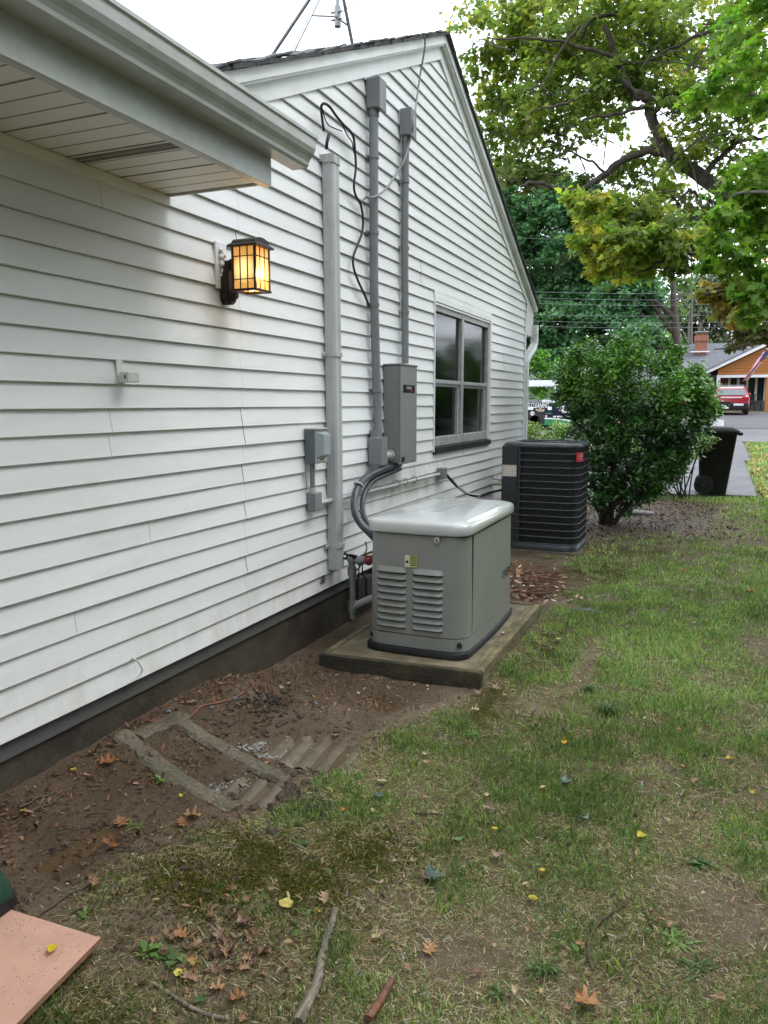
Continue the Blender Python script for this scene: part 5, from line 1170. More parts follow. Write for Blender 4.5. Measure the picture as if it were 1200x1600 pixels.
for px, py, r, n, pi in [(900, 575, 30, 700, 0), (945, 555, 32, 800, 0), (990, 548, 32, 850, 0), (1035, 560, 32, 800, 0), (1075, 585, 32, 750, 0), (1095, 620, 28, 600, 0), (898, 620, 28, 600, 0), (940, 600, 36, 900, 0), (990, 600, 38, 900, 0), (1045, 610, 38, 900, 0),
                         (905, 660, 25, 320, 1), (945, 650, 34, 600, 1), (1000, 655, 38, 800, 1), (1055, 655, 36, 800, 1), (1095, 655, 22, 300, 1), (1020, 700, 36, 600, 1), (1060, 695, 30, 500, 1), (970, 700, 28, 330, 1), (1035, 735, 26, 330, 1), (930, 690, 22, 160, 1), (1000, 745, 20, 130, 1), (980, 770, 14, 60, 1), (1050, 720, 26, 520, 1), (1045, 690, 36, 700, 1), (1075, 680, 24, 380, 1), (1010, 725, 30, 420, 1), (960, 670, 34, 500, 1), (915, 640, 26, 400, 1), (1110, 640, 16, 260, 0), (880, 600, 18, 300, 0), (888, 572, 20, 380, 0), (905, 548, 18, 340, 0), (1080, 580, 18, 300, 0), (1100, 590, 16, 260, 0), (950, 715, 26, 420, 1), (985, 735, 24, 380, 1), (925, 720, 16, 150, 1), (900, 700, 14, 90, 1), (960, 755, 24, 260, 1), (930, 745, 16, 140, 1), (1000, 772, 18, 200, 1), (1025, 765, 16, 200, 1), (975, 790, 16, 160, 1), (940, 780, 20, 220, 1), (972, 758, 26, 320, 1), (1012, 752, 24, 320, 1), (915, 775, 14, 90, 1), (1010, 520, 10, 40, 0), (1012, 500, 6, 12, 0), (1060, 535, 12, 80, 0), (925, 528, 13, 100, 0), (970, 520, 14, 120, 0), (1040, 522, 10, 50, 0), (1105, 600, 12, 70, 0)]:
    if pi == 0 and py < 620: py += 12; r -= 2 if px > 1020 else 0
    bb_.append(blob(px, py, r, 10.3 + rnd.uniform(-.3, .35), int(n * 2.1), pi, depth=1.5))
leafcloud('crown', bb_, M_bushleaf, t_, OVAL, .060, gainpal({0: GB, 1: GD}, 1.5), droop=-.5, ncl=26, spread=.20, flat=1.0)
# small bright shrub next to the bin and low hedge along the driveway
def shrub(name, label, cx, cy, z0, blobs, pal, size, grp=None):
    t_ = thing(name, label, 'shrub' if name != 'low_hedge' else 'hedge', (cx, cy, z0), grp); mb = MB()
    for k in range(9):
        c = blobs[k % len(blobs)][0]; mb.tube(cat([((cx if name != 'low_hedge' else c[0]) + .02 * k, cy, z0 - .05), (c[0] * .6 + (cx if name != 'low_hedge' else c[0]) * .4, cy + .02, z0 * .4 + c[2] * .6), c], 3), [.012] * 5 + [.005] * 2, 5)
    mb.build('stems', M_bark, t_); leafcloud('foliage', blobs, M_bushleaf, t_, OVAL, size, {0: pal}, droop=-.4, ncl=20, spread=.24, flat=.9); return t_
shrub('small_shrub', 'small yellow green shrub tucked against the left side of the black bin', 1.98, 12.9, .1, [blob(px, py, r, 12.9, n, 0) for px, py, r, n in [(1075, 690, 20, 620), (1100, 688, 15, 500), (1050, 700, 24, 620), (1062, 715, 22, 700), (1045, 735, 22, 700), (1030, 755, 18, 420)]], [(.10, .18, .03), (.07, .13, .02), (.13, .21, .04)], .05)
shrub('low_hedge', 'low bright green hedge beyond the dark condenser', -1.2, 20.3, .38, [((x, 20.3 + rnd.uniform(-.2, .2), .38 + rnd.uniform(.25, .62)), (.42, .4, .24), 1500, 0) for x in np.linspace(-3.6, .9, 14)], [(.12, .21, .03), (.16, .26, .04), (.08, .15, .025)], .07)
# unseen tree added behind the camera to shade the low eave
t_ = thing('shade_tree', 'broad shade tree standing behind the photographer', 'tree', (1.2, -7.5, 0))
limb(t_, [(1.2, -7.5, -.2), (1.2, -7.5, 3), (1.0, -7.3, 6)], .3, .15, seg=10).build('trunk', M_bark, t_)
leafcloud('crown', [((1 + rnd.uniform(-4.5, 5), -6.5 + rnd.uniform(-3, 3.2), rnd.uniform(3.4, 8.5)), (1.4, 1.4, 1), 260, 0) for k in range(46)], M_leaf, t_, MAPLE, .2, {0: OL})
# unseen row of trees added right of the lawn to darken the wall
for i, (x, y) in enumerate(((9.6, 9.5), (9.2, 5.0), (9.0, 1.0), (8.6, -3.5), (6.0, -8.0))):
    t_ = thing('border_tree', ['bushy border tree farthest along the right side of the lawn', 'bushy border tree beside the maple on the right of the lawn', 'bushy border tree directly right of the photographer', 'bushy border tree behind right of the photographer', 'bushy border tree farthest behind the photographer'][i], 'tree', (x, y, 0))
    limb(t_, [(x, y, -.2), (x, y, 2), (x, y, 5)], .2, .1, seg=8).build('trunk', M_bark, t_)
    leafcloud('crown', [((x + rnd.uniform(-1.5, 1.5), y + rnd.uniform(-2.4, 2.4), .8 + 6.4 * k / 33 + rnd.uniform(-.3, .3)), (1.2, 1.3, .9), 330, 0) for k in range(34)], M_leaf, t_, MAPLE, .2, {0: [(.05, .08, .02), (.07, .10, .025), (.04, .07, .018)]})

# ================================================================== GRASS, LITTER
def scatter(n, x0, x1, y0, y1):
    return x0 + (x1 - x0) * npr.random(n), y0 + (y1 - y0) * npr.random(n)
def inview(x, y, z, mx_=80):
    d = np.c_[x - CAM.x, y - CAM.y, z - CAM.z]; f = d @ np.array(FW); px = 600 + FOC * (d @ np.array(RT)) / f; py = 800 - FOC * (d @ np.array(UP)) / f
    return (f > .2) & (px > -500) & (px < 1200 + 1500) & (py < 1600 + 300)
def onpad(x, y): return (x > .2) & (x < 1.26) & (y > 4.08) & (y < 5.88)
def paved(x, y): return ((x > -3.5) & (x < 3.14) & (y > 13.3) & (y < 19.25)) | ((x > 2.1) & (x < 3.3) & (y >= 19.2) & (y < 25.3)) | ((y > 25.1) & (y < 31.7))
GRN = np.array([(.13, .19, .05), (.17, .23, .06), (.10, .155, .04), (.21, .26, .08), (.17, .20, .09), (.12, .19, .085)]) * 1.5
STR = np.array([(.34, .27, .15), (.22, .17, .09), (.13, .095, .055), (.48, .40, .26)]) * 1.2
VV = []; CC = []
def blades(n, x0, x1, y0, y1, h, wd_, straw=.25, lean=.7, power=1.4, clump=True):
    x, y = scatter(n, x0, x1, y0, y1); g = gmask(x, y)
    tuft = .10 + 1.25 * np.clip(vnoise(x * 9, y * 9, 91) * 1.7 - .35, 0, 1) * (.35 + vnoise(x * 2.3, y * 2.3, 92)); g = g * (1 - np.clip(1.25 * mmask(x, y), 0, .97)); keep = npr.random(n) < (g ** power) * np.clip(tuft, 0, 1.1) if clump else npr.random(n) < g ** power
    keep &= ~onpad(x, y) & ~paved(x, y) & (x > .02) & ~((x > .25) & (x < 1.16) & (y > 8.2) & (y < 9.2))
    x, y = x[keep], y[keep]; z = gz(x, y); k = inview(x, y, z); x, y, z = x[k], y[k], z[k]; n = len(x)
    isS = npr.random(n) < straw * (1.6 - 1.1 * gmask(x, y)) * (1 - .45 * sst(3.5, 7, y)) if straw < 2 else npr.random(n) < .82; a = npr.random(n) * 6.283
    L_ = h * (.45 + .9 * npr.random(n)) * (.55 + .9 * vnoise(x * 3.1, y * 3.1, 93)); ln = lean * (.25 + npr.random(n)); ln = np.where(isS, 2.5 + 3 * npr.random(n), ln)
    up_ = L_ / np.sqrt(1 + ln ** 2); out_ = up_ * ln; dx, dy = np.cos(a), np.sin(a); b_ = a + 1.5708 + npr.normal(size=n) * .5; wx, wy = np.cos(b_), np.sin(b_); w_ = wd_ * (.6 + .8 * npr.random(n))
    p = np.c_[x, y, z]; D = np.c_[dx, dy, 0 * dx]; W_ = np.c_[wx, wy, 0 * wx] * (w_ / 2)[:, None]; U = np.array([0, 0, 1.0])
    m1 = p + D * (out_ * .38)[:, None] + U * (up_ * .62)[:, None]; tp = p + D * out_[:, None] + U * (up_ * .92)[:, None]
    q = np.stack([p - W_, p + W_, m1 + W_ * .8, tp, m1 - W_ * .8], 1)
    tone = .75 + .5 * vnoise(x * 1.7, y * 1.7, 95)
    far_ = sst(2.2, 4.5, y)[:, None]
    c = np.where(isS[:, None], STR[npr.integers(0, 4, n)], GRN[npr.integers(0, 6, n)] * (.78 + .32 * far_) * (1 + .4 * (vnoise(x * 5, y * 5, 96) - .5))[:, None] * np.array([1, 1, 1])) * tone[:, None] * np.exp(.30 * npr.normal(size=(n, 1)))
    VV.append(q.reshape(-1, 3)); CC.append(np.repeat(np.clip(c, .01, .6), 5, axis=0))
blades(260000, .3, 4.6, 1.0, 2.6, .036, .0030, .60, power=2.0)
blades(300000, .5, 6.4, 2.6, 4.6, .040, .0038, .46, power=1.7)
blades(270000, .6, 8.0, 4.6, 8.0, .042, .0055, .30)
blades(230000, .3, 3.8, 1.1, 3.2, .030, .0016, 3.0, lean=3, power=.55, clump=False)
blades(80000, .8, 4.6, 3.0, 6.0, .032, .0024, 3.0, lean=3, power=.7, clump=False)
blades(170000, .6, 11, 8.0, 14.0, .048, .010, .16)
blades(90000, -4, 16, 14.0, 25.2, .07, .022, .10, clump=False)
def mossblades(n, x0, x1, y0, y1):
    x, y = scatter(n, x0, x1, y0, y1); k = npr.random(n) < mmask(x, y) * 1.1; x, y = x[k], y[k]; z = gz(x, y); n = len(x); a = npr.random(n) * 6.283
    h = .004 + .007 * npr.random(n); w_ = .0028; D = np.c_[np.cos(a), np.sin(a), 0 * a]; W_ = np.c_[-np.sin(a), np.cos(a), 0 * a] * w_; p = np.c_[x, y, z - .001]; U = np.array([0, 0, 1.0])
    q = np.stack([p - W_, p + W_, p + W_ + D * (h * .3)[:, None] + U * (h * .7)[:, None], p + D * (h * .6)[:, None] + U * h[:, None], p - W_ + D * (h * .3)[:, None] + U * (h * .7)[:, None]], 1)
    c = np.array([(.10, .105, .018), (.14, .14, .025), (.075, .08, .016), (.13, .11, .04)])[npr.integers(0, 4, n)] * np.exp(.25 * npr.normal(size=(n, 1))); VV.append(q.reshape(-1, 3)); CC.append(np.repeat(c, 5, axis=0))
mossblades(190000, .5, 1.7, 1.1, 2.8); mossblades(60000, 1.1, 2.2, 3.4, 8.8)
o = rawmesh('grass', np.concatenate(VV), np.arange(sum(len(v) for v in VV)).reshape(-1, 5), M_grass, None, np.concatenate(CC)); kind(o, 'stuff')['label'] = 'short worn lawn grass with dry straw'; o['category'] = 'grass'

# leaf litter and crumbs of soil, bark bits
def bits(name, label, n, x0, x1, y0, y1, size, pal, fn, lift=.004, tilt=.5, k=5, elong=1.6, cat_='litter', m=M_litter):
    x, y = scatter(n, x0, x1, y0, y1); keep = npr.random(n) < fn(x, y); keep &= ~onpad(x, y) & ~paved(x, y); x, y = x[keep], y[keep]; z = gz(x, y); kk = inview(x, y, z); x, y, z = x[kk], y[kk], z[kk]; n = len(x)
    s = size * np.exp(np.clip(npr.normal(size=n), -2, 1.6) * .5); a = npr.random(n) * 6.283; ang = np.arange(k) / k * 6.283
    rr = .5 * (.65 + .6 * npr.random((n, k))); u = np.cos(ang)[None] * rr * elong; v = np.sin(ang)[None] * rr / elong
    ca_, sa = np.cos(a)[:, None], np.sin(a)[:, None]; X_ = (u * ca_ - v * sa) * s[:, None]; Y_ = (u * sa + v * ca_) * s[:, None]
    tx, ty = npr.normal(size=(n, 1)) * tilt, npr.normal(size=(n, 1)) * tilt; Z_ = X_ * tx + Y_ * ty + npr.random((n, k)) * s[:, None] * .25
    Z_ = Z_ - Z_.min(1, keepdims=True)
    V_ = np.stack([x[:, None] + X_, y[:, None] + Y_, z[:, None] + lift + Z_], 2); P_ = np.array(pal)
    c = P_[npr.integers(0, len(P_), n)] * (1 + .25 * npr.normal(size=(n, 1)))
    o = rawmesh(name, V_.reshape(-1, 3), np.arange(n * k).reshape(n, k), m, None, np.repeat(np.clip(c, .008, .6), k, axis=0)); kind(o, 'stuff')['label'] = label; o['category'] = cat_; return o
dirtf = lambda x, y: (1 - gmask(x, y)) * np.clip(fbm(x * 3.7, y * 3.7, 51, 3) * 2.6 - .75, .03, 1) * (x > 0)
wallf = lambda x, y: np.clip(np.exp(-x / .35) * 1.3 * np.clip(vnoise(x * 6, y * 2.5, 52) * 2.2 - .6, 0, 1), 0, 1) * (x > 0)
bits('leaf_litter', 'dark wet leaf litter and bark bits strewn over the mud', 17000, 0, 1.5, 1.1, 4.2, .0060, [(.05, .028, .016), (.085, .048, .027), (.12, .075, .045), (.035, .022, .015), (.19, .13, .085)], dirtf)
bits('leaf_litter', 'brown leaf litter gathered along the foundation', 9000, 0, .9, 1.2, 4.3, .011, [(.10, .045, .022), (.15, .075, .04), (.06, .033, .02), (.20, .12, .07), (.08, .05, .03)], wallf, elong=1.7, tilt=.35)
bits('dry_crumbs', 'pale dry leaf crumbs scattered among the grass', 12000, .5, 5, 1.2, 6.5, .0075, [(.33, .24, .14), (.22, .15, .085), (.13, .08, .045), (.4, .32, .2)], lambda x, y: .45 * (1.1 - gmask(x, y)) * (vnoise(x * 2, y * 2, 55) > .4), lift=.010, tilt=.4, elong=1.6)
bits('dry_crumbs', 'pale leaf crumbs lying on the far lawn and under the bush', 5000, .6, 6, 6.0, 13.2, .016, [(.33, .24, .14), (.22, .15, .085), (.4, .34, .24)], lambda x, y: .30 * (vnoise(x * 1.1, y * 1.1, 56) > .45), lift=.015, tilt=.4, elong=1.3)
bits('leaf_litter', 'brown leaf litter lying under the bush', 22000, .2, 4, 8.6, 13.2, .016, [(.09, .055, .032), (.055, .035, .02), (.035, .024, .015), (.16, .11, .065)], lambda x, y: (1 - gmask(x, y)) * 1.0, lift=.01, tilt=.35)
bits('leaf_edging', 'orange brown fallen leaves lining the right edge of the driveway', 1400, 3.05, 3.75, 13.2, 24, .028, [(.38, .20, .07), (.45, .30, .10), (.28, .14, .05)], lambda x, y: np.exp(-np.abs(x - 3.25) / .18), lift=.03, tilt=.6)
bits('pebbles', 'small stones and gravel grit in the mud', 4500, 0, 1.4, 1.2, 4.4, .0048, [(.20, .17, .13), (.13, .105, .08), (.28, .25, .20), (.09, .07, .05)], lambda x, y: .55 * (1 - gmask(x, y)) * (vnoise(x * 5, y * 5, 57) > .35), tilt=.3, elong=1.15, lift=.002)
bits('clover_leaves', 'small round green clover leaves among the grass', 7000, .6, 4.2, 1.5, 6.5, .010, [(.07, .14, .03), (.10, .18, .045), (.05, .11, .03)], lambda x, y: gmask(x, y) * (vnoise(x * 2.4, y * 2.4, 58) > .62) * .7, lift=.03, tilt=.5, elong=1.0, k=6, m=M_grass)
# soil clods
def clod(mb, p, r):
    b = bmesh.new(); bmesh.ops.create_icosphere(b, subdivisions=2, radius=r)
    sx, sy, sz, ph = rnd.uniform(.8, 1.4), rnd.uniform(.7, 1.2), rnd.uniform(.4, .8), rnd.uniform(0, 9)
    for v in b.verts:
        k = 1 + .28 * math.sin(v.co.x / r * 4 + ph) * math.sin(v.co.y / r * 5 + ph * 2) + rnd.uniform(-.08, .08); v.co = Vector((v.co.x * sx * k + p[0], v.co.y * sy * k + p[1], v.co.z * sz * k + p[2]))
    mb.bm(b, True)
M_clod = mat('wet_soil', (.10, .068, .044), (.035, .023, .015), rough=.6, scale=60, bump=1.0, bscale=160)
mb = MB()
for k in range(300):
    if k < 170: c = GP(rnd.gauss(470, 50), rnd.gauss(1245, 28))
    elif k < 260: c = GP(rnd.gauss(420, 45), rnd.gauss(1110, 22))
    else: c = Vector((rnd.uniform(.05, 1.1), rnd.uniform(1.5, 3.9), 0))
    if float(gmask(c.x, c.y)) > .5 or c.x < .03: continue
    clod(mb, (c.x, c.y, zt(c.x, c.y) + .0), rnd.uniform(.005, .018) * (1.3 if k < 260 else 1))
o = kind(mb.build('soil_clods', M_clod), 'stuff'); o['label'] = 'dark wet clods of soil round the concrete frame'; o['category'] = 'soil'

mb = MB()
for k in range(420):
    c = GP(rnd.gauss(462, 26), rnd.gauss(1262, 13)); clod(mb, (c.x, c.y, zt(c.x, c.y)), rnd.uniform(.004, .015))
for k in range(70):
    c = GP(rnd.gauss(415, 16), rnd.gauss(1102, 8)); clod(mb, (c.x, c.y, zt(c.x, c.y) + .005), rnd.uniform(.006, .014))
o = kind(mb.build('black_muck', mat('black_muck', (.028, .02, .014), (.010, .007, .005), rough=.55, scale=60, bump=1.0, bscale=160)), 'stuff'); o['label'] = 'black rotted leaf muck at the lawn edge'; o['category'] = 'muck'

# ================================================================== CONCRETE FRAME WITH CORRUGATED SHEET
t_ = thing('concrete_frame', 'half buried rough concrete frame filled with mud and water near the foundation', 'concrete frame', (.35, 2.6, .1))
def bar(name, a, b_, w_, h_, z0_, z1_, sd):
    A_, B2 = Vector(a), Vector(b_); d = (B2 - A_); L_ = d.length; u = d.normalized(); nn = Vector((-u.y, u.x, 0)); n = int(L_ / .018); rings = []
    pz = np.polyfit(np.linspace(0, 1, 12), np.array([float(gz((A_ + d * q).x, (A_ + d * q).y, False)) for q in np.linspace(0, 1, 12)]), 2)
    for i in range(n + 1):
        c = A_ + u * L_ * i / n; z = float(np.polyval(pz, i / n)) + .024 - .014 * (i / n); j = lambda s_: .010 * (float(vnoise(np.array(i * .45), np.array(s_ * 3.1), sd)) - .5)
        prof_ = [(-w_ / 2, -h_), (-w_ / 2 - .004, -.016), (-w_ / 2 + .009, -.001), (-w_ / 6, .001), (w_ / 6, .0), (w_ / 2 - .010, -.002), (w_ / 2 + .004, -.018), (w_ / 2, -h_)]
        rings.append([(c.x + nn.x * (o_ + j(k)), c.y + nn.y * (o_ + j(k)), z + q + j(k + 9)) for k, (o_, q) in enumerate(prof_)])
    MB().loft(rings, smooth=False).build(name, M_splash, t_)
pA = GP(192, 1152); pB = GP(366, 1266); pC = GP(284, 1130); pD = GP(452, 1218); pA.x = max(pA.x, .03)
bar('near_bar', (pA.x, pA.y, 0), (pB.x, pB.y, 0), .095, .09, .172, .036, 3)
bar('middle_bar', (pC.x, pC.y, 0), (pD.x, pD.y, 0), .085, .08, .160, .034, 5)
bar('wall_bar', (pA.x + .045, pA.y + .03, 0), (pC.x - .04, pC.y + .06, 0), .09, .08, .164, .154, 7)
# corrugated bed, ridges run along the wall
def corrugated(x0, x1, y0, y1, z0_, z1_, sx=.0, rot=-.10, sd=1):
    K = 70; J = 24; vs = []; fs = []
    for i in range(K + 1):
        for j_ in range(J + 1):
            u = i / K; v = j_ / J; x = x0 + (x1 - x0) * u; y = y0 + (y1 - y0) * v
            zz = z0_ + (z1_ - z0_) * u + .0075 * math.sin(u * (x1 - x0) / .092 * 6.283) + .004 * (float(vnoise(np.array(x * 12), np.array(y * 12), sd)) - .5)
            vs.append((x + rot * (y - y0), y, zz))
    for i in range(K):
        for j_ in range(J): k = i * (J + 1) + j_; fs.append((k, k + J + 1, k + J + 2, k + 1))
    return MB().add(vs, fs, True)
zc1 = zt(.7, 2.64); zc2 = zt(.72, 3.05)
def zlo(x0, x1, y0, y1):
    q = gz(np.linspace(x0, x1, 9)[None, :] + np.zeros((9, 1)), np.linspace(y0, y1, 9)[:, None] + np.zeros((1, 9)), False); return q
corrugated(.38, .84, 2.48, 2.78, WZ3 + .014, WZ3 + .000).build('corrugated_bed', M_corr, t_)
tag(corrugated(.36, .96, 2.90, 3.32, WZ4 + .018, WZ4 + .001, sd=4).build('corrugated_sheet', M_corr), 'muddy corrugated sheet lying wet beyond the concrete frame', 'corrugated sheet')
fo = MB(); M_foam = mat('water_froth', (.46, .45, .43), (.22, .2, .18), rough=.3, scale=80)
for (cx, cy, n_, r_) in [(392, 1170, 130, 8), (425, 1181, 190, 8), (452, 1188, 90, 7), (470, 1172, 70, 6), (408, 1162, 50, 4), (362, 1230, 90, 12), (335, 1235, 40, 8)]:
    for k in range(n_):
        c = GP(cx + rnd.gauss(0, r_ * 1.4), cy + rnd.gauss(0, r_ * .45)); fo.ball((c.x, c.y, max(c.z, (WZ4 if cx > 375 and cy < 1200 else WZ3)) + .004), rnd.uniform(.0015, .0042), sx=1.9, sy=1.3, sz=.35, sub=1)
o = kind(fo.build('foam', M_foam), 'stuff'); o['label'] = 'white froth floating on the muddy water'; o['category'] = 'foam'

# ================================================================== PINK BOARD AND GREEN BAG
zb_ = .075
pp = [pl(157, 1465, 2, zb_), pl(-6, 1414, 2, zb_), pl(22, 1603, 2, zb_)]
a, c1, c2 = pp; d1 = (c1 - a); d2 = (c2 - a)
poly = [a, a + d1.normalized() * 1.2, a + d1.normalized() * 1.2 + d2.normalized() * 1.0, a + d2.normalized() * 1.0]
t_ = thing('pink_board', 'salmon pink foam board lying flat at the lower left with soil crumbs', 'board', tuple(a))
mb = MB(); mb.prism([(p.x, p.y) for p in poly], 2, zb_ - .002, zb_); mb.build('face', M_pink, t_)
mb = MB(); mb.prism([(p.x, p.y) for p in poly], 2, zb_ - .018, zb_ - .0022); mb.build('edge', M_pinke, t_)
mb = MB()
for k in range(230):
    u, v = (rnd.uniform(.03, .16), rnd.uniform(.02, .30)) if k % 3 else (rnd.gauss(.28, .04), rnd.gauss(.05, .03))
    p = a + d1.normalized() * max(u + rnd.gauss(0, .02), .004) + d2.normalized() * max(v, .004); mb.ball((p.x, p.y, zb_ + .0005), rnd.uniform(.0005, .0016), sz=.6, sub=1)
o = kind(mb.build('crumbs', M_clod, t_), 'stuff')
def leafmesh(kind_, size, col, curl=.5, seed=0):
    r_ = random.Random(seed)
    if kind_ == 'oak':
        out_ = [(0, 0), (.02, .08), (.07, .16), (.22, .10), (.30, .16), (.20, .26), (.13, .32), (.26, .38), (.42, .40), (.44, .52), (.28, .54), (.17, .56), (.22, .66), (.33, .76), (.26, .84), (.13, .80), (.09, .90), (0, 1)]
    elif kind_ == 'maple': out_ = [(0, 0), (.14, .06), (.36, -.02), (.30, .12), (.56, .20), (.44, .30), (.58, .48), (.30, .46), (.24, .54), (.30, .70), (.12, .72), (0, 1)]
    elif kind_ == 'round': out_ = [(0, .06), (.12, .0), (.30, .06), (.43, .24), (.45, .46), (.36, .68), (.20, .86), (.06, .96), (0, 1)]
    elif kind_ == 'strip': out_ = [(0, 0), (.07, .15), (.11, .4), (.10, .7), (.04, .92), (0, 1)]
    else: out_ = [(0, 0), (.12, .12), (.20, .35), (.20, .6), (.10, .85), (0, 1)]
    pts = [(x * (1 + .15 * r_.uniform(-1, 1)), y) for x, y in out_] + [(-x * (1 + .15 * r_.uniform(-1, 1)), y) for x, y in out_[-2:0:-1]]
    n = len(pts); vs = []; fs = []
    ks = [0, .35, .7, 1.0]; ph = r_.uniform(0, 6)
    for t in ks[1:]:
        for x, y in pts:
            X_, Y_ = x * t, (y - .48) * t
            z = curl * (1.5 * X_ * X_ + .5 * Y_ * Y_ * math.sin(ph) + .35 * X_ * Y_) + .05 * math.sin(9 * X_ + ph) * t + .03 * math.sin(11 * Y_ + ph)
            vs.append((X_ * size, Y_ * size, z * size))
    vs.append((0, 0, .0)); c = len(vs) - 1
    for k in range(n):
        k2 = (k + 1) % n; fs.append((c, k, k2))
        for t in range(2): fs.append((t * n + k, (t + 1) * n + k, (t + 1) * n + k2, t * n + k2))
    me = bpy.data.meshes.new('fallen_leaf'); me.from_pydata(vs, [], fs); me.polygons.foreach_set('use_smooth', [True] * len(fs))
    ca_ = me.color_attributes.new('Col', 'FLOAT_COLOR', 'POINT'); col = np.array(col)
    cc = []
    for i, v in enumerate(vs):
        e = .62 + .5 * r_.random() if i < c else .8
        if abs(v[0]) < .02 * size: e *= .8
        cc += list(np.clip(col * e, 0, 1)) + [1]
    ca_.data.foreach_set('color', cc); mn = min(v[2] for v in vs)
    for v in me.vertices: v.co.z -= mn
    me.materials.append(M_dry); return me
def put_leaf(kind_, px, py, size, col, label, cat_='leaf', curl=.5, rot=None, tilt=(0, 0), lift=.012, z=None, seed=None, group=None):
    seed = seed if seed is not None else int(px * 7 + py); r_ = random.Random(seed)
    me = leafmesh(kind_, size, col, curl, seed); o = link('fallen_leaf', me)
    p = GP(px, py) if z is None else pl(px, py, 2, z)
    if z is None:
        g = float(gmask(p.x, p.y)); lift = lift + .014 * g
    o.location = p + Vector((0, 0, lift)); o.rotation_euler = (R(tilt[0] + r_.uniform(-8, 8)), R(tilt[1] + r_.uniform(-8, 8)), R(rot if rot is not None else r_.uniform(0, 360)))
    tag(o, label, cat_, group); return o
BRN = (.26, .115, .055); TAN = (.36, .22, .12); YLW = (.62, .46, .03); RUS = (.34, .13, .045); PAL = (.50, .38, .20); GRE = (.07, .16, .05); GYG = (.10, .15, .12)
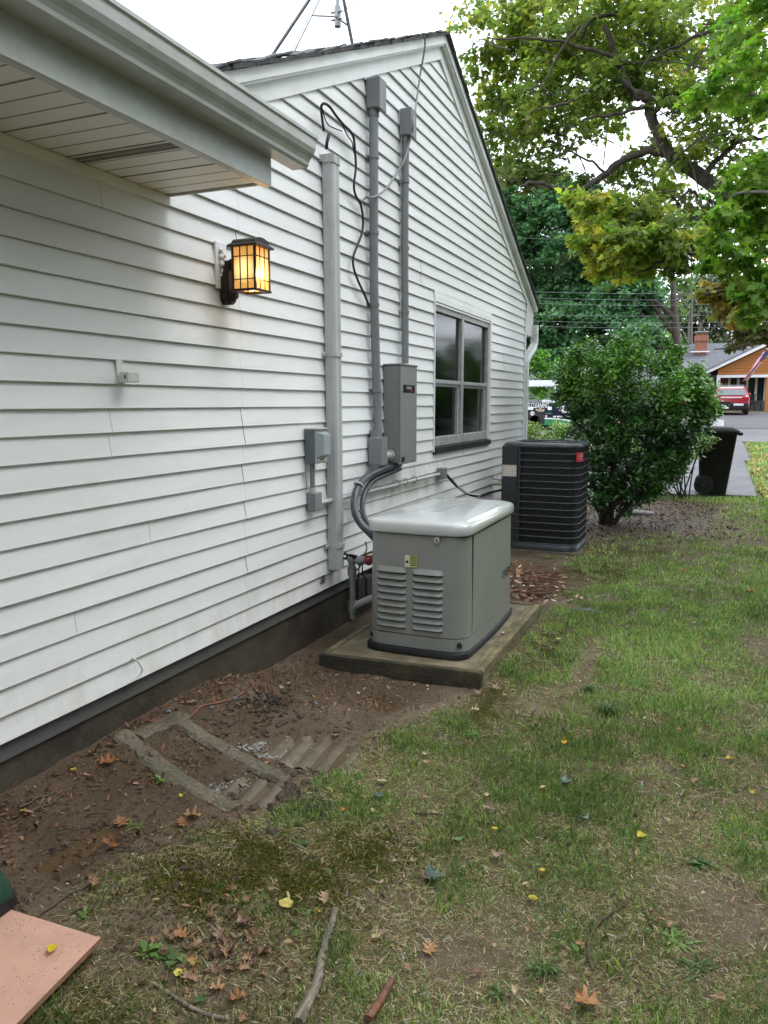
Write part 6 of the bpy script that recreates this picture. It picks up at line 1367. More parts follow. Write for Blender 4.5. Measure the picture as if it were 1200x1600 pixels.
LV = [('round', 82, 1488, .040, (.68, .50, .01), 'bright yellow heart shaped leaf lying on the pink board', .15, 200, zb_ + .001),
 ('oak', 168, 1197, .125, RUS, 'big red brown oak leaf standing against the near end of the concrete frame', .9, -60, None),
 ('oak', 172, 1322, .12, (.24, .10, .035), 'curled dark orange oak leaf in the mud left of the moss', 1.4, 75, None),
 ('oak', 190, 1290, .12, (.30, .15, .07), 'flat tan oak leaf behind the curled dark one in the mud', .4, 60, None),
 ('oak', 150, 1390, .09, (.28, .14, .08), 'crumpled pinkish brown leaf beside the long twig near the pink board', 1.2, 20, None),
 ('round', 116, 1206, .030, YLW, 'tiny yellow leaf on the litter beneath the foundation wall', .8, 30, None),
 ('round', 36, 1269, .026, (.45, .42, .06), 'small yellow green leaf at far left below the foundation', .8, 80, None),
 ('oak', 300, 1278, .13, (.36, .20, .09), 'ragged tan oak leaf below the near concrete bar', 1.0, 110, None),
 ('oak', 285, 1290, .10, (.28, .13, .05), 'rust leaf crumpled under the near concrete bar corner', 1.2, 40, None),
 ('round', 284, 1247, .024, YLW, 'small yellow leaf by the near concrete bar end', .6, 10, None),
 ('round', 447, 1418, .058, (.56, .46, .13), 'pale yellow round leaf with brown specks on the moss', .35, 100, None),
 ('oak', 508, 1410, .095, (.40, .27, .16), 'dry curled oak leaf at the tip of the pale branch', 1.6, 15, None),
 ('other', 497, 1430, .030, (.60, .33, .03), 'small orange leaf under the dry curled oak leaf', .4, 60, None),
 ('oak', 340, 1548, .085, (.45, .24, .12), 'shiny light brown oak leaf near the bottom left weeds', .8, -70, None),
 ('oak', 372, 1566, .085, (.34, .15, .06), 'rust oak leaf beside the twig at the bottom', .7, 130, None),
 ('maple', 312, 1566, .050, GRE, 'small dark green lobed leaf near the bottom edge', .4, 40, None),
 ('round', 281, 1528, .042, (.58, .50, .10), 'pale yellow leaf folded among the lower left weeds', .7, -30, None),
 ('oak', 300, 1512, .065, (.45, .28, .08), 'orange tan leaf above the folded yellow leaf', .9, 60, None),
 ('oak', 285, 1470, .095, (.40, .19, .08), 'orange brown leaf pile leaf in the lower left weeds', 1.0, 95, None),
 ('other', 450, 1480, .040, (.48, .31, .17), 'small tan leaf right of the lower left leaf pile', .9, 100, None),
 ('oak', 345, 1468, .10, (.26, .17, .11), 'large dull brown oak leaf in the lower left leaf pile', 1.3, 10, None),
 ('oak', 358, 1490, .10, (.22, .14, .09), 'greyish brown curled leaf at the heart of the leaf pile', 1.5, 160, None),
 ('oak', 385, 1415, .055, (.30, .16, .09), 'small brown leaf on the moss left of the yellow round leaf', 1.2, 30, None),
 ('oak', 672, 1490, .095, (.48, .27, .12), 'light orange oak leaf on the bare patch at bottom centre', .9, -10, None),
 ('oak', 748, 1530, .065, (.22, .11, .07), 'small dark brown leaf on the bare patch at bottom centre', .8, 120, None),
 ('oak', 915, 1577, .13, (.44, .21, .08), 'wide orange brown oak leaf at the bottom edge of the lawn', .6, -80, None),
 ('oak', 905, 1488, .060, (.40, .21, .10), 'small tan oak leaf left of the curved twig', 1.0, 40, None),
 ('other', 1033, 1443, .035, (.48, .27, .15), 'little pink brown leaf above the broad weed on the right', 1.0, 70, None),
 ('round', 1002, 1316, .046, YLW, 'bright yellow leaf in the middle of the right lawn', .5, 140, None),
 ('round', 832, 1413, .040, YLW, 'bright yellow leaf in dark grass right of bottom centre', .5, 50, None),
 ('round', 847, 1370, .026, YLW, 'small yellow leaf above the one in dark grass', .5, 50, None),
 ('round', 773, 1305, .030, (.62, .44, .04), 'round yellow leaf at the right end of the thin twig', .4, 80, None),
 ('round', 881, 1168, .042, (.62, .34, .02), 'orange yellow leaf in the upper middle of the lawn', .4, 20, None),
 ('round', 1141, 1194, .045, (.62, .36, .04), 'orange leaf on the dry grass at right', .5, -70, None),
 ('oak', 1070, 1205, .060, (.42, .20, .07), 'orange leaf left of centre on the dry patch', .8, 90, None),
 ('round', 1174, 1245, .040, (.58, .36, .05), 'yellow leaf standing at the right edge of the lawn', 1.0, 0, None),
 ('oak', 1085, 1228, .075, (.36, .24, .17), 'curled pink brown leaf on the dry patch', 1.3, -50, None),
 ('oak', 1040, 1232, .060, (.25, .15, .09), 'dark curled leaf just left of the dry patch', 1.6, -140, None),
 ('oak', 776, 1347, .085, (.40, .26, .19), 'pale pinkish oak leaf below the thin twig', .7, 0, None),
 ('maple', 680, 1378, .11, GYG, 'blue green lobed leaf beside a brown curled one', .4, -50, None),
 ('oak', 664, 1378, .080, (.24, .15, .11), 'brown curled leaf beside the blue green one', 1.4, 10, None),
 ('maple', 715, 1320, .065, (.16, .26, .12), 'pale green lobed leaf below the thin twig', .5, 30, None),
 ('oak', 764, 1272, .065, (.38, .26, .17), 'tan leaf above the right end of the thin twig', 1.1, 60, None),
 ('maple', 888, 1232, .10, (.13, .20, .17), 'greenish grey lobed leaf upside down in the lawn', .5, -70, None),
 ('maple', 912, 1287, .060, (.15, .22, .18), 'small grey green lobed leaf lower in the lawn', .5, 60, None),
 ('oak', 742, 1115, .085, (.56, .43, .28), 'cream oak leaf just below the pad corner', .9, -90, None),
 ('oak', 748, 1088, .11, (.38, .25, .17), 'curled tan leaf against the right corner of the pad', 1.4, 20, None),
 ('oak', 772, 1080, .09, (.50, .38, .26), 'pale broken leaf right of the pad corner', 1.2, 70, None),
 ('other', 668, 1075, .040, (.58, .50, .34), 'cream leaf on the mud in front of the pad', .6, 30, None),
 ('round', 872, 1004, .045, (.55, .45, .22), 'straw yellow leaf right of the pad', .6, 30, None),
 ('oak', 665, 1198, .055, (.52, .38, .22), 'small pale oak leaf in the grass left of centre', .8, 30, None),
 ('other', 595, 1227, .075, (.50, .40, .24), 'flat tan leaf at the muddy edge of the grass', .3, 100, None),
 ('maple', 590, 1250, .075, GYG, 'dark bluish leaf just under the flat tan one', .4, 60, None),
 ('maple', 537, 1275, .035, (.62, .22, .03), 'tiny orange leaf on the muddy grass edge', .9, 0, None),
 ('round', 545, 1187, .020, YLW, 'very small yellow leaf right of the corrugated sheet', .6, 0, None),
 ('maple', 515, 1194, .080, (.20, .30, .09), 'pale green lobed leaf at the right of the froth', .5, -80, None),
 ('maple', 255, 1208, .075, (.11, .22, .04), 'green lobed leaf draped over the near concrete bar', .6, -110, None),
 ('other', 525, 1152, .060, (.52, .38, .22), 'cream and rust leaf on mud right of the corrugated sheet', 1.0, -50, None),
 ('other', 440, 1075, .060, (.46, .37, .23), 'pale leaf on the mud below the pad', .8, 60, None),
 ('other', 302, 1100, .085, (.46, .37, .20), 'flat yellowish leaf at the wall end of the red twig', .3, -40, None),
 ('oak', 1070, 898, .12, (.46, .25, .10), 'large orange brown leaf on the far lawn', 1.1, 80, None),
 ('oak', 1175, 928, .14, (.40, .16, .06), 'reddish leaf at the right edge of the far lawn', .9, 80, None),
 ('maple', 1108, 912, .11, (.25, .30, .18), 'pale green leaf on the far lawn right of the orange one', .5, 20, None),
 ('oak', 920, 867, .12, (.45, .23, .11), 'orange brown leaf by the near corner of the condenser', 1.1, 50, None),
 ('oak', 1160, 1385, .0, BRN, '', 0, 0, None)]
for k_, px, py, sz, col, lab, curl, rot, zz in LV:
    if sz: put_leaf(k_, px, py, sz * (.62 if k_ in ('oak', 'maple') else .85), tuple(c * .9 for c in col), lab, curl=curl, rot=rot, z=zz)
for k in range(46):
    px, py = rnd.uniform(560, 1195), rnd.uniform(960, 1590)
    p = GP(px, py)
    if onpad(p.x, p.y) or p.x < .9: continue
    put_leaf(rnd.choice(['oak', 'other', 'oak']), px, py, rnd.uniform(.018, .034), rnd.choice([TAN, PAL, (.3, .18, .1)]), 'small dry tan leaf, one of many scattered loosely over the lawn', curl=1.1, group='small dry leaves scattered over the lawn')
for k in range(60):
    px, py = rnd.gauss(165, 75), rnd.gauss(1330, 70)
    p = GP(px, py)
    if p.x < .06 or p.y < 1.3 or px < 0: continue
    put_leaf(rnd.choice(['oak', 'strip']), px, py, rnd.uniform(.018, .036), rnd.choice([(.12, .065, .035), (.17, .09, .05), (.08, .045, .028)]), 'small wet brown leaf scrap, one of many on the mud at lower left', curl=1.2, lift=.004, group='small wet leaf scraps on the mud')
for k in range(70):
    px, py = rnd.gauss(330, 60), rnd.gauss(1480, 42)
    p = GP(px, py)
    put_leaf(rnd.choice(['oak', 'oak', 'other']), px, py, rnd.uniform(.022, .05), rnd.choice([(.22, .13, .08), (.30, .17, .09), (.14, .08, .05), (.36, .22, .13)]), 'crumpled brown leaf, one of many heaped among the lower left weeds', curl=1.5, tilt=(rnd.uniform(-30, 30), rnd.uniform(-30, 30)), lift=.006, group='crumpled leaves heaped among the weeds')

# ---- sticks
def stick(name, label, pts, r0, r1, m=M_twig, cat_='twig', lift=None, fork=None, group=None):
    P_ = cat([GP(px, py, 0) + Vector((0, 0, (lift if lift is not None else r0 * .9) + .010 * float(gmask(*GP(px, py).xy)))) for px, py in pts], 5); n = len(P_)
    P_ = [p + Vector((rnd.uniform(-1, 1), rnd.uniform(-1, 1), rnd.uniform(-.4, .6))) * r0 * .14 for p in P_]
    mb = MB(); mb.tube(P_, [(r0 + (r1 - r0) * i / (n - 1)) * rnd.uniform(.94, 1.06) for i in range(n)], 10)
    for f in fork or []:
        q = P_[int(f[0] * (n - 1))]; e = GP(f[1], f[2]); mb.tube([q, (q + e) / 2 + Vector((0, 0, .01)), e + Vector((0, 0, .012))], [r1 * 1.2, r1, r1 * .5], 6)
    return tag(mb.build(name, m), label, cat_, group)
stick('dead_branch', 'thick pale dead branch lying at the bottom centre', [(524, 1425), (518, 1450), (508, 1480), (502, 1510), (494, 1545), (480, 1575), (466, 1606)], .010, .017, M_log, 'branch')
stick('curved_twig', 'thin dark curved twig lying on the lawn at lower right', [(982, 1416), (965, 1424), (945, 1438), (930, 1455), (921, 1474), (920, 1495), (926, 1520)], .0032, .0050, M_twig)
stick('red_stick', 'short reddish brown stick at the bottom edge', [(612, 1540), (600, 1562), (590, 1580), (575, 1602)], .010, .013, M_twigr, 'stick')
stick('long_twig', 'long grey brown twig leading to the pink board', [(150, 1377), (128, 1392), (108, 1402), (88, 1415), (62, 1432), (40, 1450)], .005, .0032, M_twig)
stick('red_twig', 'reddish twig lying across the mud above the concrete frame', [(226, 1128), (250, 1128), (280, 1125), (300, 1118), (316, 1104), (345, 1099), (370, 1090), (388, 1080)], .0050, .0060, M_twigr)
stick('thin_twig', 'thin brown twig in the grass left of the round yellow leaf', [(648, 1274), (680, 1276), (708, 1277), (735, 1286), (770, 1293)], .0042, .003, M_twig)
stick('gnarled_root', 'gnarled dark root lying near the foundation at left', [(30, 1262), (46, 1258), (58, 1250), (75, 1246), (88, 1238)], .006, .004, M_twig, 'root')
stick('gnarled_root', 'forked root just right of the gnarled one near the foundation', [(44, 1272), (62, 1262), (76, 1258), (92, 1246), (106, 1234)], .005, .003, M_twig, 'root', fork=[(.5, 84, 1240), (.6, 104, 1256)])
stick('bottom_twig', 'crooked grey twig crossing the bottom left corner of the leaf pile', [(240, 1540), (262, 1552), (280, 1566), (300, 1580), (330, 1590), (360, 1597)], .005, .006, M_log)
stick('mud_twig', 'short black twig on the mud right of the concrete frame', [(420, 1232), (428, 1248), (434, 1262), (436, 1275)], .004, .003, M_twig, fork=[(.4, 442, 1238)])
stick('froth_twig', 'small wet twig in the froth on the corrugated sheet', [(384, 1170), (396, 1178), (404, 1186), (412, 1196)], .005, .004, M_twig)
for k in range(30):
    px, py = rnd.gauss(140, 80), rnd.gauss(1320, 80)
    if px < 5 or GP(px, py).x < .05: continue
    a = rnd.uniform(-.7, .5); L_ = rnd.uniform(15, 45)
    stick('mud_twig', 'thin brown twig, one of many strewn over the mud at left', [(px, py), (px + L_ * .5, py - L_ * .3 * a - 3), (px + L_, py - L_ * a * .6)], .0022, .0014, M_twig, lift=.004, group='thin twigs strewn over the mud')
# ---- heap of dry branches behind the generator
t_ = thing('brush_heap', 'small heap of dry sticks and pale bark scraps behind the generator pad', 'brush heap', (1.25, 6.6, 0))
mb = MB()
for k in range(46):
    px, py = rnd.uniform(795, 850), rnd.uniform(893, 935); p = GP(px, py) + Vector((0, 0, rnd.uniform(.005, .07))); L_ = rnd.uniform(.12, .55); a = rnd.gauss(.15, .45)
    d = Vector((math.cos(a), math.sin(a), rnd.uniform(-.06, .10))) * L_
    mb.tube([p, p + d * .5 + Vector((0, 0, rnd.uniform(-.015, .02))), p + d], [rnd.uniform(.003, .009), .004, .0018], 6)
mb.build('sticks', M_twigr, t_)
x = []; 
def heap_bits(n, pal, s0, name, m):
    mbv = []; col = []
    for k in range(n):
        px, py = rnd.gauss(828, 30), rnd.gauss(918, 14); p = GP(px, py)
        if onpad(p.x, p.y): continue
        p = p + Vector((0, 0, rnd.uniform(.005, .05))); s = rnd.uniform(.4, 1.3) * s0; a = rnd.uniform(0, 6.28); e = rnd.uniform(.35, .6)
        u = Vector((math.cos(a), math.sin(a), rnd.uniform(-.4, .4))) * s; v = Vector((-math.sin(a), math.cos(a), rnd.uniform(-.6, .6))) * s * e
        q = [p - u, p - u * .3 + v, p + u * .6 + v * .8, p + u, p + u * .3 - v, p - u * .5 - v * .9]; mbv += [tuple(z_) for z_ in q]; c = rnd.choice(pal); f = rnd.uniform(.7, 1.2); col += [tuple(min(1, t * f) for t in c)] * 6
    return rawmesh(name, np.array(mbv), np.arange(len(mbv)).reshape(-1, 6), m, t_, np.array(col))
heap_bits(300, [(.48, .36, .24), (.32, .2, .12), (.55, .45, .32), (.2, .11, .06)], .028, 'scraps', M_litter)['kind'] = 'stuff'
# curled upright dry leaves at the back corner of the pad
for i, (px, py, s) in enumerate([(808, 905, .10), (822, 892, .10), (800, 888, .09)]):
    o = put_leaf('oak', px, py, s, (.55, .36, .2), ['dry curled leaf standing up nearest the pad corner', 'tall pale curled leaf standing on the brush heap', 'dry leaf leaning by the generator back corner'][i], curl=1.5, tilt=(70, 10), lift=.06)
# ---- stones
def stone(label, px, py, sx, sy, sz, m, lift=0.0, name='flat_stone'):
    p = GP(px, py); mb = MB(); clodm = bmesh.new(); bmesh.ops.create_cube(clodm, size=1); bmesh.ops.bevel(clodm, geom=clodm.edges[:], offset=.18, segments=3, affect='EDGES')
    for v in clodm.verts: v.co = Vector((v.co.x * sx * (1 + .1 * math.sin(v.co.y * 7)) + p.x, v.co.y * sy * (1 + .1 * math.sin(v.co.x * 9)) + p.y, v.co.z * sz + p.z + lift))
    mb.bm(clodm, True); return tag(mb.build(name, m), label, 'stone')
M_st = mat('grey_stone', (.15, .155, .165), (.085, .09, .10), rough=.8, scale=30, bump=.6)
stone('flat dark grey stone set in the lawn right of the brush heap', 918, 957, .24, .12, .05, M_st, -.005)
stone('flat pale grey stone lying beneath the bush', 1000, 803, .34, .26, .05, mat('pale_stone', (.30, .29, .29), (.15, .15, .15), rough=.8, scale=12, bump=.5), .01)
for px, py, s, lb in [(262, 1113, .03, 'small pebble near the red twig on the wall side'), (492, 1100, .028, 'grey pebble above the corrugated sheet at right'), (330, 1108, .028, 'round tan pebble right of the leaf by the red twig'), (478, 1082, .022, 'small grey pebble below the pad'), (525, 1055, .03, 'dark pebble against the pad front'), (500, 1207, .04, 'grey stone at the muddy edge under the corrugated sheet'), (92, 1236 + 120, .02, 'small pebble on the open mud at left'), (365, 1093, .03, 'pale stone at the right end of the red twig')]:
    stone(lb, px, py, s, s * .8, s * .6, M_st, s * .15, 'pebble')

# ================================================================== GREEN BAG AT THE LEFT EDGE
zb2 = .078
g = pl(5, 1440, 2, zb2 + .02); gx_, gy_ = pl(-4, 1440, 2, zb2).x, pl(-4, 1440, 2, zb2).y
g1 = pl(13, 1452, 2, zb2 + .01)
t_ = thing('green_bag', 'dark green cloth bag with black trim standing on the pink board corner', 'bag', (g1.x - .10, g1.y + .06, zb2))
mb = MB(); cx, cy = g1.x - .182, g1.y + .012
mb.loft([rrect(cx - .095, cx + .092, cy - .06, cy + .10, .03, z, seg=3) for z in (zb2 + .034, zb2 + .06)] + [rrect(cx - .09, cx + .080, cy - .055, cy + .09, .03, zb2 + .10, seg=3), rrect(cx - .08, cx + .066, cy - .04, cy + .07, .03, zb2 + .13, seg=3)]); mb.build('cloth_body', M_clothg, t_)
mb = MB(); mb.loft([rrect(cx - .10, cx + .102, cy - .067, cy + .107, .03, z, seg=3) for z in (zb2 + .001, zb2 + .034)]); mb.build('black_trim', M_rub, t_)

# ================================================================== ANTENNA TRIPOD ON THE ROOF
xA = -.62
fl, fr_ = WX(453, 90, xA), WX(552, 76, xA); ap = Vector((xA - .15, 6.05, 5.9))
t_ = thing('roof_antenna_tripod', 'thin grey steel antenna tripod standing on the roof near the gable peak', 'antenna mast', (xA, 5.9, 4.4))
tl, tr2 = WX(497, 0, xA), WX(537, 0, xA)
def ext(a, b, k): return a + (b - a) * k
for a, b_ in ((fl, tl), (fr_, tr2)): MB().tube([a - (b_ - a) * .08, ext(a, b_, 2.0)], .016, 8).build('leg', M_gal, t_)
third = Vector((xA - .9, 6.2, 4.4)); MB().tube([third, ext(fl, tl, 2.0)], .016, 8).build('leg', M_gal, t_)
mb_m = WX(527.5, 30, xA - .1); MB().tube([mb_m, mb_m + Vector((0, .02, 2.4))], .018, 10).build('mast', M_gal, t_)
mb = MB()
cl_ = WX(488, 24, xA); mb.tube([cl_, mb_m + Vector((0, 0, .02))], .009, 6); mb.tube([mb_m + Vector((0, 0, .01)), WX(548, 43, xA)], .009, 6); mb.tube([mb_m + Vector((0, 0, .03)), WX(551, 7, xA - .3)], .008, 6); mb.build('brace', M_gal, t_)
mb = MB(); mb.tube([mb_m + Vector((0, 0, -.06)), mb_m + Vector((0, 0, .10))], .030, 10); mb.tube([mb_m + Vector((-.05, -.02, .05)), mb_m + Vector((.05, -.02, .05))], .010, 6); mb.tube([mb_m + Vector((-.05, -.02, -.01)), mb_m + Vector((.05, -.02, -.01))], .010, 6); mb.build('mast_clamp', M_gal, t_)
tag(MB().tube([WX(551, 7, xA - .3), WX(566, 45, xA - .3), WX(574, 62, xA), WX(574.5, 72, xA)], .003, 5).build('guy_wire', M_lgrey), 'fine pale wire slanting from the roof tripod down to the shingles', 'wire')

# ================================================================== OVERHEAD WIRES
for i, (yl, yr, yy) in enumerate([(370, 371, 34), (453, 455, 33), (462, 466, 33), (471, 474, 33), (489, 490, 33), (498, 502, 33), (506, 510, 33)]):
    a = DY(700, yl, yy); b_ = DY(1290, yr, yy + 1); mid = (a + b_) / 2 + Vector((0, 0, -.12))
    lab = ['highest power line crossing in front of the dark tree', 'second power line from the top behind the gable corner', 'third power line from the top', 'fourth power line from the top', 'thick power line crossing above the far grey roof', 'second lowest power line above the far roof', 'lowest power line just above the leafy bush'][i]
    tag(MB().tube(cat([a - (b_ - a) * .8, a, mid, b_, b_ + (b_ - a) * .8], 6), .011 if i == 4 else .007, 5).build('power_line', mat('wire_grey', (.13, .14, .14), rough=.6) if i in (0, 4) else M_pvc), lab, 'power line', 'power lines')

# ================================================================== FAR HOUSE WITH ORANGE GABLE
HY = 50.0
zf = zt(4, 47) + .0
h2 = thing('ranch_house', 'brick ranch house with grey roof and orange wooden porch gable', 'house', (5, 52, zf))
e0 = DY(1103, 583, HY); pk = DY(1232, 522, HY); rdg = DY(1145, 534, 55)
x_l = DY(1040, 600, 53).x - 3.0; xr_ = 14.0
mb = MB(); mb.box(x_l, xr_, 52.2, 60, zf - .3, 3.35); mb.build('wall', M_brick, h2)
zr = rdg.z
mb = MB(); mb.prism([(51.2, 3.25), (56, zr), (60.8, 3.25), (60.8, 3.13), (56, zr - .14), (51.2, 3.13)], 0, x_l - .4, xr_ + .5); rf2 = mb.build('roof', M_roof2, h2)
ch = DY(1095, 548, 54.5); ct = DY(1095, 520, 54.5)
mb = MB(); cw = .36; z0_ = ch.z - .3; zt2 = ct.z
mb.box(ch.x - cw, ch.x + cw, 54.2, 54.9, z0_, zt2 - .55); mb.box(ch.x - cw - .07, ch.x + cw + .07, 54.13, 54.97, zt2 - .55, zt2 - .2); mb.box(ch.x - cw + .06, ch.x + cw - .06, 54.26, 54.84, zt2 - .2, zt2 - .02)
mb.build('chimney', mat('chimney_brick', (.30, .12, .075), (.20, .075, .05), rough=.85, scale=9, bump=.4), rf2)
mb = MB(); mb.box(ch.x - .42, ch.x + .42, 54.1, 55.0, zt2 + .0, zt2 + .06); mb.build('chimney_cap', M_gal, rf2)
mb = MB(); mb.box(ch.x - .62, ch.x + .55, 54.0, 54.12, DY(1095, 549, 54).z - .05, DY(1095, 549, 54).z + .02); mb.build('flashing', M_wh, rf2)
# porch gable
px0, pxr = e0.x, 2 * pk.x - e0.x
bz_ = DY(1130, 586, HY).z
mb = MB(); mb.prism([(px0 + .65, bz_), (pxr - .65, bz_), (pxr - .65, e0.z + .18), (pk.x, pk.z - .12), (px0 + .65, e0.z + .18)], 1, HY - .05, HY + .05); mb.build('gable_boards', M_wood, h2)
mb = MB(); 
for k in range(9): z = bz_ + .18 * k; xx = px0 + .7 + max(0, (z - e0.z) / (pk.z - e0.z)) * (pk.x - px0); mb.box(xx, 2 * pk.x - xx, HY - .062, HY - .051, z, z + .018)
mb.build('board_joint', mat('dark_joint', (.16, .06, .01), rough=.8), h2)
for sgn, xa_, xb2 in ((-1, e0.x, pk.x), (1, pxr, pk.x)):
    mb = MB(); mb.prism([(xa_, e0.z - .08), (xb2, pk.z - .10), (xb2, pk.z + .14), (xa_, e0.z + .10)], 1, HY - .5, HY - .42); mb.build('barge_board', M_wh, h2)
    mb = MB(); mb.prism([(xa_, e0.z + .10), (xb2, pk.z + .14), (xb2, pk.z + .20), (xa_, e0.z + .16)], 1, HY - .55, 55.5); mb.build('porch_roof', M_roof2, rf2)
mb = MB(); mb.box(px0 + .6, pxr - .6, HY - .1, HY + .1, bz_ - .16, bz_ - .002); 
mb.build('porch_beam', M_wh, h2)
for px_ in (1121, 1199, 1290):
    c = DY(px_, 620, HY); mb = MB(); mb.box(c.x - .10, c.x + .10, HY - .09, HY + .09, zf + .0, bz_ - .162); 
    mb.build('porch_post', M_wh if px_ == 1121 else M_wood, h2)
    if px_ == 1199: mb = MB(); mb.box(c.x - .12, c.x + .45, HY - .12, HY + .12, zf, bz_ - .165); mb.build('porch_pier', M_wood, h2)
mb = MB(); mb.box(px0 + .3, pxr, HY - .8, 52.2, zf - .2, zf + .09); mb.build('porch_step', M_conc, h2)
wx0, wx1 = DY(1138, 600, 52.1).x, DY(1197, 600, 52.1).x; wz1 = DY(1160, 588, 52.1).z; wz0 = zf + .75
mb = MB(); mb.box(wx0, wx1, 52.05, 52.15, wz0, wz1); wn = mb.build('window', M_glassd, h2)
mb = MB()
for k in range(5): x = wx0 + (wx1 - wx0) * (.02 + .24 * k); mb.box(x - .07, x + .07, 51.98, 52.049, wz0 - .05, wz1 + .05)
mb.box(wx0 - .1, wx1 + .1, 51.97, 52.045, wz1 + .051, wz1 + .12); mb.build('frame', M_wh, wn)
mb = MB(); mb.box(wx0 - .05, wx1 + .3, 51.9, 52.04, zf + .1, wz0 - .06); mb.build('knee_wall', M_conc, h2)
# flag on the porch
fa = DY(1199, 548, HY - 1.6); t_ = thing('flag', 'limp red and white striped flag with a blue corner hanging from the porch gable', 'flag', tuple(fa))
mb = MB(); mb.tube([fa + Vector((.5, .9, -.25)), fa + Vector((-.05, -.05, .12))], .022, 6); mb.build('pole', M_wh, t_)
def strip(i0, i1, m, nm):
    v = []; f = []; K = 10
    for k in range(K + 1):
        u = k / K; c = fa + Vector((-.95 * u - .05, 0, -1.62 * u ** .95)); wv = .06 * math.sin(u * 9)
        for j_ in (i0, i1): w2 = (j_ - .5) * (.50 - .18 * u); v.append((c.x + w2, c.y + wv + .12 * math.sin(j_ * 9 + u * 5), c.z + w2 * .35))
    for k in range(K): f.append((2 * k, 2 * k + 1, 2 * k + 3, 2 * k + 2))
    return v, f
M_fr, M_fw, M_fb = mat('flag_red', (.42, .10, .12), rough=.8), mat('flag_white', (.6, .55, .55), rough=.8), mat('flag_blue', (.03, .04, .12), rough=.8)
for m__, par, nm in ((M_fr, 0, 'red_stripes'), (M_fw, 1, 'white_stripes')):
    mb = MB()
    for k in range(7):
        if k % 2 == par: v, f = strip(k / 7, (k + 1) / 7, None, ''); mb.add(v, f, True)
    mb.build(nm, m__, t_)
v, f = strip(.45, 1.02, None, ''); mb = MB(); mb.add([(x, y - .02, z) for x, y, z in v[:8]], f[:3], True); mb.build('canton', M_fb, t_)
# patio chair on the porch
for i, (pxc, sc_) in enumerate(((1180, 1), (1170, .9))):
    c = DY(pxc, 645, 49.6); c.z = zf + .09; t_ = thing('patio_chair', ['black metal patio chair on the porch right of the red car', 'black patio chair half hidden behind the red car roof'][i], 'chair', tuple(c), 'porch chairs')
    mb = MB(); mb.box(c.x - .25, c.x + .25, 49.4, 49.85, c.z + .40, c.z + .44); mb.build('seat', M_black, t_)
    mb = MB(); 
    for k in range(6): mb.tube([(c.x - .25 + .1 * k, 49.85, c.z + .42), (c.x - .25 + .1 * k, 49.95, c.z + .92)], .014, 5)
    mb.tube([(c.x - .27, 49.95, c.z + .92), (c.x + .27, 49.95, c.z + .92)], .02, 5); mb.build('backrest', M_black, t_)
    for dx in (-.23, .23):
        for yy in (49.42, 49.84): MB().tube([(c.x + dx, yy, c.z + .41), (c.x + dx * 1.35, yy, c.z)], .018, 5).build('leg', M_black, t_)
        MB().tube([(c.x + dx * 1.1, 49.42, c.z + .41), (c.x + dx * 1.1, 49.42, c.z + .64), (c.x + dx * 1.1, 49.9, c.z + .66)], .016, 5).build('armrest', M_black, t_)

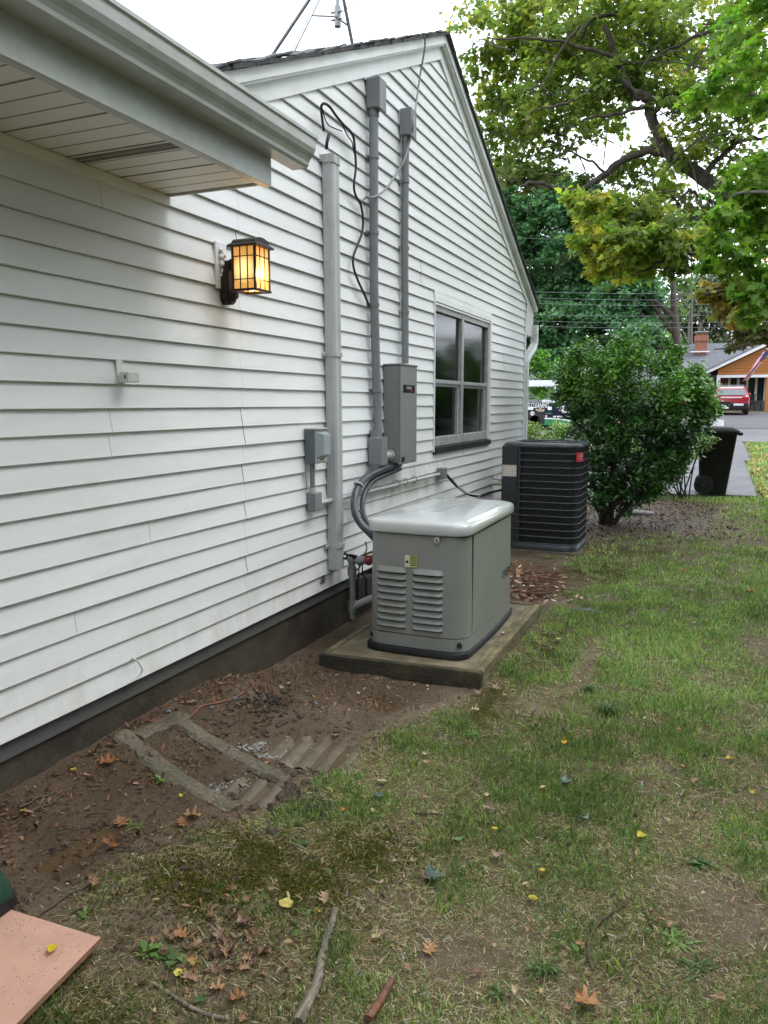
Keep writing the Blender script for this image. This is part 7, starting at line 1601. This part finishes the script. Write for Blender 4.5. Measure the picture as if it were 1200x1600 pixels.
# ================================================================== RED ESTATE CAR
def estate(name, label, x0, y0, w_, l_, z0, h_, paint):
    t_ = thing(name, label, 'car', (x0 + w_ / 2, y0 + l_ / 2, z0))
    xm = x0 + w_ / 2; hw = w_ / 2
    def ring(y, zb_, zm, zt_, wm, wt):   # cross-section of the body
        return [(xm - hw * .94, y, zb_), (xm - hw * wm, y, zb_ + .18), (xm - hw * wm, y, zm), (xm - hw * (wm - .04), y, zm + .06), (xm - hw * wt, y, zt_ - .05), (xm - hw * (wt - .1), y, zt_), (xm + hw * (wt - .1), y, zt_), (xm + hw * wt, y, zt_ - .05), (xm + hw * (wm - .04), y, zm + .06), (xm + hw * wm, y, zm), (xm + hw * wm, y, zb_ + .18), (xm + hw * .94, y, zb_)]
    b0 = z0 + .24; zm = z0 + .86; zt_ = z0 + h_
    mb = MB(); mb.loft([ring(y0 + .06, b0 + .1, zm - .05, zm + .04, .92, .86), ring(y0 + .14, b0, zm, zm + .10, .98, .88), ring(y0 + .26, b0, zm, zt_ - .10, 1, .76), ring(y0 + .6, b0, zm, zt_, 1, .76), ring(y0 + 2.4, b0, zm, zt_, 1, .76), ring(y0 + 3.1, b0, zm, zm + .14, 1, .84), ring(y0 + 4.2, b0, zm - .12, zm, .98, .84), ring(y0 + l_, b0 + .1, zm - .28, zm - .14, .86, .7)], smooth=False)
    bd = mb.build('body', paint, t_)
    mb = MB(); yr0 = y0 + .125
    mb.add([(xm - hw * .80, y0 + .112, zm + .13), (xm + hw * .80, y0 + .112, zm + .13), (xm + hw * .66, y0 + .232, zt_ - .15), (xm - hw * .66, y0 + .232, zt_ - .15)], [(0, 1, 2, 3)]); mb.build('rear_window', M_glassc, bd)
    for s_ in (-1, 1):
        mb = MB(); xs1, xs2 = xm + s_ * hw * .965, xm + s_ * hw * .78
        mb.add([(xs1, y0 + .45, zm + .10), (xs1, y0 + 2.75, zm + .10), (xs2, y0 + 2.3, zt_ - .09), (xs2, y0 + .55, zt_ - .09)], [(0, 1, 2, 3)]); mb.build('side_window', M_glassd, bd)
        mb = MB(); xa_ = xm + s_ * hw * .80; mb.box(xa_ - .13, xa_ + .13, y0 + .045, y0 + .16, zm - .14, zm + .05, .02); mb.build('tail_light', M_tail, bd)
        mb = MB(); mb.tube([(xm + s_ * hw * .66, y0 + .5, zt_ + .05), (xm + s_ * hw * .66, y0 + 2.2, zt_ + .05)], .022, 6)
        for yy in (.5, 1.3, 2.2): mb.tube([(xm + s_ * hw * .66, y0 + yy, zt_ - .02), (xm + s_ * hw * .66, y0 + yy, zt_ + .05)], .02, 6)
        mb.build('roof_rail', M_gal, bd)
        mb = MB(); mb.box(xm + s_ * (hw + .03) - .04, xm + s_ * (hw + .03) + .10 * (s_ > 0), y0 + 2.6, y0 + 2.75, zm + .12, zm + .26, .03); mb.build('mirror', paint, bd)
        for yy in (.85, l_ - .85):
            c = Vector((xm + s_ * (hw - .11), y0 + yy, z0 + .31)); mb = MB(); mb.tube([c - Vector((.10, 0, 0)), c + Vector((.10, 0, 0))], .31, 20); wl = mb.build('wheel', M_rub, t_)
            mb = MB(); mb.tube([c + Vector((s_ * .08, 0, 0)), c + Vector((s_ * .107, 0, 0))], .19, 16); mb.build('rim', M_gal, wl)
    mb = MB(); mb.tube([(xm - hw * .66, y0 + .5, zt_ + .06), (xm + hw * .66, y0 + .5, zt_ + .06)], .018, 6); mb.build('roof_bar', M_gal, bd)
    mb = MB(); mb.box(xm - hw * .96, xm + hw * .96, y0 - .04, y0 + .2, z0 + .26, z0 + .58, .05); bp = mb.build('bumper', M_black, t_)
    mb = MB(); mb.box(xm + .12, xm + .58, y0 - .052, y0 - .041, z0 + .46, z0 + .56); mb.box(xm - .52, xm - .10, y0 - .05, y0 - .041, z0 + .30, z0 + .38); mb.build('number_plate', M_wh, bp)
    mb = MB(); mb.box(xm - .74, xm - .02, y0 - .055, y0 - .02, z0 + .44, z0 + .66, .02); mb.build('tail_stripe', M_black, bd)
    mb = MB(); mb.box(xm - .5, xm + .5, y0 + .05, y0 + .075, zm - .02, zm + .03); mb.build('bright_trim', M_wh, bd)
    mb = MB(); mb.tube([(xm + .05, y0 + .16, zm + .15), (xm + .5, y0 + .17, zm + .20)], .014, 5); mb.build('wiper', M_rub, bd)
    return t_
cR = DY(1170, 650, 43.3); zc_ = zt(3.2, 44) + .05
estate('estate_car', 'red estate car with roof rails parked in front of the far porch', cR.x - 1.72, 43.2, 1.72, 4.4, zc_, 1.42, M_red)

# ================================================================== NAVY PICKUP WITH WHITE RACK
TY = 29.0; zg_ = zt(-2, TY) + .03
def XT(px): return DY(px, 640, TY).x
t_ = thing('pickup_truck', 'navy work pickup with green stripe white lettering and a white ladder rack', 'pickup truck', (XT(900), TY + .9, zg_))
bx0, bx1, cb1, hd1 = XT(795), XT(869), XT(940), XT(992)
zsill = DY(845, 665, TY).z; zbed = DY(845, 629, TY).z; zbelt = zbed + .02
mb = MB(); mb.box(bx0, bx1 - .02, TY, TY + .06, zsill, zbed, .03); mb.box(bx0, bx1 - .02, TY + 1.80, TY + 1.86, zsill, zbed, .03); mb.box(bx0, bx0 + .06, TY + .061, TY + 1.79, zsill, zbed - .05); mb.box(bx0 + .061, bx1 - .03, TY + .061, TY + 1.79, zsill + .1, zsill + .18); bed = mb.build('cargo_bed', M_navy, t_)
mb = MB(); zroof = zg_ + 1.82
rings = []
for yy, ins in ((TY, 0), (TY + 1.86, 0)): pass
mb.prism([(bx1, zsill), (hd1, zsill), (hd1 + .04, zbelt - .35), (hd1 - .15, zbelt - .12), (cb1 + .35, zbelt - .02), (cb1 + .30, zbelt), (bx1, zbelt)], 1, TY, TY + 1.86)
mb.prism([(bx1 + .03, zbelt), (cb1 + .30, zbelt), (cb1 - .25, zroof), (bx1 + .16, zroof)], 1, TY + .10, TY + 1.76); cb = mb.build('cab', M_navy, t_)
mb = MB(); mb.prism([(bx1 + .14, zbelt + .05), (cb1 + .16, zbelt + .05), (cb1 - .27, zroof - .08), (bx1 + .24, zroof - .08)], 1, TY + .092, TY + .099); mb.build('side_window', M_glassc, cb)
mb = MB(); mb.box(bx1 - .018, bx1 - .002, TY + .01, TY + 1.85, zsill, zbed); mb.build('cab_gap', M_dark, cb)
for xx in (XT(836), XT(974)):
    for yy in (TY + .12, TY + 1.74):
        c = Vector((xx, yy, zg_ + .36)); mb = MB(); mb.tube([c - Vector((0, .13, 0)), c + Vector((0, .13, 0))], .38, 22); wl = mb.build('wheel', M_rub, t_); mb = MB(); mb.tube([c - Vector((0, .13, 0)), c - Vector((0, .11, 0))], .20, 16); mb.build('rim', M_pvc, wl)
# green sweep
mb = MB(); K = 24; v = []; f = []
xs0, xs1 = XT(829), XT(918)
for k in range(K + 1):
    u = k / K; x = xs0 + (xs1 - xs0) * u; zt3 = zsill + .21 + .06 * math.sin(u * 3.0 + .2) - .17 * u * u; v += [(x, TY - .006, zsill + .01 + .04 * u), (x, TY - .006, zt3 - .0)]
for k in range(K): f.append((2 * k, 2 * k + 2, 2 * k + 3, 2 * k + 1))
mb.add(v, f); mb.build('green_stripe', M_green, t_)
mb = MB(); v2 = []
for k in range(K + 1): x, y, z = v[2 * k + 1]; v2 += [(x, TY - .007, z), (x, TY - .007, z + .045)]
mb.add(v2, f); mb.build('white_pinstripe', M_wh, t_)
text('lettering', 'CLEANING', .26, M_txtw, FACEY((XT(828) + XT(858)) / 2, TY - .006, zbed - .12), bed, width=XT(857) - XT(829), shear=.2)
text('lettering', 'E', .26, M_txtw, FACEY(XT(824.5), TY - .006, zbed - .12), bed, shear=.2)
for (px, py, w2, h2_, m__) in [(829, 638, .20, .12, M_white), (832, 646, .16, .16, M_white), (844, 640, .30, .16, mat('tan_emblem', (.35, .28, .18), rough=.5)), (859, 638, .14, .12, M_txtw), (857, 646, .26, .03, M_green), (840, 650.5, .08, .08, M_redp), (844.5, 650.5, .08, .08, M_txtw), (849, 650.5, .08, .08, M_redp), (853.5, 650.5, .05, .08, M_txtw)]:
    c = DY(px, py, TY); mb = MB()
    if m__ is M_white and w2 == .16: mb.tube([(c.x, TY - .004, c.z), (c.x, TY - .010, c.z)], .085, 16)
    elif w2 == .30: mb.prism([(c.x - .15, c.z - .08), (c.x + .15, c.z - .08), (c.x + .17, c.z + .04), (c.x + .07, c.z + .01), (c.x, c.z + .09), (c.x - .07, c.z + .01), (c.x - .17, c.z + .04)], 1, TY - .009, TY - .003)
    else: mb.box(c.x - w2 / 2, c.x + w2 / 2, TY - .008, TY - .003, c.z - h2_ / 2, c.z + h2_ / 2)
    mb.build('emblem', m__, t_)
mb = MB(); c = DY(893, 640, TY); c2 = DY(890, 651, TY)
for k in range(9): mb.box(c2.x - .6 + .135 * k, c2.x - .6 + .135 * k + .10, TY - .008, TY - .003, c2.z - .025, c2.z + .025)
mb.prism([(c.x - .35, c.z - .10), (c.x + .45, c.z - .14), (c.x + .5, c.z - .11), (c.x - .28, c.z - .06), (c.x - .28, c.z + .10), (c.x - .12, c.z + .14), (c.x - .14, c.z + .17), (c.x - .36, c.z + .12)], 1, TY - .008, TY - .003); mb.build('door_emblem', M_txtw, t_)
# rack
zr1 = DY(845, 594, TY).z; zr0 = DY(845, 600, TY).z
for yy in (TY + .03, TY + 1.75):
    mb = MB(); mb.box(bx0 - .1, XT(871), yy, yy + .05, zr0 + .03, zr1); mb.box(bx0 - .1, XT(871), yy, yy + .05, zr0 - .05, zr0 - .02)
    for k in range(9): x = bx0 + (XT(871) - bx0) * k / 8; mb.box(x - .12, x + .04, yy, yy + .05, zr0 - .019, zr0 + .029)
    mb.build('rack_rail', M_wh, t_)
    mb = MB(); mb.prism([(XT(861.5), zbed - .02), (XT(866), zbed - .02), (XT(871), zr0 - .051), (XT(866), zr0 - .051)], 1, yy, yy + .05); mb.prism([(bx0, zbed), (bx0 + .1, zbed), (bx0 + .1, zr0 - .051), (bx0, zr0 - .051)], 1, yy, yy + .05); mb.build('rack_post', M_wh, t_)
for x in (bx0 + .05, XT(868)): mb = MB(); mb.box(x - .03, x + .03, TY + .081, TY + 1.749, zr1 - .06, zr1 - .001); mb.build('rack_crossbar', M_wh, t_)
mb = MB(); mb.box(XT(842), XT(869), TY + .5, TY + 1.2, zbed - .1, zbed + .10, .02); mb.build('tool_box', M_wh, t_)

# ---- pale house glimpsed through the rack
hz = zt(0, 56)
h3 = thing('grey_house', 'pale grey house glimpsed through the white truck rack', 'house', (-5, 48, hz)); X0_, X1_ = DY(846, 610, 46).x, DY(864, 610, 46).x
mb = MB(); mb.box(X0_ - 1.0, X1_ + 7, 46, 52, hz, DY(850, 601, 46).z); mb.build('wall', mat('grey_clapboard', (.26, .28, .30), rough=.7), h3)
mb = MB(); zt4 = DY(850, 601, 46).z; mb.prism([(45.6, zt4), (52.4, zt4), (49, zt4 + 1.2)], 0, X0_ - 1.2, X1_ + 7.2); mb.build('roof', M_roof2, h3)
mb = MB(); mb.box(X0_ + .35, X0_ + 1.15, 45.95, 45.99, DY(850, 617, 46).z, DY(850, 607, 46).z); wn = mb.build('window', M_glassd, h3); mb = MB(); a_, b2_ = DY(850, 617, 46).z, DY(850, 607, 46).z
mb.box(X0_ + .25, X0_ + .35, 45.93, 45.98, a_ - .08, b2_ + .08); mb.box(X0_ + 1.15, X0_ + 1.25, 45.93, 45.98, a_ - .08, b2_ + .08); mb.box(X0_ + .7, X0_ + .78, 45.93, 45.945, a_, b2_); mb.build('frame', M_wh, wn)

# ---- small colourful things at the kerb beyond the bin
def XK(px, y=26.6): return DY(px, 655, y).x
zk = zt(2.4, 26.6) + .03
xk = XK(1118); mb = MB(); mb.loft([rrect(xk - .28, xk + .22, 26.4, 26.8, .1, zk + z, seg=3, bulge=b__) for z, b__ in ((.02, .0), (.2, .04), (.42, .02), (.56, -.03))]); tag(mb.build('white_sack', mat('white_sack_cloth', (.62, .63, .64), (.5, .51, .53), rough=.6, scale=5, bump=.4)), 'full white sack standing by the street above the bin lid', 'sack')
mb = MB(); c = (XK(1124, 25.8), 25.8, zt(2.4, 25.8) + .17); mb.ball(c, .22, sx=1.1, sz=.8); mb.ball((c[0] - .3, c[1], c[2] - .02), .15, sz=.8); tag(mb.build('red_buoy', mat('red_rubber', (.45, .02, .05), (.4, .02, .04), rough=.35)), 'round red plastic object just above the black bin lid', 'ball')
xk = XK(1096, 25.8); z__ = zt(2.2, 25.8) + .03; t_ = thing('cool_box', 'small blue and white box beside the red ball above the bin', 'box', (xk, 25.8, z__))
mb = MB(); mb.box(xk - .18, xk + .18, 25.65, 25.95, z__, z__ + .24, .02); mb.build('box_body', M_blue, t_); mb = MB(); mb.box(xk - .02, xk + .12, 25.63, 25.648, z__ + .04, z__ + .20); mb.box(xk - .19, xk + .19, 25.64, 25.96, z__ + .241, z__ + .29, .015); mb.build('box_lid', M_wh, t_)
xk = DY(968, 650, 24).x; z__ = zt(xk, 24) + .03; t_ = thing('red_trolley', 'small red and pink cart glimpsed through the bush stems', 'cart', (xk, 24, z__))
mb = MB(); mb.box(xk - .35, xk + .2, 23.8, 24.2, z__ + .25, z__ + .62, .08); mb.build('tub', mat('pink_red_plastic', (.55, .10, .14), rough=.4), t_)
for dx in (-.25, .1): mb = MB(); mb.tube([(xk + dx, 23.78, z__ + .13), (xk + dx, 23.84, z__ + .13)], .13, 14); mb.build('wheel', M_rub, t_)
mb = MB(); mb.tube([(xk - .3, 24, z__ + .3), (xk - .3, 24, z__ + .13), (xk + .15, 24, z__ + .13)], .02, 6); mb.build('frame', M_gal, t_)

# ================================================================== WEEDS
def weed(label, px, py, nl, size, pal, kind_='strap', up_=.5, group=None):
    p = GP(px, py); V_ = []; C_ = []
    for k in range(nl):
        a = rnd.uniform(0, 6.28); L_ = size * rnd.uniform(.5, 1.15); e = rnd.uniform(.15, 1.0) * up_; L_ *= .72; w2 = L_ * (.055 if kind_ == 'strap' else .20); off = Vector((rnd.gauss(0, size * .16), rnd.gauss(0, size * .16), 0))
        d = Vector((math.cos(a), math.sin(a), 0)); n_ = Vector((-d.y, d.x, 0)); q = p + off; tw = Vector((0, 0, rnd.uniform(-.3, .3)))
        P3 = [q, q + d * L_ * .35 + Vector((0, 0, L_ * e * .55)), q + d * L_ * .75 + Vector((0, 0, L_ * e * .72)), q + d * L_ + Vector((0, 0, L_ * e * .5))]
        for a_, b_, w0, w1 in ((0, 1, .35, 1), (1, 2, 1, .8), (2, 3, .8, .05)):
            V_ += [tuple(P3[a_] - (n_ + tw) * w2 * w0), tuple(P3[a_] + (n_ + tw) * w2 * w0), tuple(P3[b_] + (n_ + tw) * w2 * w1), tuple(P3[b_] - (n_ + tw) * w2 * w1)]
        c = rnd.choice(pal); f_ = rnd.uniform(.75, 1.2); C_ += [tuple(min(1, t * f_) for t in c)] * 12
    o = rawmesh('weed', np.array(V_), np.arange(len(V_)).reshape(-1, 4), M_grass, None, np.array(C_)); return tag(o, label, 'weed', group)
WG = [(.085, .145, .045), (.12, .18, .06), (.07, .12, .04)]; WL = [(.14, .24, .06), (.17, .27, .075)]
for a in [('broad bladed crabgrass tuft at lower right', 1055, 1475, 46, .10, WL, 'strap', .35), ('dark grass tuft at the bottom centre', 850, 1520, 60, .075, WG, 'strap', .9), ('weed clump just below the crabgrass tuft', 1090, 1515, 40, .08, WG, 'strap', .5),
          ('leafy green weed beside the lower left leaf heap', 235, 1490, 34, .055, WL, 'broad', .9), ('weeds right of the leaf heap', 268, 1500, 30, .06, WG, 'broad', .7), ('light green weed beside the pink board tip', 132, 1432, 16, .035, WL, 'broad', 1.2),
          ('green weed growing by the near concrete bar', 252, 1222, 10, .05, WL, 'broad', 1.3), ('grass tuft in the mud below the concrete frame', 310, 1310, 26, .06, WG, 'strap', .7), ('small grass tuft on the mud left of the frame', 155, 1285, 14, .035, WG, 'strap', .8),
          ('long drooping grass left of the moss', 210, 1290, 26, .06, WL, 'strap', .4), ('wet weeds at the right of the froth', 505, 1195, 34, .045, WL, 'broad', .6), ('leafy weed at the muddy edge of the lawn', 470, 1318, 26, .045, WG, 'broad', .7),
          ('dark weed tuft left of the pad', 500, 985, 46, .085, WG, 'broad', .9), ('weed tuft hugging the front corner of the pad', 715, 1068, 26, .07, WG, 'strap', 1.2), ('weed tuft along the right side of the pad', 800, 1050, 30, .07, WG, 'broad', .8),
          ('weeds under the condenser front', 855, 872, 24, .07, WL, 'broad', .6), ('thick tuft of long dark grass in mid lawn', 950, 1115, 240, .09, WG, 'strap', 1.2), ('second thick grass tuft beside the mid lawn one', 920, 1080, 130, .07, WG, 'strap', 1.2),
          ('bright green grass right of the pad front', 740, 1150, 120, .06, WL, 'strap', .9), ('dandelion rosette at right of the yellow leaf', 1090, 1345, 14, .09, WG, 'broad', .3), ('weed left of the concrete end of the bush', 905, 850, 22, .08, WG, 'broad', .8),
          ('lone pale grass sprig on the moss', 265, 1370, 5, .06, [(.3, .36, .16)], 'strap', 1.6), ('grass sprig right of the froth edge', 560, 1215, 40, .055, WL, 'strap', .9), ('tuft near the bottom centre bare patch', 780, 1560, 30, .06, WG, 'strap', .9)]:
    weed(*a)

# ------------------------------------------------------------------ tidy
for o in list(S.objects):
    if '_w' in o: del o['_w']
